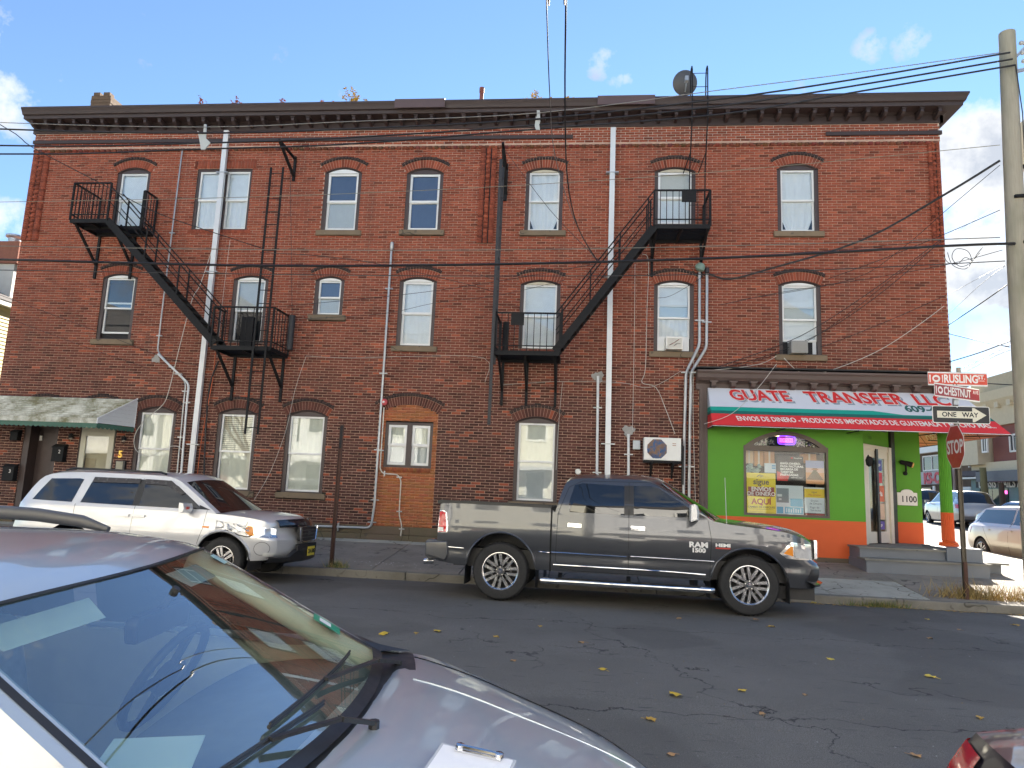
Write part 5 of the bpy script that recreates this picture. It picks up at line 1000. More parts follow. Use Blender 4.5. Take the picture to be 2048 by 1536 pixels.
# cables on the wall
for pts, r, mat, lab in (
    ([(1880, 480, 15.7), (1760, 570, 15.85), (1640, 650, 15.93), (1560, 690, 15.93), (1430, 736, 15.93)], .008, None, 'upper black cable slanting from the right corner to the shop cornice'),
    ([(1882, 482, 15.7), (1770, 580, 15.85), (1650, 662, 15.93), (1520, 716, 15.93), (1410, 742, 15.93)], .008, None, 'lower black cable slanting from the right corner to the shop cornice'),
    ([(1884, 484, 15.7), (1800, 545, 15.85), (1700, 625, 15.9), (1600, 690, 15.93), (1480, 732, 15.93)], .006, None, 'third thin cable slanting from the right building corner'),
    ([(1893, 590, 15.8), (1780, 640, 15.93), (1660, 688, 15.93), (1640, 692, 15.93)], .007, None, 'short black cable on the right end of the second storey'),
    ([(1888, 612, 15.8), (1830, 655, 15.9), (1750, 705, 15.9), (1650, 744, 15.85), (1600, 744, 15.85), (1568, 716, 15.9)], .008, M_COAX, 'white cable looping from the right corner to the window sill'),
    ([(1553, 712, 15.9), (1520, 728, 15.85), (1450, 738, 15.7), (1395, 741, 15.75)], .007, M_COAX, 'white cable from the sill along the shop cornice'),
    ([(1553, 728, 15.7), (1525, 765, 15.5), (1490, 805, 15.3), (1455, 832, 15.2), (1408, 848, 15.3)], .006, M_COAX, 'thin white cable trailing over the shop awning'),
    ([(1284, 508, 15.95), (1297, 522, 15.95), (1294, 620, 15.95), (1291, 735, 15.95), (1284, 765, 15.95), (1312, 775, 15.95), (1332, 820, 15.95), (1350, 868, 15.9)], .008, M_COAX, 'white cable winding down to the air-conditioner condenser'),
    ([(1270, 528, 15.96), (1269, 640, 15.96), (1267, 760, 15.96), (1265, 860, 15.96)], .006, M_COAX, 'straight white cable left of the winding one'),
    ([(1388, 705, 15.95), (1386, 800, 15.95), (1388, 900, 15.95), (1391, 1010, 15.95)], .006, M_COAX, 'white cable between the service conduits and the shop'),
    ([(1362, 742, 15.95), (1300, 775, 15.95), (1240, 765, 15.95), (1120, 763, 15.96), (1000, 770, 15.96)], .005, M_COAX, 'thin pale cable along the wall above the right first-floor window'),
    ([(1125, 765, 15.96), (1118, 840, 15.96), (1112, 940, 15.96)], .005, M_COAX, 'thin pale cable running down beside the cream window'),
    ([(612, 712, 15.96), (700, 716, 15.96), (820, 713, 15.96), (968, 716, 15.96), (970, 764, 15.96)], .005, M_COAX, 'thin pale cable strung between first and second storey'),
    ([(612, 713, 15.96), (590, 780, 15.96), (572, 860, 15.96), (540, 945, 15.96), (508, 1000, 15.9)], .005, M_COAX, 'thin pale cable dropping behind the white SUV'),
    ([(424, 500, 15.96), (400, 570, 15.9), (384, 600, 15.8), (360, 690, 15.93), (338, 780, 15.93), (325, 810, 15.9), (290, 840, 15.85), (270, 870, 15.8), (272, 900, 15.85), (300, 912, 15.9), (340, 893, 15.93), (364, 900, 15.93), (364, 945, 15.93)], .009, M_COAX, 'white cable hanging in a big loop over the left window'),
    ([(460, 480, 15.96), (450, 560, 15.96), (441, 640, 15.96), (434, 715, 15.96)], .005, M_COAX, 'thin white cable right of the left downspout'),
    ([(431, 705, 15.93), (425, 760, 15.93), (412, 830, 15.93), (400, 900, 15.93), (394, 960, 15.93)], .010, M_ORWIRE, 'orange extension cord hanging beside the left downspout'),
    ([(437, 722, 15.9), (420, 770, 15.93), (412, 850, 15.93), (408, 950, 15.93)], .020, None, 'thick black cable bundle beside the orange cord'),
    ([(600, 508, 15.9), (760, 525, 15.5), (860, 520, 15.3), (1000, 563, 15.6)], .005, None, 'thin black line sagging across the middle of the facade'),
    ([(560, 613, 15.9), (700, 600, 15.8), (850, 584, 15.6), (1000, 562, 15.5), (1190, 528, 13.2)], .006, None, 'thin black line rising across the second-storey windows'),
    ([(560, 640, 15.9), (760, 628, 15.8), (870, 606, 15.6), (1000, 590, 15.5), (1130, 560, 15)], .005, None, 'lower thin black line across the second-storey windows'),
    ([(1410, 550, 15.9), (1380, 570, 15.85), (1340, 592, 15.9), (1316, 596, 15.95)], .005, None, 'short black line across the window with the white air conditioner'),
    ([(520, 505, 13.4), (700, 518, 13.6), (900, 560, 14.6), (1010, 590, 15.6)], .006, None, 'thin black line falling from the thick cable to the middle ladder'),
    ([(1010, 300, 15.6), (1100, 420, 14.4), (1200, 524, 13.2)], .006, None, 'thin black line from the middle hoist arm to the thick cable'),
    ([(1215, 505, 15.9), (1400, 500, 15.6), (1600, 505, 15.2), (1880, 480, 14.2)], .006, None, 'thin line below the thin twisted cable at right'),
    ([(1650, 560, 15.92), (1760, 520, 15.5), (1885, 470, 14.6), (2000, 420, 13.3)], .007, None, 'thin line rising from the second storey to the pole'),
    ([(0, 630, 15.9), (160, 690, 15.93), (300, 738, 15.95)], .005, None, 'second dark cable slanting along the wall at far left'),
    ([(1440, 610, 15.9), (1560, 585, 15.7), (1720, 560, 15.2), (1890, 530, 14.3), (2005, 500, 13.3)], .006, None, 'thin line crossing the far right second-storey window head'),
    ([(0, 590, 15.9), (200, 665, 15.9), (330, 715, 15.93), (420, 735, 15.93)], .006, None, 'dark cable slanting along the wall at far left')):
    wire('wall_cable', lab, pts, r, mat, 'cable', 'cables fixed to the facade')
# tangle at the corner and drip loops
for i, (lab, pts) in enumerate((('large loose cable coil hanging left of the pole', [(1895, 505, 13.4), (1905, 530, 13.3), (1930, 538, 13.3), (1943, 522, 13.3), (1935, 502, 13.3), (1912, 498, 13.3), (1904, 515, 13.3), (1918, 532, 13.3), (1938, 528, 13.2), (1960, 505, 13.1)]), ('small cable coil at the right building corner', [(1888, 512, 13.8), (1896, 525, 13.6), (1915, 528, 13.4), (1930, 515, 13.3), (1945, 520, 13.2), (1955, 507, 13.1), (1965, 495, 13.1)]))):
    wire('cable_coil', lab, pts, .006, None, 'cable coil')
for lab, pts, r in (('black cable from the lower wall to the pole', [(1897, 650, 15.9), (1960, 608, 14.6), (2014, 570, 13.4)], .010), ('black cable sagging right from the second storey', [(1896, 667, 15.9), (1950, 680, 15), (2019, 694, 13.5)], .009), ('black cable behind the street name sign', [(1898, 724, 15.9), (1960, 705, 15), (2020, 682, 13.5)], .010), ('thin black cable crossing the right-hand sky', [(1896, 630, 20), (1960, 570, 17), (2012, 530, 13.4)], .005), ('thin sky-crossing cable below the coil', [(1893, 592, 20), (1950, 560, 17), (2010, 528, 13.5)], .005),
                    ('pale thin cable rising steeply behind the pole', [(1900, 470, 26), (1950, 440, 22), (2003, 405, 15)], .006), ('faint distant cable above the far shops', [(1920, 740, 40), (1970, 715, 40), (2040, 680, 40)], .012), ('second faint distant cable above the far shops', [(1935, 742, 40), (1990, 712, 40), (2048, 690, 40)], .012), ('straight dark cable right of the street name sign', [(1972, 767, 30), (2026, 770, 30), (2100, 775, 30)], .02)):
    wire('span_cable', lab, pts, r, None, 'cable', 'cables between the corner and the pole')
# weatherhead
x, z = onY(1400, 535, 15.85); m = MB(); m.lathe([(0, .10), (.07, .08), (.11, .02), (.12, -.05), (.06, -.10), (0, -.10)], (0, 0, 0), 'z', 12); o = m.build('weatherhead', plain('green_glass_lamp', (.18, .27, .22), .4, var=.2), None, 40, (x, 15.8, z)); o.rotation_euler = (.3, .5, 0); tag(o, 'pale green service head above the tall conduits', 'service head')
m = MB(); m.lathe([(0, .06), (.05, .05), (.055, -.06), (0, -.08)], (0, 0, 0), 'z', 10); x, z = onY(1414, 540, 15.85); o = m.build('weatherhead', M_IRONG, None, 40, (x, 15.86, z)); tag(o, 'dark service head on the right tall conduit', 'service head')
# ---------------------------------------------------------------- equipment on the wall and roof
def ac_unit(px, py, w, h, label, dark=False):
    x, z = onY(px, py, 15.85); o = empty('window_air_conditioner', (x, YW+.02, z-h/2)); tag(o, label, 'air conditioner', 'window air conditioners'); mt = plain('ac_grey', (.28, .28, .27), .5) if dark else M_WHITE
    m = MB(); m.box(-w/2, w/2, -.26, .12, 0, h); q = m.build('case', mt, o); bevel_mesh(q.data, .01)
    m = MB()
    for i in range(12): m.box(-w/2+.03, w/2-.03, -.268, -.262, .03+i*(h-.06)/12, .03+i*(h-.06)/12+.006)
    m.build('grille', plain('ac_grille', (.33, .32, .30), .5), o)
    for a_, b_ in ((-.36, -w/2-.002), (w/2+.002, .36)): m = MB(); m.box(a_, b_, .02, .035, 0, h+.02); m.build('side_panel', M_DARKIN if dark else M_VINYL, o)
    return o
q_ = ac_unit(1348, 687, .38, .29, 'white window air conditioner left of the tall service conduits')
m = MB(); m.tube([(-.12, -.275, .08), (0, -.275, .15), (.1, -.275, .22)], .008, 4); m.tube([(-.02, -.275, .06), (.06, -.275, .13), (.13, -.275, .12)], .006, 4); m.build('peeling_foil', M_CHROME, q_)
ac_unit(1597, 695, .36, .28, 'grey window air conditioner in the far right window', True)
# split-system condenser on brackets
x, z0_ = onY(1325, 921, 15.62); cond = empty('condenser', (x, 15.62, z0_)); tag(cond, 'white air-conditioner condenser with rusty round fan grille on wall bracket', 'condenser')
m = MB(); m.box(-.40, .40, 0, .30, 0, .50); o = m.build('case', M_WHITE, cond); bevel_mesh(o.data, .015, 2)
m = MB(); n = 8; P = [(-.12+.225*math.cos(math.pi/8+2*math.pi*i/n), .25+.225*math.sin(math.pi/8+2*math.pi*i/n)) for i in range(n)]; m.prism(P, 'y', -.006, .0); m.build('fan_opening', plain('fan_dark', (.05, .07, .12), .6, var=.6, scale=5), cond)
b_ = NB('rusty_grille'); g_ = b_.coord('Object'); rs = b_.noise(g_, 7., 4, .7); b_.p(Base_Color=b_.mix(b_.ramp(rs, [(.45, 0.), (.55, 1.)]), (.05, .16, .42), (.42, .22, .06)), Roughness=.5, Metallic=.4); M_RGR = b_.m
m = MB()
for i in range(17): xx = -.33+.026*i; h2 = math.sqrt(max(0, .215**2-(xx+.12)**2)); m.box(xx-.004, xx+.004, -.016, -.008, .25-h2, .25+h2)
m.build('fan_grille', M_RGR, cond); 
for z_ in (.375, .335): m = MB(); m.box(.21, .29, -.004, -.001, z_-.008, z_+.008); m.build('faded_logo', plain('logo_brown', (.45, .28, .18), .5), cond)
m = MB(); m.box(-.40, .40, .02, .06, -.05, -.0); m.box(-.40, .40, .26, .30, -.05, 0)
for xx in (-.22, .24): m.box(xx-.02, xx+.02, .0, .37, -.09, -.05); m.box(xx-.02, xx+.02, .34, .37, -.38, -.05); m.bar((xx, .05, -.09), (xx, .36, -.36), .03, .03)
m.build('wall_bracket', M_IRON, cond); m = MB(); m.tube([(.40, .12, .36), (.46, .2, .33), (.47, .25, .1), (.47, .28, -.5)], .03, 8); m.build('line_set', M_BLACKPL, cond, 40)
x, z = onY(1274, 889, 15.93); m = MB(); m.box(-.09, .07, -.1, 0, -.11, .09); o = m.build('disconnect_box', plain('pale_grey_box', (.52, .56, .58), .45), None, None, (x, 16.0, z)); bevel_mesh(o.data, .008); tag(o, 'small pale grey switch box left of the condenser', 'switch box')
# alarm bell
x, z = onY(767.5, 804, 15.92); bell = empty('alarm_bell', (x, YW, z)); tag(bell, 'round red alarm bell at the left of the wide arch', 'alarm bell'); m = MB(); m.lathe([(0, -.10), (.03, -.10), (.075, -.085), (.085, -.05), (.085, -.03), (0, -.03)], (0, 0, 0), 'y', 18); m.build('gong', plain('bell_red', (.50, .06, .07), .4), bell, 40); m = MB(); m.lathe([(0, -.112), (.022, -.112), (.028, -.1)], (0, 0, 0), 'y', 10); m.build('hub', M_WHITE, bell); m = MB(); m.box(-.04, .04, -.03, 0, -.04, .04); m.build('backbox', M_RED, bell)
# floodlight hidden above the pickup roof
x, z = onY(1156, 943, 15.85); m = MB(); m.lathe([(0, -.1), (.06, -.1), (.07, -.05), (.04, 0), (0, 0)], (0, 0, 0), 'y', 12); o = m.build('floodlight', M_GALV, None, 40, (x, 15.98, z)); tag(o, 'small round floodlight on the wall just above the pickup roof', 'floodlight')
# satellite dish on the roof
dc = Vector(pt(1370, 166, 16.6)); dish = empty('satellite_dish', (dc.x+.0, 16.6, 10.86)); tag(dish, 'dark grey satellite dish on the roof edge by the ladder', 'satellite dish'); hz_ = dc.z-10.86
m = MB(); rows_ = [(r, -.10*(1-(r/.31)**2)) for r in (0, .06, .12, .18, .24, .29, .31)]; m.lathe(rows_, (0, 0, 0), 'y', 28); m.lathe([(r, h+.012) for r, h in rows_], (0, 0, 0), 'y', 28); o = m.build('reflector', plain('dish_grey', (.07, .07, .075), .5), dish, 50); o.location = (0, 0, hz_); o.rotation_euler = (math.radians(20), 0, math.radians(8))
m = MB(); m.tube([(0, .0, -.0), (.02, .1, .3), (.0, .08, hz_)], .022, 8); m.build('mast', M_IRONG, dish, 40); m = MB(); m.tube([(0, -.02, hz_-.25), (-.02, -.40, hz_-.18)], .014, 6); m.box(-.06, .02, -.48, -.36, hz_-.22, hz_-.10); m.build('feed_arm', M_GALV, dish)
x, z = onY(964, 176, 17.5); vp = empty('vent_pipe', (x, 17.5, 10.86)); tag(vp, 'rust-red vent pipe standing on the roof', 'vent pipe'); m = MB(); m.tube([(0, 0, 0), (0, 0, z-10.9)], .055, 10); m.build('tube', plain('rust_pipe', (.20, .06, .04), .7, var=.3), vp, 40); m = MB(); m.tube([(0, 0, z-11.0), (0, 0, z-10.86)], .068, 10); m.build('collar', plain('rust_pipe', (.2, .06, .04), .7), vp, 40)
# weeds growing on the roof edge
M_LEAFR = plain('dry_leaf_red', (.35, .12, .07), .8, var=.3, scale=30); M_LEAFY = plain('dry_leaf_yellow', (.50, .36, .08), .8, var=.3, scale=30); M_TWIG = plain('twig', (.14, .09, .06), .9)
def roof_weed(px, top, n, mat, label, spread=.22):
    rr = random.Random(px); x, z = onY(px, 205, 15.9); zt = onY(px, top, 15.9)[1]; o = empty('roof_weed', (x, 15.9, 10.88)); tag(o, label, 'weed', 'weeds growing along the roof edge'); H = zt-10.88; m = MB(); lf = MB()
    for k in range(n):
        a = rr.uniform(-1, 1)*spread; hh_ = H*rr.uniform(.55, 1.0); b = rr.uniform(-.15, .15); P = [(0, 0, 0), (a*.4, b*.4, hh_*.5), (a, b, hh_)]; m.tube(P, [.007, .005, .003], 4)
        for j in range(16):
            t = rr.uniform(.55, 1.0); c = Vector((a*t, b*t, hh_*t)); d = Vector((rr.uniform(-1, 1), rr.uniform(-1, 1), rr.uniform(-.6, .4))).normalized(); u = d.cross(Vector((0, 0, 1))).normalized(); L_ = rr.uniform(.05, .10); lf.add([c, c+d*L_*.5+u*L_*.28, c+d*L_, c+d*L_*.5-u*L_*.28], [(0,1,2,3)])
    m.build('stem', M_TWIG, o); lf.build('leaves', mat, o, fix=False)
for px, top, n, mat, lab in ((412, 192, 3, M_LEAFR, 'leftmost reddish weed on the roof edge'), (468, 194, 4, M_LEAFR, 'reddish weed on the roof edge, second from left'), (508, 204, 2, M_LEAFR, 'tiny reddish weed between larger ones on the roof'), (555, 200, 5, M_LEAFR, 'spreading reddish weed left of roof middle'), (650, 198, 6, M_LEAFR, 'dense reddish weed above third window from left'), (705, 176, 8, M_LEAFY, 'tallest feathery weed on the roof edge'), (748, 200, 2, M_LEAFY, 'tiny yellow weed right of the tall feathery one'), (1058, 184, 3, M_LEAFY, 'yellow weed just right of the red vent pipe'), (1075, 188, 3, M_LEAFY, 'sparse yellow weed behind the cable spacer'), (1105, 196, 3, M_LEAFY, 'low yellow weed between the dropping cables'), (1145, 188, 5, M_LEAFY, 'bushy yellow weed right of the dropping cables'), (1178, 194, 3, M_LEAFY, 'rightmost yellow weed on the roof edge')):
    roof_weed(px, top, n, mat, lab)
# ---------------------------------------------------------------- street furniture
SX, SY = 6.57, 13.08; SZ = walk_z(SY)
sp = empty('street_sign_post', (SX, SY, SZ)); tag(sp, 'steel post with stop, one-way and two street name signs at corner', 'sign post')
m = MB(); m.box(-.035, .035, -.012, .012, 0, 3.72); m.box(-.035, -.022, -.03, .012, .0, 3.72); m.box(.022, .035, -.03, .012, 0, 3.72)
m.build('post', plain('weathered_steel', (.13, .11, .08), .6, .5, var=.35, scale=4), sp); m = MB(); m.box(-.03, .03, -.05, -.031, 0, .62); m.build('stub', plain('rusty_steel', (.10, .05, .035), .8, .3, var=.4), sp)
def flat(poly, axis, t, mat, name, parent, loc): m = MB(); m.prism(poly, axis, -t/2, t/2); o = m.build(name, mat, parent, None, loc); return o
oc = lambda r: [(r/math.cos(math.pi/8)*math.cos(math.pi/8+i*math.pi/4), r/math.cos(math.pi/8)*math.sin(math.pi/8+i*math.pi/4)) for i in range(8)]
zst = 2.70-SZ
s1 = flat(oc(.381), 'x', .004, M_WHITE, 'stop_sign', sp, (-.05, -.02, zst)); s1.rotation_euler = (0, 0, math.radians(-6)); o = flat(oc(.362), 'x', .004, M_RED, 'red_face', s1, (-.004, 0, 0)); put_text('STOP', .33, M_WHITE, s1, frame_M((-.0075, 0, -.01), (0, -1, 0), (0, 0, 1)), extrude=.0008, bold=.008, xscale=.86)
def rrect(w, h, r, n=5): return [(sx*(w/2-r)+r*math.cos(a0+math.pi/2*i/n), sz*(h/2-r)+r*math.sin(a0+math.pi/2*i/n)) for sx, sz, a0 in ((1, 1, 0), (-1, 1, math.pi/2), (-1, -1, math.pi), (1, -1, 1.5*math.pi)) for i in range(n+1)]
zow = 3.27-SZ; s2 = flat(rrect(.96, .31, .03), 'y', .004, M_WHITE, 'one_way_sign', sp, (.06, -.05, zow)); flat(rrect(.935, .285, .025), 'y', .004, M_BLACK, 'black_face', s2, (0, -.004, 0))
flat([(-.40, -.062), (.19, -.062), (.19, -.125), (.22, -.125), (.42, 0), (.22, .125), (.19, .125), (.19, .062), (-.40, .062)], 'y', .003, plain('sign_cream', (.66, .63, .50), .45), 'arrow', s2, (0, -.0075, 0)); put_text('ONE   WAY', .115, M_BLACK, s2, frame_M((-.02, -.0095, -.003), (1, 0, 0), (0, 0, 1)), extrude=.0006, bold=.003)
for q in (-.13, .13): m = MB(); m.lathe([(0, -.004), (.008, -.004), (.01, 0)], (0, 0, 0), 'y', 8); m.build('bolt', M_GALV, s2, None, (-.06, -.009, q))
def emblem(par, x, z, s, y, col, ax='y'):
    m = MB(); k = (lambda u, v, d: (u, d, v)) if ax == 'y' else (lambda u, v, d: (d, -u, v)); n = 14
    m.add([k(x+s*.42*math.cos(2*math.pi*i/n), z+s*.42*math.sin(2*math.pi*i/n), y) for i in range(n)], [tuple(range(n))])
    for dx, w in ((-.66, .10), (.66, .07)): m.add([k(x+s*(dx-w/2), z-s*.42, y), k(x+s*(dx+w/2), z-s*.42, y), k(x+s*(dx+w*.8), z+s*.42, y), k(x+s*(dx-w*.8), z+s*.42, y)], [(0,1,2,3)])
    m.build('plate_emblem', M_WHITE, par, fix=False); m = MB(); m.add([k(x+s*(.26*math.cos(a)-.02), z+s*(.2*math.sin(a)), y-.001 if ax == 'y' else y-.001) for a in [2*math.pi*i/9 for i in range(9)]], [tuple(range(9))]); m.build('emblem_centre', col, par, fix=False)
s3 = flat(rrect(1.0, .245, .006), 'y', .004, M_WHITE, 'street_name_sign', sp, (.05, -.02, 3.915-SZ)); flat(rrect(.99, .195, .004), 'y', .004, M_SIGNRED2, 'red_field', s3, (0, -.003, 0)); put_text('RUSLING', .20, M_WHITE, s3, frame_M((.055, -.0065, -.004), (1, 0, 0), (0, 0, 1)), extrude=.0006, bold=.006, xscale=.72); put_text('ST.', .10, M_WHITE, s3, frame_M((.40, -.0065, .035), (1, 0, 0), (0, 0, 1)), extrude=.0006, bold=.003); emblem(s3, -.36, .0, .16, -.0065, plain('emblem_red', (.5, .10, .08), .5)); m = MB(); m.box(.34, .45, -.008, -.006, -.03, -.022); m.build('underline', M_WHITE, s3)
M_DRED = plain('street_sign_dark_red', (.33, .03, .028), .4); s4 = flat(rrect(1.22, .24, .006), 'x', .004, M_WHITE, 'street_name_sign', sp, (-.0, -.09, 3.66-SZ)); flat(rrect(1.20, .195, .004), 'x', .004, M_DRED, 'red_field', s4, (-.003, 0, 0)); put_text('CHESTNUT', .20, M_WHITE, s4, frame_M((-.0065, .0, -.004), (0, -1, 0), (0, 0, 1)), extrude=.0006, bold=.005, xscale=.72); s4.rotation_euler = (0, 0, math.radians(30+90)); put_text('AVE', .09, M_WHITE, s4, frame_M((-.0065, -.50, .04), (0, -1, 0), (0, 0, 1)), extrude=.0006); emblem(s4, -.46, 0, .16, -.0065, M_DRED, 'x')
m = MB(); m.box(-.05, .05, -.04, .02, 3.77-SZ, 3.80-SZ); m.box(-.04, .04, -.04, .02, 3.45-SZ, 3.55-SZ); m.build('clamp', M_GALV, sp)
# bare rusty post on the left
rx, ry = onZ(663, 1132, .11); rp = empty('rusty_post', (rx, ry, walk_z(ry))); tag(rp, 'bare rusty signpost standing between the SUV and the pickup', 'post'); zt_ = onY(677, 849, ry)[1]-walk_z(ry); m = MB()
m.box(-.035, .035, -.008, .008, 0, zt_); m.box(-.035, -.025, -.035, -.008, 0, zt_); m.box(.025, .035, -.035, -.008, 0, zt_); m.build('channel', plain('rust_brown', (.085, .045, .035), .8, .2, var=.4, scale=10, bump=.3), rp); m = MB(); m.box(-.026, .026, -.03, -.012, zt_-.45, zt_-.02); m.build('slot', M_DARKIN, rp)
# utility pole
up_ = empty('utility_pole', (7.78, 13.2, walk_z(13.2))); tag(up_, 'weathered grey wooden utility pole at the right picture edge', 'utility pole'); M_POLE = wood_mat('pole_wood', (.46, .42, .33), (.26, .23, .17)); zb = walk_z(13.2); m = MB(); m.tube([(0, 0, -.2), (0.02, 0, 3), (.06, 0, 6), (.17, 0, 10.75-zb)], [.175, .17, .16, .14], 16); m.build('shaft', M_POLE, up_, 40)
m = MB(); m.bar((.17, 0, 10.1-zb), (.75, -.05, 10.75-zb), .05, .05); m.bar((.1, 0, 9.9-zb), (.9, -.1, 10.05-zb), .04, .06); m.build('bracket_arm', M_GALV, up_)
for i, (x_, z_) in enumerate(((.30, 10.37), (.36, 10.22), (.42, 10.10))): m = MB(); m.lathe([(0, -.07), (.03, -.07), (.045, -.04), (.03, -.01), (.045, .02), (.03, .06), (0, .06)], (x_, -.25+.08*i, z_-zb), 'x', 10); m.build('insulator', plain('porcelain', (.45, .46, .46), .3), up_, 40)
m = MB(); m.lathe([(0, 0), (.22, 0), (.24, .03), (.24, .86), (.21, .92), (0, .94)], (.55, .05, 8.02-zb), 'z', 18); m.build('transformer', plain('transformer_grey', (.5, .51, .50), .5, var=.1), up_, 40)
m = MB(); m.box(.12, .32, -.05, .03, 7.98-zb, 8.03-zb); m.box(.10, .2, -.18, -.14, 6.45-zb, 6.5-zb); m.bar((0, -.17, 7.35-zb), (.34, -.2, 7.36-zb), .06, .05); m.build('hardware', M_IRON, up_)
m = MB(); m.tube([(.20, -.14, 10.0-zb), (.24, -.17, 9.0-zb), (.22, -.18, 8.3-zb), (.2, -.17, 7.0-zb), (.22, -.17, 6.0-zb), (.16, -.18, 3.5-zb)], .010, 5); m.tube([(.12, -.17, 6.2-zb), (.05, -.2, 5.8-zb), (.1, -.2, 5.5-zb), (.2, -.18, 5.8-zb)], .010, 5); m.build('ground_wire', M_CABLE, up_)
# ---------------------------------------------------------------- buildings beyond the cross street
def onX(px, py, X): d = ray(px, py); t = X/d[0]; return float(d[1]*t), float(CAM_H+d[2]*t)
XF = 23.5
def fbox(parent, name, mat, pa, pb, dx0=-.05, dx1=.0, X=XF):
    """box on the far facade between two picture corners"""
    (ya, za), (yb, zb_) = onX(*pa, X), onX(*pb, X); m = MB(); m.box(X+dx0, X+dx1, min(ya, yb), max(ya, yb), min(za, zb_), max(za, zb_)); return m.build(name, mat, parent)
def fwin(parent, pa, pb, frame, X=XF):
    (ya, za), (yb, zb_) = onX(*pa, X), onX(*pb, X); y0, y1, z0, z1 = min(ya, yb), max(ya, yb), min(za, zb_), max(za, zb_); m = MB(); f = .09
    m.box(X-.08, X, y0-f, y0, z0-f, z1+f); m.box(X-.08, X, y1, y1+f, z0-f, z1+f); m.box(X-.08, X, y0, y1, z0-f, z0); m.box(X-.08, X, y0, y1, z1, z1+f); m.box(X-.07, X, (y0+y1)/2-.03, (y0+y1)/2+.03, z0, z1); w_ = m.build('window', frame, parent); m = MB(); m.box(X-.03, X-.01, y0, y1, z0, z1); m.build('pane', glass_dark('far_glass', (.03, .035, .04), 1.6), w_)
def siding(name, col, row=.13):
    b = NB(name); g = b.geo(); sx = b.n('ShaderNodeSeparateXYZ'); b.l(g, sx.inputs[0]); f = b.math('FRACT', b.math('DIVIDE', sx.outputs['Z'], row)); n = b.noise(g, 1.2, 5, .6)
    b.p(Base_Color=b.mix(b.math('MULTIPLY', n, .3), col, tuple(q*.65 for q in col)), Roughness=.7); b.bump(f, .8, .02); return b.m
br = empty('brown_shop_building', (XF, 48, 1.1)); br.location = (0, 0, 0); tag(br, 'brown brick two-storey shop with red lettering across the side street', 'building'); M_FBR = mortar_mat('far_brown_brick', (.17, .115, .075))
m = MB(); m.box(XF, XF+9, 44.75, 58, .3, onX(1890, 902, XF)[1]); m.build('wall', M_FBR, br); z5 = onX(1890, 902, XF)[1]; m = MB(); m.box(XF-.35, XF+.02, 44.7, 58.2, z5-.02, z5+.42); m.build('fascia', M_WHITE, br); m = MB(); m.add([(XF-.3, 44.7, z5+.42), (XF-.3, 58.2, z5+.42), (XF+6, 58.2, z5+1.7), (XF+6, 44.7, z5+1.7)], [(0,1,2,3)]); m.build('roof', plain('pale_roof', (.6, .58, .55), .8), br)
fwin(br, (1848, 915), (1884, 938), M_WHITE); fwin(br, (1893, 915), (1900, 940), M_WHITE); fbox(br, 'sign_band', plain('sign_pale', (.5, .47, .45), .6), (1836, 945), (1900, 968), -.12, -.02)
y_, z_ = onX(1868, 957, XF-.13); put_text('KS-CA', 1.0, plain('shop_red', (.6, .03, .06), .5), br, frame_M((XF-.14, y_, z_), (0, -1, 0), (0, 0, 1)), extrude=.02, bold=.04)
fbox(br, 'shop_window', glass_dark('far_shop_glass', (.05, .07, .06), 1.5), (1836, 976), (1866, 1006), -.1, -.02); fbox(br, 'shop_frame', M_WHITE, (1868, 972), (1874, 1008), -.1, -.02)
for a, b, col in (((1837, 978), (1845, 986), (.9, .05, .03)), ((1853, 980), (1862, 988), (.9, .06, .02)), ((1840, 985), (1846, 988), (.05, .5, .1))): fbox(br, 'neon', plain('far_neon_%.2f' % col[1], col, .5, emit=(col, 1.2)), a, b, -.16, -.11)
fbox(br, 'orange_sign', plain('orange_sign', (.75, .32, .03), .5), (1897, 943), (1910, 966), -.5, -.4); fbox(br, 'door', M_WHITE, (1918, 974), (1946, 1010), -.08, -.01); fbox(br, 'pale_pier', plain('pale_pink', (.5, .4, .36), .7), (1906, 905), (1914, 1010), -.1, -.01)
m = MB(); a = onX(1945, 905, XF); b = onX(1945, 935, XF); m.tube([(XF-.1, a[0]+.2, a[1]), (XF-.1, a[0]+.2, b[1])], .08, 6); m.build('gutter_pipe', M_WHITE, br)
te = empty('cream_shop_building', (0, 0, 0)); tag(te, 'cream-corniced building with teal nail shop on the ground floor', 'building'); ztop = onX(1975, 790, XF)[1]
m = MB(); m.box(XF, XF+10, 30, 44.7, .3, ztop-.6); m.build('wall', plain('far_red_brick', (.26, .10, .08), .9, var=.15, scale=2), te); m = MB(); m.prism([(XF-.7, ztop), (XF-.6, ztop-.5), (XF-.3, ztop-.9), (XF-.15, ztop-1.9), (XF+.1, ztop-1.9), (XF+.1, ztop)], 'y', 29.9, 44.9); c_ = m.build('cornice', plain('far_cream', (.60, .52, .36), .7, var=.1), te)
m = MB(); m.box(XF-.05, XF+10, 29.95, 44.8, ztop, ztop+1.0); m.build('parapet', plain('far_tan', (.50, .42, .28), .8, var=.15), te)
for k in range(12): m = MB(); m.box(XF-.5, XF-.2, 31+k*1.15, 31.35+k*1.15, ztop-.95, ztop-.62); m.build('bracket', plain('far_cream', (.6, .52, .36), .7), c_)
fbox(te, 'bay', plain('far_cream', (.6, .52, .36), .7), (1952, 870), (1990, 930), -.9, -.01); fbox(te, 'siding_panel', siding('far_red_siding', (.24, .09, .075)), (1994, 870), (2080, 924), -.25, -.01); fwin(te, (2022, 872), (2036, 900), M_WHITE, XF-.25); fwin(te, (1966, 868), (1976, 902), M_WHITE, XF-.9)
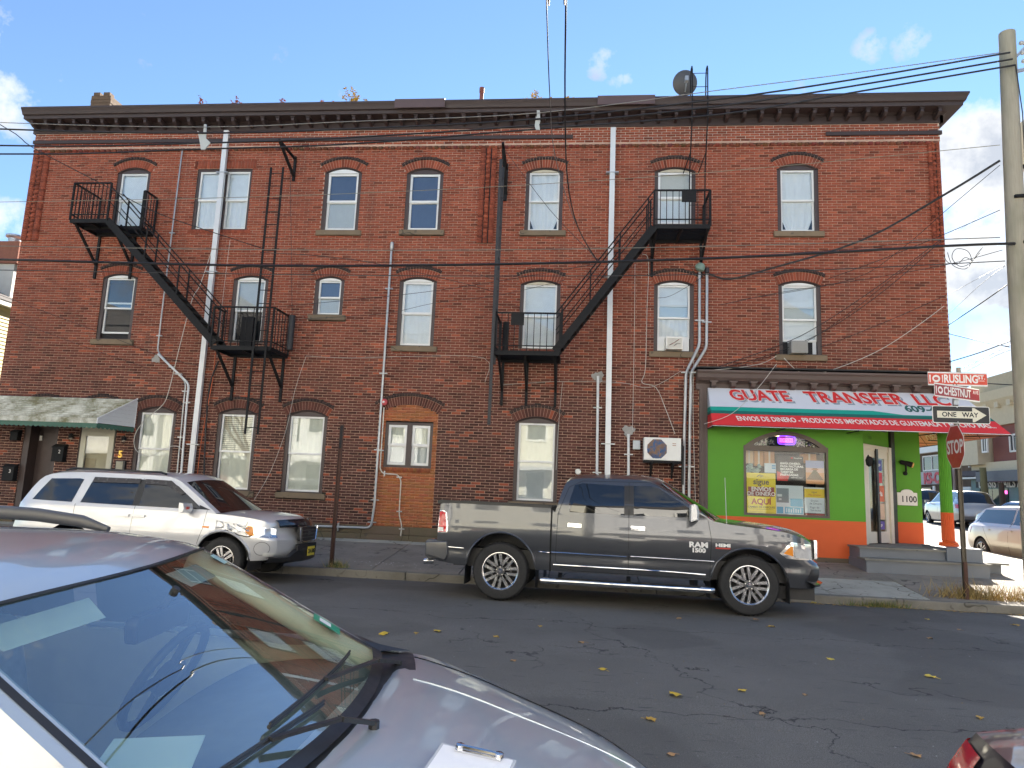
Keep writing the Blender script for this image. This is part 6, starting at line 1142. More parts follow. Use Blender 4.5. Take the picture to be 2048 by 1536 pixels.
fbox(te, 'belt_cornice', plain('far_cream', (.6, .52, .36), .7), (1960, 928), (2090, 943), -.5, -.01); fbox(te, 'shop_awning', plain('grey_canvas', (.17, .18, .19), .8), (1984, 945), (2090, 962), -.9, -.1); fbox(te, 'teal_wall', plain('far_teal', (.20, .30, .29), .7), (1946, 958), (2090, 1015), -.12, -.01); fbox(te, 'shingle_canopy', plain('far_shingle', (.09, .08, .09), .8), (1943, 944), (1982, 955), -.8, -.05); fbox(te, 'canopy_edge', M_WHITE, (1943, 955), (1982, 958), -.8, -.05)
fbox(te, 'sign_board', plain('far_sign_black', (.03, .03, .032), .6), (1958, 959), (2080, 974), -.2, -.125); y_, z_ = onX(2008, 967, XF-.21); put_text('LEGSIS NAILS AND', .68, M_WHITE, te, frame_M((XF-.21, y_, z_), (0, -1, 0), (0, 0, 1)), extrude=.01, bold=.012, xscale=.9)
fbox(te, 'shop_window', glass_dark('far_shop_glass', (.05, .07, .06), 1.5), (1966, 978), (2024, 1010), -.18, -.13); fbox(te, 'shop_window_post', M_WHITE, (1991, 978), (1993, 1010), -.2, -.13); fbox(te, 'neon', plain('pink_neon', (.8, .1, .5), .5, emit=((.9, .08, .5), 1.)), (2008, 982), (2022, 988), -.22, -.19)
# trunks and poles on the far kerb
for px, top, r, lab, nm, mt in ((1971, 935, .20, 'mossy slender tree trunk in front of the nail shop', 'tree_trunk', wood_mat('mossy_bark', (.20, .19, .09), (.12, .11, .06))), (2006, 965, .16, 'dark wooden post in front of the nail shop sign', 'wooden_post', wood_mat('dark_post', (.10, .07, .05), (.06, .04, .03)))):
    y_, z_ = onX(px, 1005, 21.9); zt_ = onX(px, top, 21.9)[1]; g_ = .1+rise_z(y_); m = MB(); m.tube([(0, 0, 0), (.02, .05, (zt_-g_)*.5), (-.04, 0, zt_-g_)], [r, r*.9, r*.8], 10); o = empty(nm, (21.9, y_, g_)); tag(o, lab, nm.replace('_', ' ')); m.build('stem' if 'tree' in nm else 'shaft', mt, o, 50)
y_, z_ = onX(1951, 772, 26); m = MB(); fp = empty('far_utility_pole', (26, y_+2, 1.)); tag(fp, 'distant utility pole with crossarm behind the street name signs', 'utility pole'); m.tube([(0, 0, 0), (0, 0, z_+.6)], .16, 8); m.build('shaft', M_POLE, fp); m = MB(); m.bar((-1.3, -.2, z_-1.3), (1.4, .2, z_-1.3), .12, .14); m.build('crossarm', M_POLE, fp)
# red-leaved tree far behind the brown shop
ft = empty('far_tree', (27., 47., 1.2)); tag(ft, 'red-leaved tree top beyond the brown shop roof', 'tree'); m = MB(); m.tube([(0, 0, 0), (.1, 0, 3), (.3, .2, 6)], [.22, .17, .08], 8); m.build('trunk', M_TWIG, ft); lf = MB(); rr = random.Random(5)
for i in range(900):
    c = Vector((rr.gauss(0, 1.1), rr.gauss(0, 1.3), 6.0+rr.gauss(0, .9))); d = Vector((rr.uniform(-1, 1), rr.uniform(-1, 1), rr.uniform(-1, 1))).normalized(); u = d.orthogonal().normalized(); L_ = rr.uniform(.12, .24); lf.add([c, c+d*L_*.5+u*L_*.3, c+d*L_, c+d*L_*.5-u*L_*.3], [(0,1,2,3)])
lf.build('crown', plain('autumn_leaf', (.42, .10, .06), .8, var=.4, scale=5), ft, fix=False)
# ---------------------------------------------------------------- neighbour house at the left edge
yh = empty('yellow_house', (0, 0, 0)); tag(yh, 'pale yellow clapboard house at the left picture edge', 'house'); XH = -17.9; M_YS = plain('yellow_siding', (.62, .52, .26), .7, var=.08)
m = MB(); m.box(XH-7, XH-.03, 17.2, 28, .3, 6.6); m.build('wall', M_YS, yh)
for k in range(52): z_ = .6+k*.115; m = MB(); m.add([(XH-.012, 17.2, z_+.112), (XH-.012, 28, z_+.112), (XH+.012, 28, z_), (XH+.012, 17.2, z_), (XH-.03, 28, z_), (XH-.03, 17.2, z_)], [(0,1,2,3), (3,2,4,5)]); m.build('clapboard', M_YS, yh, fix=False)
m = MB(); m.box(XH-7.2, XH+.18, 17.0, 28.2, 6.6, 6.75); m.build('eave', M_WHITE, yh); m = MB(); m.add([(XH-7.2, 17, 6.75), (XH+.2, 17, 6.75), (XH+.2, 28.2, 6.75), (XH-7.2, 28.2, 6.75), (XH-3.5, 17, 8.3), (XH-3.5, 28.2, 8.3)], [(0,1,4), (1,2,5,4), (2,3,5), (3,0,4,5)]); m.build('roof', plain('dark_shingle', (.09, .08, .075), .9, var=.3), yh)
hx_, hz_ = onY(18, 560, 21); m = MB(); m.box(-19.9, -18.9, 20.6, 21.6, 6.4, onY(10, 535, 21)[1]); m.build('rear_wall', plain('white_render', (.6, .58, .52), .8), yh); ch = MB(); za = onY(10, 535, 21)[1]; ch.box(-20.1, -18.75, 20.5, 21.7, za, za+.75); ch.build('chimney', plain('chimney_red', (.28, .11, .07), .9, var=.3, scale=10), yh); m = MB(); m.lathe([(.18, 0), (.2, .25), (.28, .3), (.28, .36), (.0, .4)], (-19.4, 21, za+.75), 'z', 12); m.build('chimney_cap', M_GALV, yh, 40)
# ---------------------------------------------------------------- houses across the street (behind the camera; seen in reflections, they bounce sunlight)
hs = [(-31, 7.4, 7.6, (.76, .75, .71)), (-23.2, 7.0, 8.2, (.74, .71, .60)), (-15.8, 7.2, 7.4, (.80, .80, .78)), (-8.2, 7.2, 8.0, (.78, .75, .62)), (-.6, 6.8, 7.6, (.80, .79, .76)), (6.6, 6.2, 8.6, (.74, .72, .68)), (24.5, 9, 8., (.55, .5, .45)), (34.5, 9, 8.5, (.5, .4, .35))]
for i, (x0, wd, hh, col) in enumerate(hs):
    h = empty('row_house', (x0+wd/2, -4.6, -.05)); tag(h, '%s sided house across the street, reflected in the car paint' % ('off-white', 'tan', 'white', 'yellow', 'ivory', 'pinkish', 'beige', 'brown')[i], 'house', 'houses on the near side of the street'); m = MB(); hh += 1.6; m.box(-wd/2, wd/2, -9, 0, 0, hh); m.build('wall', siding('siding_%d' % i, col), h)
    m = MB(); m.add([(-wd/2-.25, .35, hh), (wd/2+.25, .35, hh), (wd/2+.25, -9.2, hh), (-wd/2-.25, -9.2, hh), (0, .35, hh+2.2), (0, -9.2, hh+2.2)], [(0,1,4), (1,2,5,4), (2,3,5), (3,0,4,5), (0,3,2,1)]); m.build('roof', plain('dark_shingle', (.09, .08, .075), .9), h)
    for fz in (1.0, 4.3):
        for fx in (-wd*.3, 0, wd*.3):
            if fz == 1.0 and fx == 0: m = MB(); m.box(-.5, .5, 0, .08, .3, 2.5); m.build('door', plain('house_door', (.18, .06, .05), .5), h); continue
            m = MB(); m.box(fx-.55, fx+.55, 0, .07, fz, fz+1.75); w_ = m.build('window', M_WHITE, h); m = MB(); m.box(fx-.45, fx+.45, .06, .085, fz+.1, fz+1.65); m.build('pane', glass_dark('far_glass'), w_)
    m = MB(); m.box(-wd/2+.3, wd/2-.3, 0, 1.4, 2.75, 2.92); m.build('porch_roof', plain('porch_white', (.6, .6, .57), .7), h)
def branch(m, p, d, L_, r, depth, rr):
    q = p+d*L_; m.tube([p, p.lerp(q, .5)+Vector((rr.uniform(-.05, .05), rr.uniform(-.05, .05), 0))*L_, q], [r, r*.8, r*.6], 5, cap=False)
    if depth == 0: return
    for k in range(3): branch(m, q, (d+Vector((rr.uniform(-.8, .8), rr.uniform(-.8, .8), rr.uniform(-.2, .6)))).normalized(), L_*rr.uniform(.6, .8), r*.58, depth-1, rr)
for (x, sd) in ((-9.6, 4), (-16.5, 8)):
    t_ = empty('bare_tree', (x, -1.4, -.03)); tag(t_, 'bare street tree mirrored in the %s SUV windows' % ('rear' if sd == 8 else 'front'), 'tree', 'bare street trees behind the viewer'); m = MB(); branch(m, Vector((0, 0, 0)), Vector((0, 0, 1)), 2.6, .15, 5, random.Random(sd)); m.build('trunk', M_TWIG, t_)
# ---------------------------------------------------------------- leaves, weeds and litter
M_FL = [plain('fallen_leaf_%d' % i, c, .7, var=.25, scale=40) for i, c in enumerate(((.62, .42, .04), (.50, .30, .05), (.42, .24, .10), (.66, .50, .08)))]
def leaf_mesh(seed):
    rr = random.Random(seed); m = MB(); n = 12; P = [(0, 0, .012)]
    for i in range(n): a = 2*math.pi*i/n; r = .05*(1+.25*math.cos(a)+.30*(i % 2)-.15); P.append((r*math.cos(a), r*.78*math.sin(a), rr.uniform(.002, .022)))
    m.add(P, [(0, i+1, (i+1) % n+1) for i in range(n)]); m.tube([(-.04, 0, .008), (-.085, .01, .004)], .002, 4); return m
LV = [leaf_mesh(i).mesh('fallen_leaf', M_FL[i % 4]) for i in range(8)]
LEAVES = [(1350,1389,1.25,0),(1207,1338,.9,0),(1862,1353,1.0,3),(1660,1317,.8,3),(1485,1380,.75,0),(1542,1253,.9,1),(1854,1238,.8,3),(2031,1250,1.,1),(1859,1276,.9,2),(1299,1438,.8,1),(1344,1507,.6,2),(1080,1252,.7,1),(1165,1284,.8,2),(1358,1237,.9,2),(1027,1320,.6,2),(1960,1435,.7,1),(1829,1509,.7,2),(1525,1427,.6,2),(1609,1388,.5,2),(768,1267,1.2,0),(875,1262,1.1,0),(832,1266,.7,1),(993,1273,.8,1),(1512,1239,1.,2),(1628,1206,1.1,0),(1573,1203,.9,2),(1920,1259,.6,2)]
LLAB = {0: 'large golden leaf lying alone in the middle of the road', 2: 'bright yellow leaf on the road below the stop sign', 3: 'small bright yellow leaf on the road right of centre', 4: 'small yellow leaf right of the large golden leaf', 6: 'yellow leaf on the road close to the kerb below the steps', 19: 'golden leaf beside the pale road patch next to car hood', 20: 'golden leaf just behind the pickup rear wheel', 24: 'yellow leaf in the gutter in front of the pickup bumper', 7: 'tan leaf at the right picture edge', 1: 'yellow leaf on the road below the pickup side step'}
for i, (px, py, s, c) in enumerate(LEAVES):
    x, y = onZ(px, py, .0); z = road_z(min(y, 12.65)); x, y = onZ(px, py, z+.01); o = inst('fallen_leaf', LV[(c+4*(i % 2)) % 8], None, (x, min(y, 12.68), z+.002), (0, 0, random.uniform(0, 6.28)), (s, s, s)); tag(o, LLAB.get(i, 'small dry fallen leaf scattered on the asphalt'), 'leaf', 'fallen leaves on the road')
def scatter(name, label, cat, n, fx, fy, fz, size, mats, seed, vert=False):
    rr = random.Random(seed); m = MB()
    for i in range(n):
        x, y = fx(rr), fy(rr); z = fz(y); s = rr.uniform(*size); a = rr.uniform(0, 6.28)
        if vert: h_ = s*rr.uniform(2, 6); lx, ly = rr.gauss(0, .5)*h_, rr.gauss(0, .5)*h_; m.add([(x-s*.12*math.cos(a), y-s*.12*math.sin(a), z), (x+s*.12*math.cos(a), y+s*.12*math.sin(a), z), (x+lx, y+ly, z+h_)], [(0,1,2)], rr.randrange(len(mats)))
        else: m.add([(x+s*math.cos(a+q)*(1 if q % 2 else .6), y+s*math.sin(a+q)*.8, z+.003+rr.uniform(0, .006)) for q in (0, 1.7, 3.1, 4.6)], [(0,1,2,3)], rr.randrange(len(mats)))
    o = m.build(name, mats, fix=False); tag(o, label, cat, kind='stuff'); return o
M_CHIP = plain('grey_chip', (.30, .29, .27), .9); M_STRAW = plain('straw', (.42, .31, .12), .9, var=.3); M_GRASS = plain('grass_green', (.10, .16, .03), .9, var=.3); M_GUT = plain('gutter_leaf', (.28, .17, .06), .9, var=.4)
scatter('road_grit', 'pale grit specks scattered over the asphalt', 'grit', 900, lambda r: r.uniform(-4, 10), lambda r: r.uniform(2.6, 12.4), road_z, (.003, .010), [M_CHIP, M_CHIP, M_GUT], 1)
scatter('gutter_litter', 'dry leaf litter collected along the kerb', 'leaf litter', 420, lambda r: r.uniform(2.2, 10.5), lambda r: 12.69-abs(r.gauss(0, .07)), road_z, (.015, .05), [M_GUT, M_FL[1], M_FL[2], M_STRAW], 2)
scatter('pavement_litter', 'white flecks on the pavement behind the pickup', 'litter', 90, lambda r: r.gauss(-3.6, .35), lambda r: r.gauss(13.4, .12), walk_z, (.008, .02), [M_WHITE, M_CHIP], 3)
scatter('dry_grass', 'dry straw grass around the signpost and pole base', 'grass', 1500, lambda r: r.choice((r.gauss(6.7, .28), r.uniform(6.9, 9.4), r.gauss(8.1, .5))), lambda r: 13.05+abs(r.gauss(0, .18)), lambda y: walk_z(y)-.01, (.04, .07), [M_STRAW, M_STRAW, M_GUT], 4, True)
scatter('kerb_weeds', 'green weeds sprouting from the kerb left of the signpost', 'weeds', 500, lambda r: r.gauss(5.0, .25), lambda r: 12.69-abs(r.gauss(0, .03)), road_z, (.018, .032), [M_GRASS, M_GRASS, M_STRAW], 5, True)
scatter('post_weeds', 'green weeds at the foot of the rusty post', 'weeds', 320, lambda r: rx+.12+r.gauss(0, .10), lambda r: ry+r.gauss(0, .06), lambda y: walk_z(y)-.01, (.02, .04), [M_GRASS, M_STRAW], 6, True)
# ---------------------------------------------------------------- vehicles
def sstep(t): t = min(1, max(0, t)); return t*t*(3-2*t)
class Car:
    def __init__(s, name, label, loc, yaw, roll, sp):
        s.p = sp; s.root = empty(name, loc, (roll, 0, yaw)); tag(s.root, label, sp.get('cat', 'car'))
    def w(s, x): return s.p['W']*sinterp(x, s.p['plan'])
    def zt(s, x): return sinterp(x, s.p['zt'])
    def S(s, x, z): return s.w(x)*sinterp(z, s.p['v'])
    def zb(s, x):
        p = s.p; z = sinterp(x, p['sill'])
        for xa, hw, top, zc in p['arch']:
            d = abs(x-xa)
            if d < hw: z = max(z, zc+(top-zc)*math.sqrt(max(0, 1-(d/hw)**2)))
        return min(z, s.zt(x)-.05)
    def X(s, x, z, u=1.):
        p = s.p; bf = sstep((x-(p['xf']-p.get('nl', .7)))/p.get('nl', .7)); br = sstep(((p['xr']+p.get('tl', .6))-x)/p.get('tl', .6))
        return x+bf*(sinterp(z, p['nose'])+p.get('cap', .10)*(1-u*u))+br*(sinterp(z, p['tail'])-p.get('capr', .08)*(1-u*u))
    def T(s, x, z, off=0., side=-1): return Vector((s.X(x, z), side*(s.S(x, z)+off), z))
    def stations(s):
        p = s.p; xs = set(); n = int((p['xf']-p['xr'])/.06)
        for i in range(n+1): xs.add(round(lerp(p['xr'], p['xf'], i/n), 4))
        for xa, hw, top, zc in p['arch']:
            for k in (-1, 1): xs.add(round(xa+k*(hw-.0008), 4)); xs.add(round(xa+k*(hw+.0008), 4))
            for i in range(25): xs.add(round(xa-hw*math.cos(math.pi*i/24)*.9995, 4))
        return sorted(xs)
    def body(s, mat, bumper=None, split=None):
        p = s.p; xs = s.stations(); NR = p.get('rows', 16); parts = {}
        def mb(k): return parts.setdefault(k, MB())
        def part_of(x, z): return split(x, z) if split else 'body'
        for side in (-1, 1):
            cols = []
            for x in xs:
                z0, z1 = s.zb(x), s.zt(x); cols.append([(x, lerp(z0, z1, j/NR)) for j in range(NR+1)])
            for i in range(len(xs)-1):
                for j in range(NR):
                    q = [cols[i][j], cols[i+1][j], cols[i+1][j+1], cols[i][j+1]]; k = part_of(sum(a[0] for a in q)/4, sum(a[1] for a in q)/4)
                    if k: mb(k).add([s.T(a, b, 0, side) for a, b in q], [(0,1,2,3)])
        U = [math.sin(math.pi/2*(-1+2*i/16)) for i in range(17)]
        crown = lambda x: sinterp(x, p['crown'])
        s.crown = crown
        def deck(x, u): z = s.zt(x); return Vector((s.X(x, z, u), u*s.S(x, z), z+crown(x)*(1-abs(u)**2.6)))
        ds, de = p.get('deck', (p['xr'], p['xf']))
        dx = [x for x in xs if ds <= x <= de]
        for i in range(len(dx)-1):
            if not part_of(dx[i], 9.): continue
            for k in range(16):
                mb('body').add([deck(dx[i], U[k]), deck(dx[i+1], U[k]), deck(dx[i+1], U[k+1]), deck(dx[i], U[k+1])], [(0,1,2,3)])
        for xe, nm in ((p['xf'], 'front'), (p['xr'], 'rear')):
            z0, z1 = s.zb(xe), s.zt(xe)
            def cp(j, u):
                z = lerp(z0, z1, j/NR); zz = z+(crown(xe)*(1-abs(u)**2.6) if j == NR else 0); return Vector((s.X(xe, z, u), u*s.S(xe, z), zz))
            for j in range(NR):
                for k in range(16): mb(part_of(xe, lerp(z0, z1, (j+.5)/NR)) or 'body').add([cp(j, U[k]), cp(j, U[k+1]), cp(j+1, U[k+1]), cp(j+1, U[k])], [(0,1,2,3)])
        out = {}
        for k, m in parts.items():
            o = m.build(k, (bumper if k != 'body' and bumper else mat), s.root, fix=False)
            bm = bmesh.new(); bm.from_mesh(o.data); bmesh.ops.remove_doubles(bm, verts=bm.verts, dist=.0006); bmesh.ops.recalc_face_normals(bm, faces=bm.faces); bm.to_mesh(o.data); bm.free(); smooth_by_angle(o.data, p.get('crease', 32)); out[k] = o
        # dark underbody and wheel wells
        m = MB(); m.box(p['xr']+.25, p['xf']-.3, -p['W']*.80, p['W']*.80, p['sill'][1][1]-.02, p['sill'][1][1]+.25)
        for xa, hw, top, zc in p['arch']:
            for side in (-1, 1):
                rows_ = [[(xa+(hw+.01)*math.cos(a), side*y, zc+(top-zc+.01)*math.sin(a)) for a in [math.pi*i/16 for i in range(17)]] for y in (s.S(xa, top)-.015, p['W']*.45)]; m.grid(rows_); m.add([rows_[1][i] for i in range(17)], [tuple(range(17))])
                for k in (0, 16): a, b = rows_[0][k], rows_[1][k]; m.quad(a, b, (b[0], b[1], .2), (a[0], a[1], .2))
        m.build('underbody', M_BLACKPL, s.root, fix=False); return out
    def green(s, mat, glass, see_through=False, ws_u=.93, rw=True):
        """roof, pillars, windscreen"""
        p = s.p; E, C, fl = p['E'], p['C'], p['flags']; E2, C2, F2 = [], [], []
        for i in range(len(E)-1):
            n = p.get('seg', 5)
            for k in range(n): t = k/n; E2.append((lerp(E[i][0], E[i+1][0], t), lerp(E[i][1], E[i+1][1], t))); C2.append((lerp(C[i][0], C[i+1][0], t), lerp(C[i][1], C[i+1][1], t))); F2.append(fl[i])
        E2.append(E[-1]); C2.append(C[-1])
        for _ in range(2):   # round the kinks of the profile
            for Q in (E2, C2):
                R_ = list(Q)
                for i in range(1, len(Q)-1): R_[i] = tuple((Q[i-1][a]+2*Q[i][a]+Q[i+1][a])/4 for a in (0, 1))
                Q[:] = R_
        U = [-1+2*i/24 for i in range(25)]
        def P(i, u, off=0.):
            e, c = E2[i], C2[i]; a = abs(u); y = s.S(*e)*u; pw = p.get('rp', 2.6) if F2[min(i, len(F2)-1)] == 'roof' else 2.0
            return Vector((lerp(c[0], e[0], a**2.0), y, lerp(c[1], e[1], a**pw)+off))
        body = MB(); ws = MB(); rwm = MB()
        def rng(i): return F2[i]
        for i in range(len(E2)-1):
            for k in range(24):
                um = abs((U[k]+U[k+1])/2); q = [P(i, U[k]), P(i, U[k+1]), P(i+1, U[k+1]), P(i+1, U[k])]
                if F2[i] == 'ws' and um < ws_u: (ws if see_through else ws).add(q, [(0,1,2,3)])
                elif F2[i] == 'rw' and um < .90 and rw: rwm.add(q, [(0,1,2,3)])
                else: body.add(q, [(0,1,2,3)])
        # sides below the roof edge
        for side in (-1, 1):
            rows_ = []
            for i in range(len(E2)):
                x, z = E2[i]; zb_ = min(s.zt(x)-.01, z-.001); rows_.append([Vector((x, side*s.S(x, lerp(zb_, z, j/6)), lerp(zb_, z, j/6))) for j in range(7)])
            if see_through:
                for i in range(len(rows_)-1):
                    for j in range(6):
                        q = [rows_[i][j], rows_[i+1][j], rows_[i+1][j+1], rows_[i][j+1]]; c = sum(q, Vector())/4
                        if not any(point_in(c.x, c.z, w_) for w_ in p['side_glass']): body.add(q, [(0,1,2,3)])
            else: body.grid(rows_)
        def fin(m, nm, mt):
            if not m.v: return None
            o = m.build(nm, mt, s.root, fix=False); bm = bmesh.new(); bm.from_mesh(o.data); bmesh.ops.remove_doubles(bm, verts=bm.verts, dist=.0006); bmesh.ops.recalc_face_normals(bm, faces=bm.faces); bm.to_mesh(o.data); bm.free(); smooth_by_angle(o.data, 42); return o
        s.P = P; s.E2, s.F2 = E2, F2
        return fin(body, 'cabin', mat), fin(ws, 'windscreen', glass), fin(rwm, 'rear_window', glass)
    def patch(s, name, poly, mat, off=.004, side=-1, parent=None, cuts=3, thick=.004):
        bm = bmesh.new(); vs_ = [bm.verts.new((x, z, 0)) for x, z in poly]; bm.faces.new(vs_); bmesh.ops.triangulate(bm, faces=bm.faces); bmesh.ops.subdivide_edges(bm, edges=bm.edges, cuts=cuts, use_grid_fill=True)
        bmesh.ops.triangulate(bm, faces=bm.faces)
        for v in bm.verts: v.co = s.T(v.co.x, v.co.y, off, side)
        r = bmesh.ops.extrude_face_region(bm, geom=list(bm.faces)); 
        for v in [g for g in r['geom'] if isinstance(g, bmesh.types.BMVert)]: v.co.y -= side*thick
        bmesh.ops.recalc_face_normals(bm, faces=bm.faces); me = bpy.data.meshes.new(name); bm.to_mesh(me); bm.free(); me.materials.append(mat); smooth_by_angle(me, 40); return inst(name, me, parent or s.root)
    def line(s, name, pts, r, mat, off=.0, side=-1, parent=None, n=10):
        Q = []
        for (a, b) in zip(pts, pts[1:]):
            for k in range(n): t = k/n; Q.append(s.T(lerp(a[0], b[0], t), lerp(a[1], b[1], t), off, side))
        Q.append(s.T(*pts[-1], off, side)); m = MB(); m.tube(Q, r, 6); return m.build(name, mat, parent or s.root, 60)
    def wheels(s, R, wd, rim, style, mats, yoff=.02, steer=0.):
        for xa, hw, top, zc in s.p['arch']:
            for side in (-1, 1):
                m = MB(); y = s.p['W']*.985-yoff; prof = [(rim*.98, 0), (rim*1.03, -.004), (R*.80, -.012), (R*.93, -.004), (R*.985, .018), (R, .045), (R, wd-.045), (R*.985, wd-.018), (R*.93, wd), (rim, wd)]
                m.lathe([(r, -side*h) for r, h in prof], (0, 0, 0), 'y', 40)
                for k in range(44): a = 2*math.pi*k/44; c, d = math.cos(a), math.sin(a); m.bar(((R*.93)*c, -side*.008, (R*.93)*d), ((R+.003)*c, -side*.05, (R+.003)*d), .022, .010, up=(0, 1, 0))
                t_ = m.build('wheel', M_RUBBER, s.root, 35, (xa, side*y, R)); wheel_rim(t_, rim, side, style, mats)
def point_in(x, z, poly):
    c = False; j = len(poly)-1
    for i in range(len(poly)):
        (xi, zi), (xj, zj) = poly[i], poly[j]
        if (zi > z) != (zj > z) and x < (xj-xi)*(z-zi)/(zj-zi)+xi: c = not c
        j = i
    return c
_RIM = {}
def wheel_rim(parent, r, side, style, mats):
    key = (round(r, 3), side, style, mats[0].name)
    if key not in _RIM:
        fa, ba = mats; m = MB(); o = -side
        m.lathe([(r, o*.0), (r*1.02, -o*.006), (r*.985, -o*.008), (r*.93, o*.004), (r*.91, o*.03)], (0, 0, 0), 'y', 40, 0); m.lathe([(r*.93, o*.03), (r*.88, o*.15)], (0, 0, 0), 'y', 40, 1)
        n, pair, w0, w1 = style
        for k in range(n):
            for sgn in ((-1, 1) if pair else (0,)):
                a = 2*math.pi*(k+.25)/n+math.pi/2; dr = Vector((math.cos(a), 0, math.sin(a))); dt = Vector((-math.sin(a), 0, math.cos(a))); s0, s1 = sgn*r*.115, sgn*r*(.165 if pair else 0)
                A, B = dr*r*.20+dt*s0, dr*r*.94+dt*s1; q = [A-dt*w0*r, A+dt*w0*r, B+dt*w1*r, B-dt*w1*r]; ya, yb = Vector((0, o*.012-o*.0, 0)), Vector((0, o*.05, 0)); m.add([v+ya for v in q]+[v+yb*1.0 for v in q], [(0,1,2,3)], 0); m.add([v+ya for v in q]+[v+yb for v in q], [(0,4,5,1),(1,5,6,2),(2,6,7,3),(3,7,4,0)], 1)
        m.lathe([(0, o*.09), (r*.9, o*.09)], (0, 0, 0), 'y', 32, 2); m.lathe([(r*.5, o*.075), (r*.55, o*.07), (r*.62, o*.075)], (0, 0, 0), 'y', 24, 1)
        m.lathe([(r*.26, o*.02), (r*.25, o*.0), (0, -o*.004)], (0, 0, 0), 'y', 24, 1); m.lathe([(r*.15, -o*.003), (r*.13, -o*.012), (0, -o*.014)], (0, 0, 0), 'y', 20, 3)
        for k in range(5): a = 2*math.pi*k/5+.3; m.lathe([(0, -o*.012), (r*.028, -o*.01), (r*.03, o*.01)], (r*.21*math.cos(a), 0, r*.21*math.sin(a)), 'y', 8, 3)
        _RIM[key] = m.mesh('rim', [fa, ba, M_DARKIN, M_CHROME]); 
        bm = bmesh.new(); bm.from_mesh(_RIM[key]); bmesh.ops.recalc_face_normals(bm, faces=bm.faces); bm.to_mesh(_RIM[key]); bm.free(); smooth_by_angle(_RIM[key], 30)
    return inst('rim', _RIM[key], parent)
M_AMBER = plain('amber_lens2', (.75, .25, .02), .15, var=.1); M_LENS = plain('clear_lens', (.55, .57, .6), .05, .6, var=.25, scale=14); M_TAIL = plain('tail_lens', (.55, .01, .015), .08, var=.25, scale=12, coat=1.); M_LENSW = plain('white_lens', (.75, .75, .72), .12, var=.1)
def seams(c, lines, side=-1, r=.0035):
    for L_ in lines: c.line('panel_gap', L_, r, M_SEAM, -.0008, side)
# ---- dark grey pickup
P_TR = paint('granite_paint', (.054, .059, .072), .5, .28)
tr = Car('pickup_truck', 'dark grey crew-cab pickup truck parked in front of the brick wall', (.64, 11.52, 0.), -.035, -.012, dict(cat='pickup truck', W=1.0, xf=2.72, xr=-2.78, nl=.5, tl=.25, cap=.13, capr=.03,
    plan=[(-2.78, .955), (-2.68, .985), (-2.4, 1.), (1.6, 1.), (2.1, .985), (2.45, .945), (2.62, .89), (2.72, .81)], v=[(.3, .93), (.5, .955), (.62, .972), (.68, .965), (.80, .988), (.98, 1.0), (1.12, .99), (1.20, .975), (1.30, .955), (1.41, .942), (1.60, .875), (1.88, .765)],
    sill=[(-2.78, .52), (-2.35, .48), (1.2, .45), (2.2, .42), (2.72, .40)], arch=[(-1.785, .52, .985, .46), (1.785, .53, .93, .44)], zt=[(-2.78, 1.405), (-1.05, 1.385), (-1.0, 1.29), (1.28, 1.285), (1.5, 1.255), (2.2, 1.19), (2.55, 1.12), (2.72, 1.04)],
    crown=[(-3, .0), (1.2, .02), (1.35, .07), (2.4, .08), (2.72, .03)], nose=[(.40, -.02), (.62, .06), (.74, .05), (.80, -.03), (1.04, -.05)], tail=[(.4, 0), (1.4, .02)],
    E=[(1.30, 1.285), (.50, 1.80), (.25, 1.85), (-.55, 1.85), (-.86, 1.80), (-1.0, 1.30)], C=[(1.52, 1.33), (.62, 1.90), (.35, 1.945), (-.5, 1.945), (-.86, 1.88), (-.98, 1.32)], flags=['ws', 'roof', 'roof', 'roof', 'rw'], deck=(1.15, 2.72)))
tr.body(P_TR); tr.green(P_TR, M_GLASSD)
m = MB(); m.box(-2.74, -1.06, -.88, .88, 1.26, 1.34); m.build('bed_cover', M_BLACKPL, tr.root); m = MB()
for sd in (-1, 1): m.bar((-2.76, sd*.93, 1.41), (-1.06, sd*.93, 1.395), .07, .035)
m.box(-2.80, -2.74, -.93, .93, 1.37, 1.42); m.build('rail_cap', M_BLACKPL, tr.root)
m = MB(); m.box(-1.055, -.99, -.93, .93, .48, 1.40); m.build('bed_gap', M_SEAM, tr.root); 
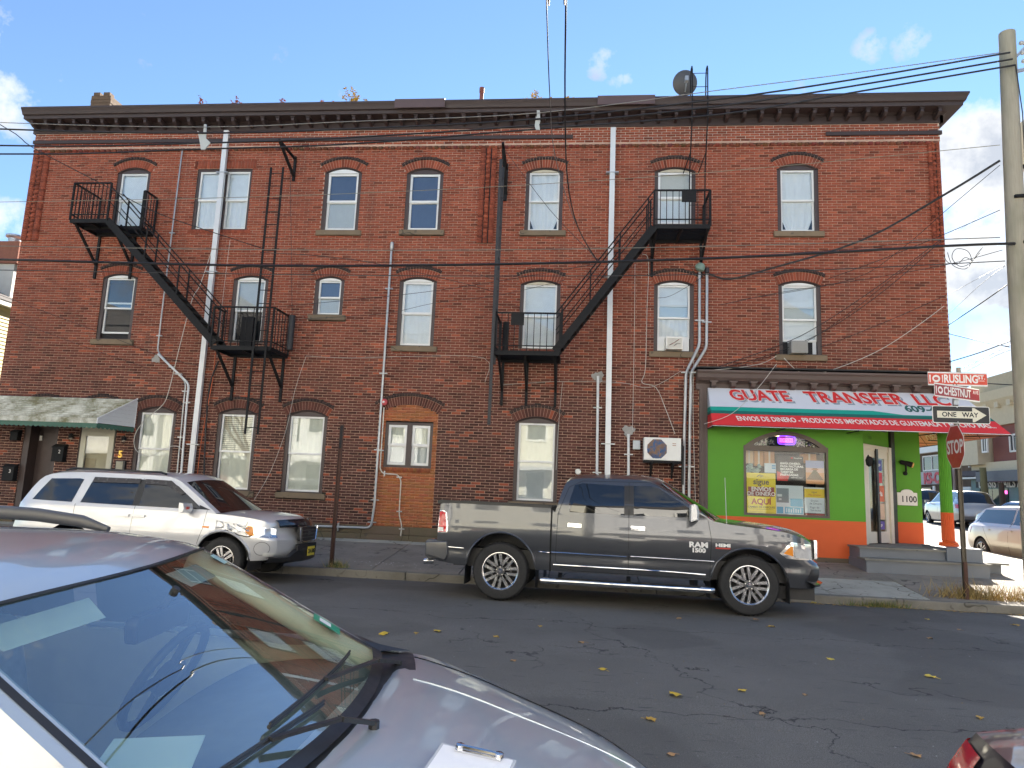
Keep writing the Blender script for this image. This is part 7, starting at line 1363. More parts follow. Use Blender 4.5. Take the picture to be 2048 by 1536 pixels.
for sd in (-1, 1):
    tr.line('cab_gap', [(-1.045, .46), (-1.045, 1.38)], .014, M_SEAM, -.004, sd)
    w1 = tr.patch('side_window', [(-.78, 1.33), (.02, 1.32), (.02, 1.745), (-.60, 1.765), (-.72, 1.73), (-.80, 1.45)], M_GLASSD, .004, sd); w2 = tr.patch('side_window', [(.16, 1.32), (1.10, 1.325), (1.02, 1.42), (.52, 1.735), (.40, 1.76), (.16, 1.755)], M_GLASSD, .004, sd)
    tr.patch('pillar_cover', [(.02, 1.32), (.16, 1.32), (.16, 1.755), (.02, 1.755)], M_BLACKPL, .002, sd); tr.patch('mirror_sail', [(1.10, 1.325), (1.22, 1.325), (1.02, 1.42)], M_BLACKPL, .003, sd)
    seams(tr, [[(-.95, 1.31), (-.97, .62), (-.88, .52), (-.70, .49)], [(.09, 1.80), (.09, .47)], [(1.22, 1.30), (1.26, 1.05), (1.24, .5)], [(-.70, .485), (1.24, .475)], [(-.95, 1.31), (-.80, 1.70), (-.60, 1.80), (.40, 1.81), (.55, 1.755), (1.24, 1.34)]], sd)
    for a, b in ((-2.70, -2.35), (-1.22, -1.06), (-1.03, .06), (.12, 1.30)): tr.line('chrome_strip', [(a, .735), (b, .725)], .010, M_CHROME, .004, sd)
    tr.line('rocker_strip', [(-1.0, .555), (.5, .55), (1.18, .53)], .016, M_CHROME, .0, sd)
    for x in (-.70, .22): 
        h_ = tr.patch('door_handle', [(x-.10, 1.115), (x+.10, 1.11), (x+.10, 1.165), (x-.10, 1.17)], M_CHROME, .022, sd, thick=.02)
    tr.patch('tail_light', [(-2.775, .93), (-2.61, .94), (-2.61, 1.05), (-2.65, 1.24), (-2.71, 1.27), (-2.775, 1.27)], M_CHROME, .006, sd); tr.patch('tail_lens', [(-2.77, .945), (-2.635, .955), (-2.635, 1.05), (-2.67, 1.23), (-2.72, 1.255), (-2.77, 1.255)], M_TAIL, .012, sd); tr.patch('reverse_lens', [(-2.765, .955), (-2.68, .96), (-2.68, 1.02), (-2.765, 1.02)], M_LENSW, .016, sd)
    tr.patch('headlight', [(2.20, .885), (2.30, .815), (2.71, .80), (2.71, 1.02), (2.40, 1.045), (2.36, 1.04)], M_CHROME, .004, sd, cuts=4); tr.patch('headlight_lens', [(2.44, .835), (2.705, .82), (2.705, 1.005), (2.42, 1.025), (2.42, .9)], M_LENS, .010, sd, cuts=4); tr.patch('turn_lens', [(2.26, .885), (2.40, .85), (2.40, .985), (2.37, .995)], M_AMBER, .010, sd)
    for xa, hw, top, zc in tr.p['arch']:
        Q = [tr.T(xa+hw*math.cos(a), max(.5, zc+(top-zc)*math.sin(a)), .004, sd) for a in [math.pi*i/28 for i in range(29)]]; m = MB(); m.tube(Q, .016, 6); m.build('arch_lip', P_TR, tr.root, 60)
    m = MB(); P_ = [(-1.16, sd*1.0, .33), (-1.10, sd*1.03, .33), (1.22, sd*1.03, .33), (1.28, sd*1.0, .33)]; m.tube(P_, .045, 10); m.build('side_step', M_CHROME, tr.root, 50); m = MB(); m.box(-.95, 1.1, sd*1.03-.04, sd*1.03+.04, .372, .379)
    for x in (-.9, .1, 1.0): m.bar((x, sd*.8, .42), (x, sd*1.0, .33), .06, .03)
    m.build('step_pad', M_BLACKPL, tr.root)
    mr = empty('mirror', (1.02, sd*.98, 1.38), parent=tr.root); m = MB(); rows_ = [[(x, sd*(.03+(.24)*u), z) for x, z in ((-.05-.03*u, -.11), (.06-.05*u, -.09+.02*u), (.07-.06*u, .02), (.05-.05*u, .12), (-.02, .14), (-.07, .12), (-.07, -.09), (-.05-.03*u, -.11))] for u in (0, .15, .5, .85, 1.)]; m.grid(rows_); m.add(rows_[-1][:7], [tuple(range(7))]); m.add(rows_[0][:7], [tuple(range(7))]); o = m.build('mirror_cap', plain('badge_silver', (.75, .75, .75), .3, .2), mr, 50); m = MB(); m.bar((.02, -sd*.08, -.06), (0, sd*.08, -.06), .06, .05); m.build('mirror_arm', M_BLACKPL, mr)
tr.wheels(.42, .28, .27, (7, True, .055, .082), (M_RIM, M_RIMD), .03)
# rear bumper, front bumper and grille
m = MB(); m.prism([(-2.96, .58), (-2.96, .80), (-2.92, .83), (-2.70, .83), (-2.70, .55), (-2.90, .52)], 'y', -.90, .90); 
for sd in (-1, 1): m.prism([(-2.94, .60), (-2.94, .80), (-2.60, .82), (-2.58, .62), (-2.62, .53)], 'y', sd*.90, sd*1.0)
o = m.build('rear_bumper', P_TR, tr.root); bevel_mesh(o.data, .02, 2); m = MB(); m.tube([(-2.85, -.75, .50), (-3.0, -.78, .49)], .045, 10); m.build('tailpipe', M_CHROME, tr.root, 40)
m = MB(); m.box(2.74, 2.80, -.55, .55, .82, 1.06); m.build('grille', M_BLACKPL, tr.root); m = MB()
for z_ in (.82, .94, 1.06): m.box(2.78, 2.815, -.56, .56, z_-.015, z_+.015)
for y_ in (-.55, 0, .55): m.box(2.78, 2.82, y_-.02, y_+.02, .82, 1.06)
m.build('grille_bar', M_CHROME, tr.root)
for sd in (-1, 1): tr.patch('fog_recess', [(2.56, .52), (2.715, .52), (2.715, .68), (2.60, .68)], M_BLACKPL, .008, sd)
rows_ = []
for u in (-1, -.8, -.5, 0, .5, .8, 1): rows_.append([(2.56+.26*(1-u*u)+.0, u*.98, .44), (2.66+.30*(1-abs(u)**2.2), u*.94, .435), (2.68+.30*(1-abs(u)**2.2), u*.93, .47), (2.56+.24*(1-u*u), u*.96, .52)])
m = MB(); m.grid(rows_); m.build('front_lip', P_TR, tr.root, 50); m = MB(); m.box(2.2, 2.72, -.75, .75, .24, .42); m.build('air_dam', M_BLACKPL, tr.root)
q = tr.T(1.08, .945, .006); me = text_mesh('RAM', .105, plain('badge_silver', (.75, .75, .75), .3, .2), extrude=.004, bold=.004, xscale=1.25); me.transform(frame_M(q, (1, 0, 0), (0, 0, 1))); inst('badge', me, tr.root); q = tr.T(1.08, .868, .006); me = text_mesh('1500', .082, plain('badge_silver', (.75, .75, .75), .3, .2), extrude=.004, bold=.004, xscale=1.2); me.transform(frame_M(q, (1, 0, 0), (0, 0, 1))); inst('badge', me, tr.root); q = tr.T(1.42, .955, .006); me = text_mesh('HEMI', .062, plain('badge_silver', (.75, .75, .75), .3, .2), extrude=.004, bold=.003, xscale=1.5); me.transform(frame_M(q, (1, 0, 0), (0, 0, 1))); inst('badge', me, tr.root); q = tr.T(1.42, .915, .006); m = MB(); m.box(-.10, .10, -.003, .003, -.010, .010); m.build('badge_underline', M_RED, tr.root, None, q)
m = MB(); a0 = tr.T(1.48, 1.20, -.02); m.tube([a0, a0+Vector((0, 0, .04)), a0+Vector((-.02, 0, .72))], [.012, .006, .003], 6); m.build('antenna', M_GALV, tr.root); m = MB(); m.tube([(1.36, -.6, 1.335), (1.2, -.2, 1.375), (1.1, .35, 1.40)], .010, 5); m.build('wiper', M_BLACKPL, tr.root)
# ---- silver SUV with a damaged fender
P_SV = paint('silver_paint', (.68, .68, .69), .35, .32)
sv = Car('silver_suv', 'silver SUV with crumpled front fender and black hood deflector', (-6.93, 11.72, 0.), 0., -.012, dict(cat='suv', W=.985, xf=2.12, xr=-2.46, nl=.5, tl=.4, cap=.16, capr=.08,
    plan=[(-2.46, .86), (-2.3, .94), (-1.9, .985), (-1, 1.), (1.3, 1.), (1.70, .975), (1.93, .92), (2.05, .85), (2.12, .76)], v=[(.3, .93), (.45, .965), (.60, .985), (.75, 1.), (.92, .985), (1.05, .965), (1.13, .945), (1.20, .915), (1.45, .835), (1.70, .745)],
    sill=[(-2.46, .42), (-2.1, .38), (1.0, .36), (1.8, .36), (2.2, .38)], arch=[(-1.35, .46, .83, .38), (1.35, .46, .82, .38)], zt=[(-2.46, 1.14), (-1.5, 1.12), (1.15, 1.09), (1.35, 1.08), (1.8, 1.04), (2.0, 1.0), (2.12, .95)],
    crown=[(-2.5, .0), (1.1, .0), (1.3, .07), (1.9, .09), (2.2, .05)], nose=[(.38, -.04), (.5, .06), (.70, .07), (.78, .0), (.9, -.02)], tail=[(.4, -.04), (.6, -.05), (.8, 0), (1.14, .02)],
    E=[(1.18, 1.10), (.42, 1.60), (.15, 1.68), (-1.5, 1.69), (-2.12, 1.62), (-2.40, 1.15)], C=[(1.42, 1.12), (.58, 1.685), (.25, 1.755), (-1.6, 1.77), (-2.26, 1.69), (-2.46, 1.14)], flags=['ws', 'roof', 'roof', 'roof', 'rw'], deck=(1.0, 2.2)))
sv.root.scale = (.965, .965, .965); sv.body(P_SV); sv.green(P_SV, M_GLASSD)
M_VISOR = plain('smoked_visor', (.05, .045, .045), .25, var=.2)
for sd in (-1, 1):
    for poly in ([(-2.18, 1.19), (-1.42, 1.175), (-1.34, 1.56), (-1.42, 1.575), (-1.95, 1.555)], [(-1.26, 1.175), (-.32, 1.16), (-.32, 1.60), (-1.16, 1.60)], [(-.20, 1.16), (.88, 1.15), (.86, 1.20), (.40, 1.51), (.22, 1.58), (-.20, 1.60)]): sv.patch('side_window', poly, M_GLASSD, .004, sd)
    sv.patch('pillar_cover', [(-.32, 1.16), (-.20, 1.16), (-.20, 1.60), (-.32, 1.60)], M_BLACKPL, .003, sd); sv.patch('wind_visor', [(-1.16, 1.52), (-.30, 1.53), (-.30, 1.61), (-1.15, 1.61)], M_VISOR, .02, sd); sv.patch('wind_visor', [(-.22, 1.53), (.20, 1.52), (.50, 1.37), (.56, 1.40), (.25, 1.60), (-.22, 1.61)], M_VISOR, .02, sd)
    sv.patch('sail', [(.88, 1.15), (1.08, 1.145), (.86, 1.22)], M_BLACKPL, .004, sd)
    seams(sv, [[(-1.34, 1.15), (-1.32, .95), (-1.15, .75), (-.95, .38)], [(-.26, 1.62), (-.26, .38)], [(1.02, 1.14), (1.0, .85), (.92, .6), (.90, .38)], [(-.95, .375), (.9, .375)], [(1.74, .98), (1.72, .83)]], sd); sv.line('door_moulding', [(-.85, .58), (.85, .57)], .018, P_SV, .004, sd)
    for x in (-.42, .72-.86): 
        sv.patch('door_handle', [(x-.12+.0, .985), (x+.10, .98), (x+.10, 1.02), (x-.12, 1.025)], P_SV, .028, sd, thick=.022)
    sv.patch('side_marker', [(.98, .86), (1.10, .855), (1.11, .885), (1.0, .89)], M_AMBER, .008, sd)
    sv.patch('headlight', [(1.72, .80), (1.80, .74), (2.16, .74), (2.17, .88), (1.76, .93), (1.71, .90)], M_CHROME, .006, sd, cuts=4); sv.patch('turn_lens', [(1.73, .82), (1.80, .765), (1.87, .765), (1.84, .915), (1.76, .92), (1.73, .90)], M_AMBER, .012, sd); sv.patch('headlight_lens', [(1.88, .755), (2.15, .75), (2.16, .87), (1.86, .91)], M_LENS, .011, sd, cuts=4)
    sv.line('roof_rail', [(.10, 1.705), (.0, 1.735), (-1.6, 1.745), (-1.75, 1.71)], .02, M_BLACKPL, -.02, sd); sv.patch('fog_light', [(1.98, .44), (2.12, .44), (2.12, .50), (1.98, .50)], M_LENSW, .008, sd)
    mr = empty('mirror', (.74, sd*.98, 1.16), parent=sv.root); m = MB(); rows_ = [[(x, sd*(.02+.21*u), z) for x, z in ((-.06, -.08), (.03-.02*u, -.08+.02*u), (.07-.04*u, 0), (.04-.03*u, .08), (-.06, .09), (-.06, -.08))] for u in (0, .2, .6, .9, 1.)]; m.grid(rows_); m.add(rows_[-1][:5], [tuple(range(5))]); m.build('mirror_cap', P_SV, mr, 50)
m = MB(); m.add([(.035, -.20, -.02), (.035, -.13, -.02), (.045, -.13, .02), (.045, -.20, .02)], [(0,1,2,3)])
sv.wheels(.36, .24, .215, (5, True, .07, .10), (M_RIM, M_RIMD), .03)
m = MB(); m.tube([sv.T(1.35+.46*math.cos(a), .38+.44*math.sin(a), .006) for a in [math.pi*i/24 for i in range(25)]], .022, 6); m.build('wheel_arch_trim', P_SV, sv.root, 60)
# crumpled fender skin over the right front wheel
rr = random.Random(11); P_DENT = paint('bare_dented', (.62, .62, .61), .35, .38, .4); rows_ = []
for i in range(15):
    r_ = []
    for j in range(9):
        x = lerp(1.22, 1.80, i/14); zlo = max(sv.zb(x)+.005, .80-.02*math.sin(i)); z = lerp(zlo, .985-.07*(i/14), j/8); edge = min(i, 14-i, j, 8-j)
        r_.append(sv.T(x, z, .006+(0 if edge == 0 else rr.uniform(-.045, .03)+.02*math.sin(i*.9+j*.7))))
    rows_.append(r_)
m = MB(); m.grid(rows_); m.build('crumpled_fender', P_DENT, sv.root, 25, fix=False); sv.line('torn_edge', [(1.24, .80), (1.40, .84), (1.52, .80), (1.62, .77), (1.76, .745), (1.84, .765)], .008, M_SEAM, .012)
m = MB(); m.tube([sv.T(1.95+.10*math.cos(a), .56+.105*math.sin(a), .004) for a in [2*math.pi*i/20 for i in range(21)]], .003, 5); m.build('bumper_dent', M_SEAM, sv.root)
# nose: deflector, grille, bumper, plate
rows_ = []
for u in (-1, -.85, -.6, -.3, 0, .3, .6, .85, 1): rows_.append([(2.02+.26*(1-u*u), u*.66, .985+.045*(1-u*u)), (2.10+.28*(1-u*u), u*.68, 1.02+.03*(1-u*u)), (2.17+.26*(1-u*u), u*.67, .96+.02*(1-u*u)), (2.17+.26*(1-u*u), u*.66, .90+.02*(1-u*u))])
m = MB(); m.grid(rows_); m.build('hood_deflector', plain('black_acrylic', (.012, .013, .018), .08, coat=1.), sv.root, 50)
m = MB(); m.prism([(-.36, .90), (.36, .90), (.33, .70), (.28, .67), (-.28, .67), (-.33, .70)], 'x', 2.36, 2.425); m.build('grille', M_BLACKPL, sv.root); m = MB(); m.tube([(2.43, -.37, .91), (2.43, -.33, .69), (2.435, -.28, .66), (2.435, .28, .66), (2.43, .33, .69), (2.43, .37, .91)], .016, 6); m.build('grille_surround', M_CHROME, sv.root, 50); m = MB()
for z_ in (.73, .79, .85): m.box(2.42, 2.432, -.33, .33, z_-.008, z_+.008)
m.box(2.425, 2.44, -.05, .05, .76, .83); m.build('grille_bar', M_RIMD, sv.root)
rows_ = []
for u in [-1+i/6 for i in range(13)]: rows_.append([(2.05+.36*(1-abs(u)**2.4), u*.86, .33), (2.10+.37*(1-abs(u)**2.4), u*.87, .36), (2.12+.37*(1-abs(u)**2.4), u*.86, .52 if abs(u) < .62 else .42), (2.06+.36*(1-abs(u)**2.4), u*.84, .55 if abs(u) < .62 else .43)])
m = MB(); m.grid(rows_); m.build('lower_bumper', M_BLACKPL, sv.root, 50); m = MB(); m.box(2.38, 2.42, -.42, .42, .52, .62); m.build('intake', M_DARKIN, sv.root)
pl = empty('licence_plate', (2.50, -.02, .50), parent=sv.root); m = MB(); m.box(-.004, .004, -.155, .155, -.078, .078); m.build('plate', plain('plate_yellow', (.72, .58, .05), .4), pl); me = text_mesh('D34 UMS', .10, M_BLACK, extrude=.001, bold=.003, xscale=.75); me.transform(frame_M((.006, 0, -.005), (0, 1, 0), (0, 0, 1))); inst('lettering', me, pl)
m = MB(); m.box(.785, .80, -1.16, -1.09, 1.145, 1.19); m.build('mirror_tape', M_RED, sv.root)
# ---- generic cars
def generic(name, label, loc, yaw, roll, pm, L_=4.5, W=.90, H=1.55, hood=.98, belt=.98, wb=2.65, cab=(.9, .2, -1.5, -2.0), cat='car', tall=False, glass=None, see=False, R=.33, style=(5, False, .10, .13), extra=None):
    """cab: windscreen base, windscreen top, roof end, rear window base"""
    xf, xr = L_/2, -L_/2; a, b, c_, d = cab; trunk = belt+.02
    sp = dict(cat=cat, W=W, xf=xf-.1, xr=xr+.06, nl=.6, tl=.5, cap=.14, capr=.10, plan=[(xr, .84), (xr+.25, .93), (xr+.6, .98), (0, 1.), (xf-.9, .99), (xf-.5, .95), (xf-.25, .88), (xf-.1, .76)],
        v=[(.2, .93), (.4, .96), (.6, 1.), (.8, .99), (belt-.03, .955), (belt, .93), (belt+.05, .86), (H-.08, .66), (H, .62)], sill=[(xr, .34), (xr+.5, .26), (wb/2-.5, .24), (wb/2+.5, .25), (xf, .30)], arch=[(-wb/2, R+.06, R*2+.05, R), (wb/2, R+.06, R*2+.05, R)],
        zt=[(xr, trunk-.02), (d, trunk), (0, belt), (a, belt-.01), (a+.3, hood-.03), (xf-.5, hood-.14), (xf-.1, hood-.28)], crown=[(xr, .03), (d, .04), (0, .0), (a, .04), (a+.3, .07), (xf-.5, .08), (xf-.1, .04)], nose=[(.3, -.06), (.45, .06), (.6, .06), (hood-.2, -.04)], tail=[(.3, .06), (.5, -.05), (.8, -.02), (belt, .06)],
        E=[(a, belt), (b, H-.10), (b-.3, H-.05), (c_, H-.07), (d, belt+.02)], C=[(a+.20, belt+.03), (b+.14, H-.03), (b-.25, H), (c_-.05, H-.02), (d-.05, belt+.05)], flags=['ws', 'roof', 'roof', 'rw'], deck=(xr, xf))
    t = (H-.16)
    sp['side_glass'] = [[(lerp(a, b, .16)-.10, belt+.05), (.02, belt+.05), (.02, H-.13), (b-.16, H-.13)], [(-.06, belt+.05), (lerp(c_, d, .85)+.12, belt+.06), (c_+.08, H-.14), (-.06, H-.13)]]
    if extra: sp.update(extra)
    c = Car(name, label, loc, yaw, roll, sp); c.body(pm); gl = glass or M_GLASSD; c.green(pm, gl, see)
    for sd in (-1, 1):
        for g_ in sp['side_glass']: c.patch('side_window', g_, gl, .004 if not see else .0, sd, thick=.003)
        seams(c, [[(-.02, H-.08), (-.02, .28)], [(a-.05, belt-.01), (a-.08, .5), (a-.12, .28)], [(c_*.8, belt-.02), (-wb/2+.45, .55), (-wb/2+.5, .28)], [(-wb/2+.5, .275), (a-.12, .27)]], sd)
        for x in (-.28, .18-.0 if False else -.28-.0): pass
        for x in (a-.98, c_*.62): c.patch('door_handle', [(x-.09, belt-.11), (x+.09, belt-.115), (x+.09, belt-.085), (x-.09, belt-.08)], pm, .026, sd, thick=.02)
        c.patch('headlight', [(xf-.62, hood-.27), (xf-.13, hood-.32), (xf-.12, hood-.44), (xf-.42, hood-.40)], M_LENS, .006, sd, cuts=4); c.patch('tail_light', [(xr+.08, belt-.05), (xr+.36, belt-.03), (xr+.30, belt-.22), (xr+.08, belt-.24)], M_TAIL, .008, sd, cuts=3)
        mr = empty('mirror', (lerp(a, b, .2)-.02, sd*W*.96, belt+.06), parent=c.root); m = MB(); rows_ = [[(x, sd*(.0+.2*u), z) for x, z in ((-.05, -.05), (.05-.03*u, -.05), (.07-.04*u, .02), (.02, .09), (-.05, .09), (-.05, -.05))] for u in (0, .3, .7, 1.)]; m.grid(rows_); m.add(rows_[-1][:5], [tuple(range(5))]); m.build('mirror_cap', pm, mr, 50)
    c.wheels(R, .21, R*.66, style, (M_RIM, M_RIMD), .02); return c
P_BG = paint('beige_paint', (.46, .42, .35), .4, .35); P_MV = paint('van_paint', (.36, .35, .33), .4, .35); P_BL = paint('blue_paint', (.03, .06, .16), .4, .3); P_BK = paint('black_paint', (.02, .02, .022), .4, .3); P_PU = paint('aubergine_paint', (.030, .022, .036), .45, .3)
gz = lambda y: -.05+rise_z(y)
generic('beige_crossover', 'beige crossover parked on the side street behind the pole', (11.95, 19.75, gz(19.75)), -math.pi/2, 0, P_BG, 4.4, .92, 1.60, 1.08, 1.02, 2.65, (1.05, .35, -1.55, -2.0), 'car', R=.34, style=(5, True, .06, .07))
generic('silver_minivan', 'silver-beige minivan driving away on the side street', (19.2, 38.5, gz(38.5)), math.pi/2-.12, 0, P_MV, 5.0, .98, 1.75, 1.12, 1.08, 3.0, (1.4, .55, -2.0, -2.38), 'minivan', R=.33)
generic('blue_sedan', 'blue car behind the beige crossover at the right edge', (18.3, 31.6, gz(31.6)), math.pi/2, 0, P_BL, 4.6, .9, 1.48, 1.0, .97, 2.7, (.85, .1, -1.2, -1.85), 'car')
generic('black_car', 'black car partly hidden behind the silver minivan', (20.5, 46, gz(46)), math.pi/2, 0, P_BK, 4.6, .92, 1.68, 1.05, 1.0, 2.7, (1.0, .3, -1.6, -2.1), 'car')
generic('dark_van', 'dark blue van roof behind the silver minivan', (20.6, 52.5, gz(52.5)), math.pi/2, 0, P_BL, 5.0, .98, 2.0, 1.2, 1.15, 3.0, (1.6, .9, -2.2, -2.42), 'van')
sd_ = generic('dark_sedan', 'dark aubergine car tail with red light at lower right', (3.42, 1.79, -.09), 0., .05, P_PU, 4.6, .89, 1.45, 1.0, .98, 2.7, (.85, .1, -1.15, -1.75), 'car')
# ---- silver car in the foreground, seen through its windscreen
P_NR = paint('lilac_silver_paint', (.40, .46, .53), .35, .28, 1., .05); M_WS = glass_thin('windscreen_glass', (.80, .90, .86), 1.6, coat=.30)
nc = Car('foreground_car', 'silver-grey car in the foreground with clipboard on its hood', (-.764, 2.139, -.096), -.007, .07, dict(cat='car', W=.90, xf=1.02, xr=-3.0, nl=.65, tl=.5, cap=.22, capr=.10, rp=3.0, seg=7,
    plan=[(-3.0, .86), (-2.75, .95), (-2.3, .99), (-.4, 1.), (.3, .985), (.6, .945), (.85, .86), (1.02, .70)], v=[(.2, .93), (.4, .965), (.6, .99), (.75, 1.), (.88, .99), (.95, .975), (.99, .955), (1.03, .79), (1.06, .765), (1.42, .642), (1.46, .60)],
    sill=[(-3., .34), (-2.5, .26), (-.2, .24), (.7, .25), (1.16, .3)], arch=[(-2.15, .39, .70, .33), (.36, .37, .68, .33)], zt=[(-3., .98), (-2.0, .99), (-.1, .99), (.1, .98), (.28, .935), (.5, .86), (.75, .765), (.92, .68), (1.02, .60)],
    crown=[(-3, .02), (-2, 0.), (-.3, 0.), (-.05, .03), (.12, .06), (.28, .095), (.5, .125), (.75, .13), (1.02, .07)], nose=[(.3, -.08), (.45, .06), (.6, .06), (.7, 0)], tail=[(.3, .06), (.6, -.05), (1.0, .05)],
    E=[(0, 1.035), (-.703, 1.421), (-1.0, 1.455), (-2.2, 1.44), (-2.75, 1.05)], C=[(.142, 1.05), (-.569, 1.452), (-.85, 1.497), (-2.25, 1.49), (-2.85, 1.08)], flags=['ws', 'roof', 'roof', 'rw'], deck=(-3., 1.02),
    side_glass=[[(-.30, 1.08), (-1.15, 1.08), (-1.15, 1.38), (-.86, 1.38)], [(-1.25, 1.08), (-2.35, 1.08), (-2.1, 1.37), (-1.25, 1.38)]]))
nc.body(P_NR, split=lambda x, z: None if (z > 5 and -2.6 < x < .02) else 'body'); nc.green(P_NR, M_WS, True, .955)
for sd in (-1, 1):
    for g_ in nc.p['side_glass']: nc.patch('side_window', g_, glass_thin('side_glass', (.5, .56, .52), 1.5), .0, sd, thick=.003)
    nc.patch('headlight', [(.50, .68), (.72, .72), (1.0, .56), (1.0, .46), (.70, .54)], M_LENS, .006, sd, cuts=4); seams(nc, [[(-.05, .97), (-.1, .3)], [(-1.2, 1.0), (-1.2, .3)]], sd)
nc.wheels(.32, .2, .21, (5, False, .1, .13), (M_RIM, M_RIMD), .02)
def rail3(pts, r, name, mat, par, n=8):
    m = MB(); m.tube(smooth_path(pts, .1, 6), r, n); return m.build(name, mat, par, 50)
M_RAIL = plain('grey_rail', (.075, .075, .08), .4, var=.15)
for sd in (-1, 1):
    y = sd*.545; m = MB(); P_ = [(-1.05, y, 1.462), (-1.16, y, 1.488), (-1.35, y, 1.505), (-1.7, y, 1.512), (-2.2, y, 1.50), (-2.35, y, 1.45)]; m.tube(P_, [.012, .024, .026, .026, .024, .012], 8); m.build('roof_rail', M_RAIL, nc.root, 60)
def on_deck(c, x, u, off=.0005): z = c.zt(x); return Vector((c.X(x, z, u), u*c.S(x, z), z+c.crown(x)*(1-abs(u)**2.6)+off))
for sd in (-1, 1):
    m = MB(); m.tube([on_deck(nc, .12+.05*i, sd*(.90-.012*i)) for i in range(17)], .0032, 5); m.build('bonnet_gap', M_SEAM, nc.root)
    m = MB(); m.tube([on_deck(nc, .20+.05*i, sd*(.50-.012*i), -.001) for i in range(15)], .004, 5); m.build('bonnet_crease', P_NR, nc.root, 60)
def cap_pt(c, z, u, off): return Vector((c.X(c.p['xr'], z, u)-off, u*c.S(c.p['xr'], z), z))
for sd in (-1, 1):   # tail lights of the dark car wrap round its rear corners
    m = MB(); m.grid([[cap_pt(sd_, z, sd*u, .008) for z in (.80, .84, .88, .92, .955)] for u in (.80, .85, .9, .95, 1.)]); m.grid([[sd_.T(sd_.p['xr']+dx, z, .008, sd) for z in (.80+dx*.3, .84+dx*.2, .88+dx*.1, .92, .955)] for dx in (0., .06, .12, .18, .22)]); m.build('tail_lamp', M_TAIL, sd_.root, 50, fix=False)
    m = MB(); m.tube([sd_.T(sd_.p['xr']+.24, z, .006, sd) for z in (.85, .88, .93, .962)]+[on_deck(sd_, sd_.p['xr']+.24, sd*u) for u in (.97, .9)], .008, 6); m.build('lamp_trim', P_PU, sd_.root, 50)

# cowl, wipers
rows_ = []
for i in range(21):
    u = -1+i/10; y = u*.80; xb = .142*(1-u*u); rows_.append([(xb-.015-.02, y*.88, 1.028+.02*(1-u*u)), (xb+.04, y*.95, 1.010+.02*(1-u*u)), (xb+.105, y, 1.003+.022*(1-u*u)+(.0))])
m = MB(); m.grid(rows_); m.build('cowl', M_BLACKPL, nc.root, 50)
for sd in (-1, 1): m = MB(); m.add([(-.06, sd*.665, 1.075), (.03, sd*.80, 1.008), (.10, sd*.79, 1.012), (-.0, sd*.67, 1.04), (-.10, sd*.69, 1.09)], [(0,4,1), (0,1,2,3)]); m.build('cowl_corner', M_BLACKPL, nc.root)
def wsp(u, t, off=.0):
    """point on the windscreen: u across (-1..1, + is far side), t from base to top"""
    i = t*7; k = min(int(i), 6); a, b = nc.P(k, u), nc.P(k+1, u); q = a.lerp(b, i-k); nrm = Vector((.52, 0, .85)); return q+nrm*off
def wiper(u0, u1, t1, pivot):
    w_ = empty('wiper', pivot, parent=nc.root); pv = Vector(pivot); e = wsp((u0+u1)/2, t1, .03); m = MB(); m.tube([Vector((0, 0, -.03)), Vector((0, 0, .012))], .016, 8); mid = pv.lerp(e, .4)+Vector((.01, 0, .03)); m.bar(Vector((0, 0, .006)), mid-pv, .024, .012); m.bar(mid-pv, e-pv, .016, .009); m.build('arm', M_BLACKPL, w_)
    P_ = [wsp(lerp(u0, u1, i/8), t1*.96+.012*math.sin(math.pi*i/8), .016)-pv for i in range(9)]; m = MB(); m.tube(P_, .006, 6); m.tube([p+Vector((.003, 0, .009)) for p in P_], .004, 6); m.build('blade', M_BLACKPL, w_, 50)
wiper(.50, -.42, .17, (.10, .60, 1.018)); wiper(-.10, -.88, .12, (.20, -.02, 1.045))
m = MB(); q = [wsp(u, t, .002) for u, t in ((.955, .36), (.80, .36), (.80, .22), (.955, .22))]; m.add(q, [(0,1,2,3)]); m.build('inspection_sticker', plain('sticker_green', (.02, .28, .15), .5, var=.1), nc.root, fix=False); q = [wsp(u, t, .003) for u, t in ((.92, .33), (.835, .33), (.835, .27), (.92, .27))]; m = MB(); m.add(q, [(0,1,2,3)]); m.build('sticker_panel', M_WHITE, nc.root, fix=False)
q = [wsp(u, t, .002) for u, t in ((.93, .93), (.80, .93), (.80, .84), (.93, .84))]; m = MB(); m.add(q, [(0,1,2,3)]); m.build('toll_tag', plain('tag_mint', (.35, .52, .48), .5, var=.2, scale=60), nc.root, fix=False)
# dark band around the glass
for us in ((.93, .958), (-.958, -.93)): m = MB(); m.grid([[wsp(u, t/10, .0015) for u in us] for t in range(11)]); m.build('frit_band', M_BLACKPL, nc.root, fix=False)
m = MB(); m.grid([[wsp(-.955+1.91*i/20, t, .0015) for i in range(21)] for t in (.0, .05)]); m.build('frit_band', M_BLACKPL, nc.root, fix=False)
m = MB(); m.tube([wsp(-.958+1.916*i/20, 1.0, .002) for i in range(21)], .006, 5); m.build('glass_seal', M_BLACKPL, nc.root)
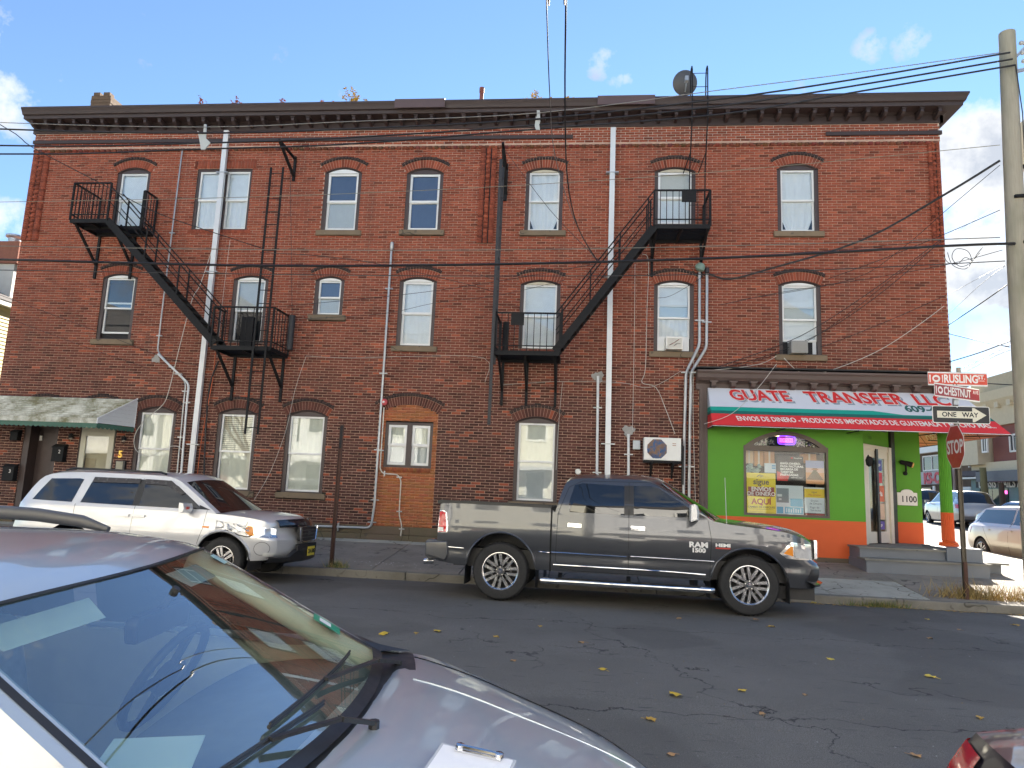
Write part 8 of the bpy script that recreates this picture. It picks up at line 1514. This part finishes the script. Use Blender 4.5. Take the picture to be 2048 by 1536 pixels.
# interior
M_DASH = plain('dash_grey', (.16, .17, .17), .75, var=.15); M_SEAT = plain('seat_cloth', (.42, .44, .42), .95, var=.2, scale=30); M_TRIM = plain('trim_beige', (.58, .60, .54), .8)
rows_ = [[(x, y, z+.015*math.sin(y*5)) for y in [-.70+.14*i for i in range(11)]] for x, z in ((.10, 1.00), (-.1, 1.0), (-.32, .985), (-.52, .95), (-.58, .86), (-.52, .60))]; m = MB(); m.grid(rows_); m.build('dashboard', M_DASH, nc.root, 50, fix=False)
m = MB(); m.box(-2.9, .0, -.72, .72, .28, .34); m.box(-.55, -.15, -.70, .70, .34, .9); m.build('floor', M_DARKIN, nc.root)
st_ = empty('steering_wheel', (-.66, .36, 1.00), (0, math.radians(-62), 0), nc.root); m = MB(); m.tube([(.185*math.cos(a), .185*math.sin(a), 0) for a in [2*math.pi*i/28 for i in range(29)]], .016, 8); m.lathe([(0, .02), (.06, .015), (.07, -.02), (0, -.03)], (0, 0, 0), 'z', 12); m.bar((-.17, 0, 0), (.17, 0, 0), .03, .02); m.bar((0, 0, 0), (0, -.17, 0), .03, .02, up=(0, 0, 1)); m.build('rim', M_BLACKPL, st_, 50)
for sd in (-1, 1):
    sx_ = -1.25; st_ = empty('seat', (sx_, sd*.36, .34), parent=nc.root); m = MB(); m.prism([(-.25, .0), (.28, .0), (.30, .22), (-.20, .18)], 'y', -.25, .25); o = m.build('cushion', M_SEAT, st_); bevel_mesh(o.data, .05, 3); smooth_by_angle(o.data, 60); m = MB(); m.prism([(-.22, .15), (-.02, .18), (-.16, .78), (-.28, .78), (-.36, .3)], 'y', -.24, .24); o = m.build('backrest', M_SEAT, st_); bevel_mesh(o.data, .05, 3); smooth_by_angle(o.data, 60); m = MB(); m.prism([(-.30, .80), (-.19, .80), (-.20, 1.0), (-.28, 1.0)], 'y', -.13, .13); o = m.build('headrest', M_SEAT, st_); bevel_mesh(o.data, .035, 3); smooth_by_angle(o.data, 60)
m = MB(); m.prism([(-2.3, .5), (-2.05, .5), (-2.15, 1.12), (-2.28, 1.12)], 'y', -.62, .62); o = m.build('rear_seat', M_SEAT, nc.root); bevel_mesh(o.data, .05, 2); m = MB(); m.grid([[(x, y, z-.03) for y in (-.5, -.25, 0, .25, .5)] for x, z in ((-.75, 1.42), (-1.1, 1.46), (-2.2, 1.45))]); m.build('headliner', M_TRIM, nc.root, fix=False)
for sd in (-1, 1): m = MB(); m.grid([[(x, sd*(.80 if z < 1 else .74), z) for z in (.35, .7, 1.06)] for x in (-.15, -1., -2.2)]); m.build('door_card', M_TRIM, nc.root, fix=False); m = MB(); m.tube([Vector((E_[0]-.02, sd*(nc.S(*E_)-.05), E_[1]-.03)) for E_ in nc.E2[:8]], .045, 8); m.build('inner_pillar', M_TRIM, nc.root, 60)
for sd in (-1, 1): m = MB(); q = [wsp(sd*a, b, -.05) for a, b in ((.30, .985), (.80, .97), (.78, .84), (.34, .85))]; m.add(q, [(0,1,2,3)]); m.build('sun_visor', plain('visor_mint', (.38, .46, .42), .8), nc.root, fix=False)
m = MB(); c = wsp(0.0, .80, -.10); o_ = empty('rear_view_mirror', c, parent=nc.root); m.prism([(-.13, -.035), (.13, -.035), (.14, .02), (.12, .04), (-.12, .04), (-.14, .02)], 'x', -.02, .02); q = m.build('housing', M_BLACKPL, o_); bevel_mesh(q.data, .01, 2); m = MB(); m.tube([(0, 0, .03), (.05, 0, .10)], .012, 6); m.build('stem', M_BLACKPL, o_)
# things on the foreground car
m = MB(); m.box(-.105, .105, -.14, .14, 0, .003); q = Vector((-.764-.22, 2.139-.50, .955)); o = m.build('paper_sheet', plain('mint_paper', (.60, .72, .66), .7, var=.05), None, None, q); o.rotation_euler = (.07, .0, .35); tag(o, 'pale sheet of paper lying on the dashboard of the foreground car', 'paper')
cb = empty('clipboard', (-.235, 1.95, .925), (.10, .10, -.10)); tag(cb, 'white clipboard with steel clip lying on the foreground hood', 'clipboard'); m = MB(); m.box(-.12, .085, -.29, .0, 0, .004); o = m.build('board', plain('acrylic', (.55, .58, .62), .15), cb); m = MB(); m.box(-.112, .077, -.285, -.012, .004, .007); m.build('paper', plain('white_paper', (.82, .82, .85), .7, var=.03), cb)
m = MB(); m.box(-.075, .05, -.035, -.005, .007, .012); m.tube([(-.075, -.02, .016), (.05, -.02, .016)], .007, 8); 
for x in (-.065, .04): m.lathe([(0, .022), (.012, .02), (.014, .01)], (x, -.018, 0), 'z', 10)
m.build('clip', M_CHROME, cb, 40)
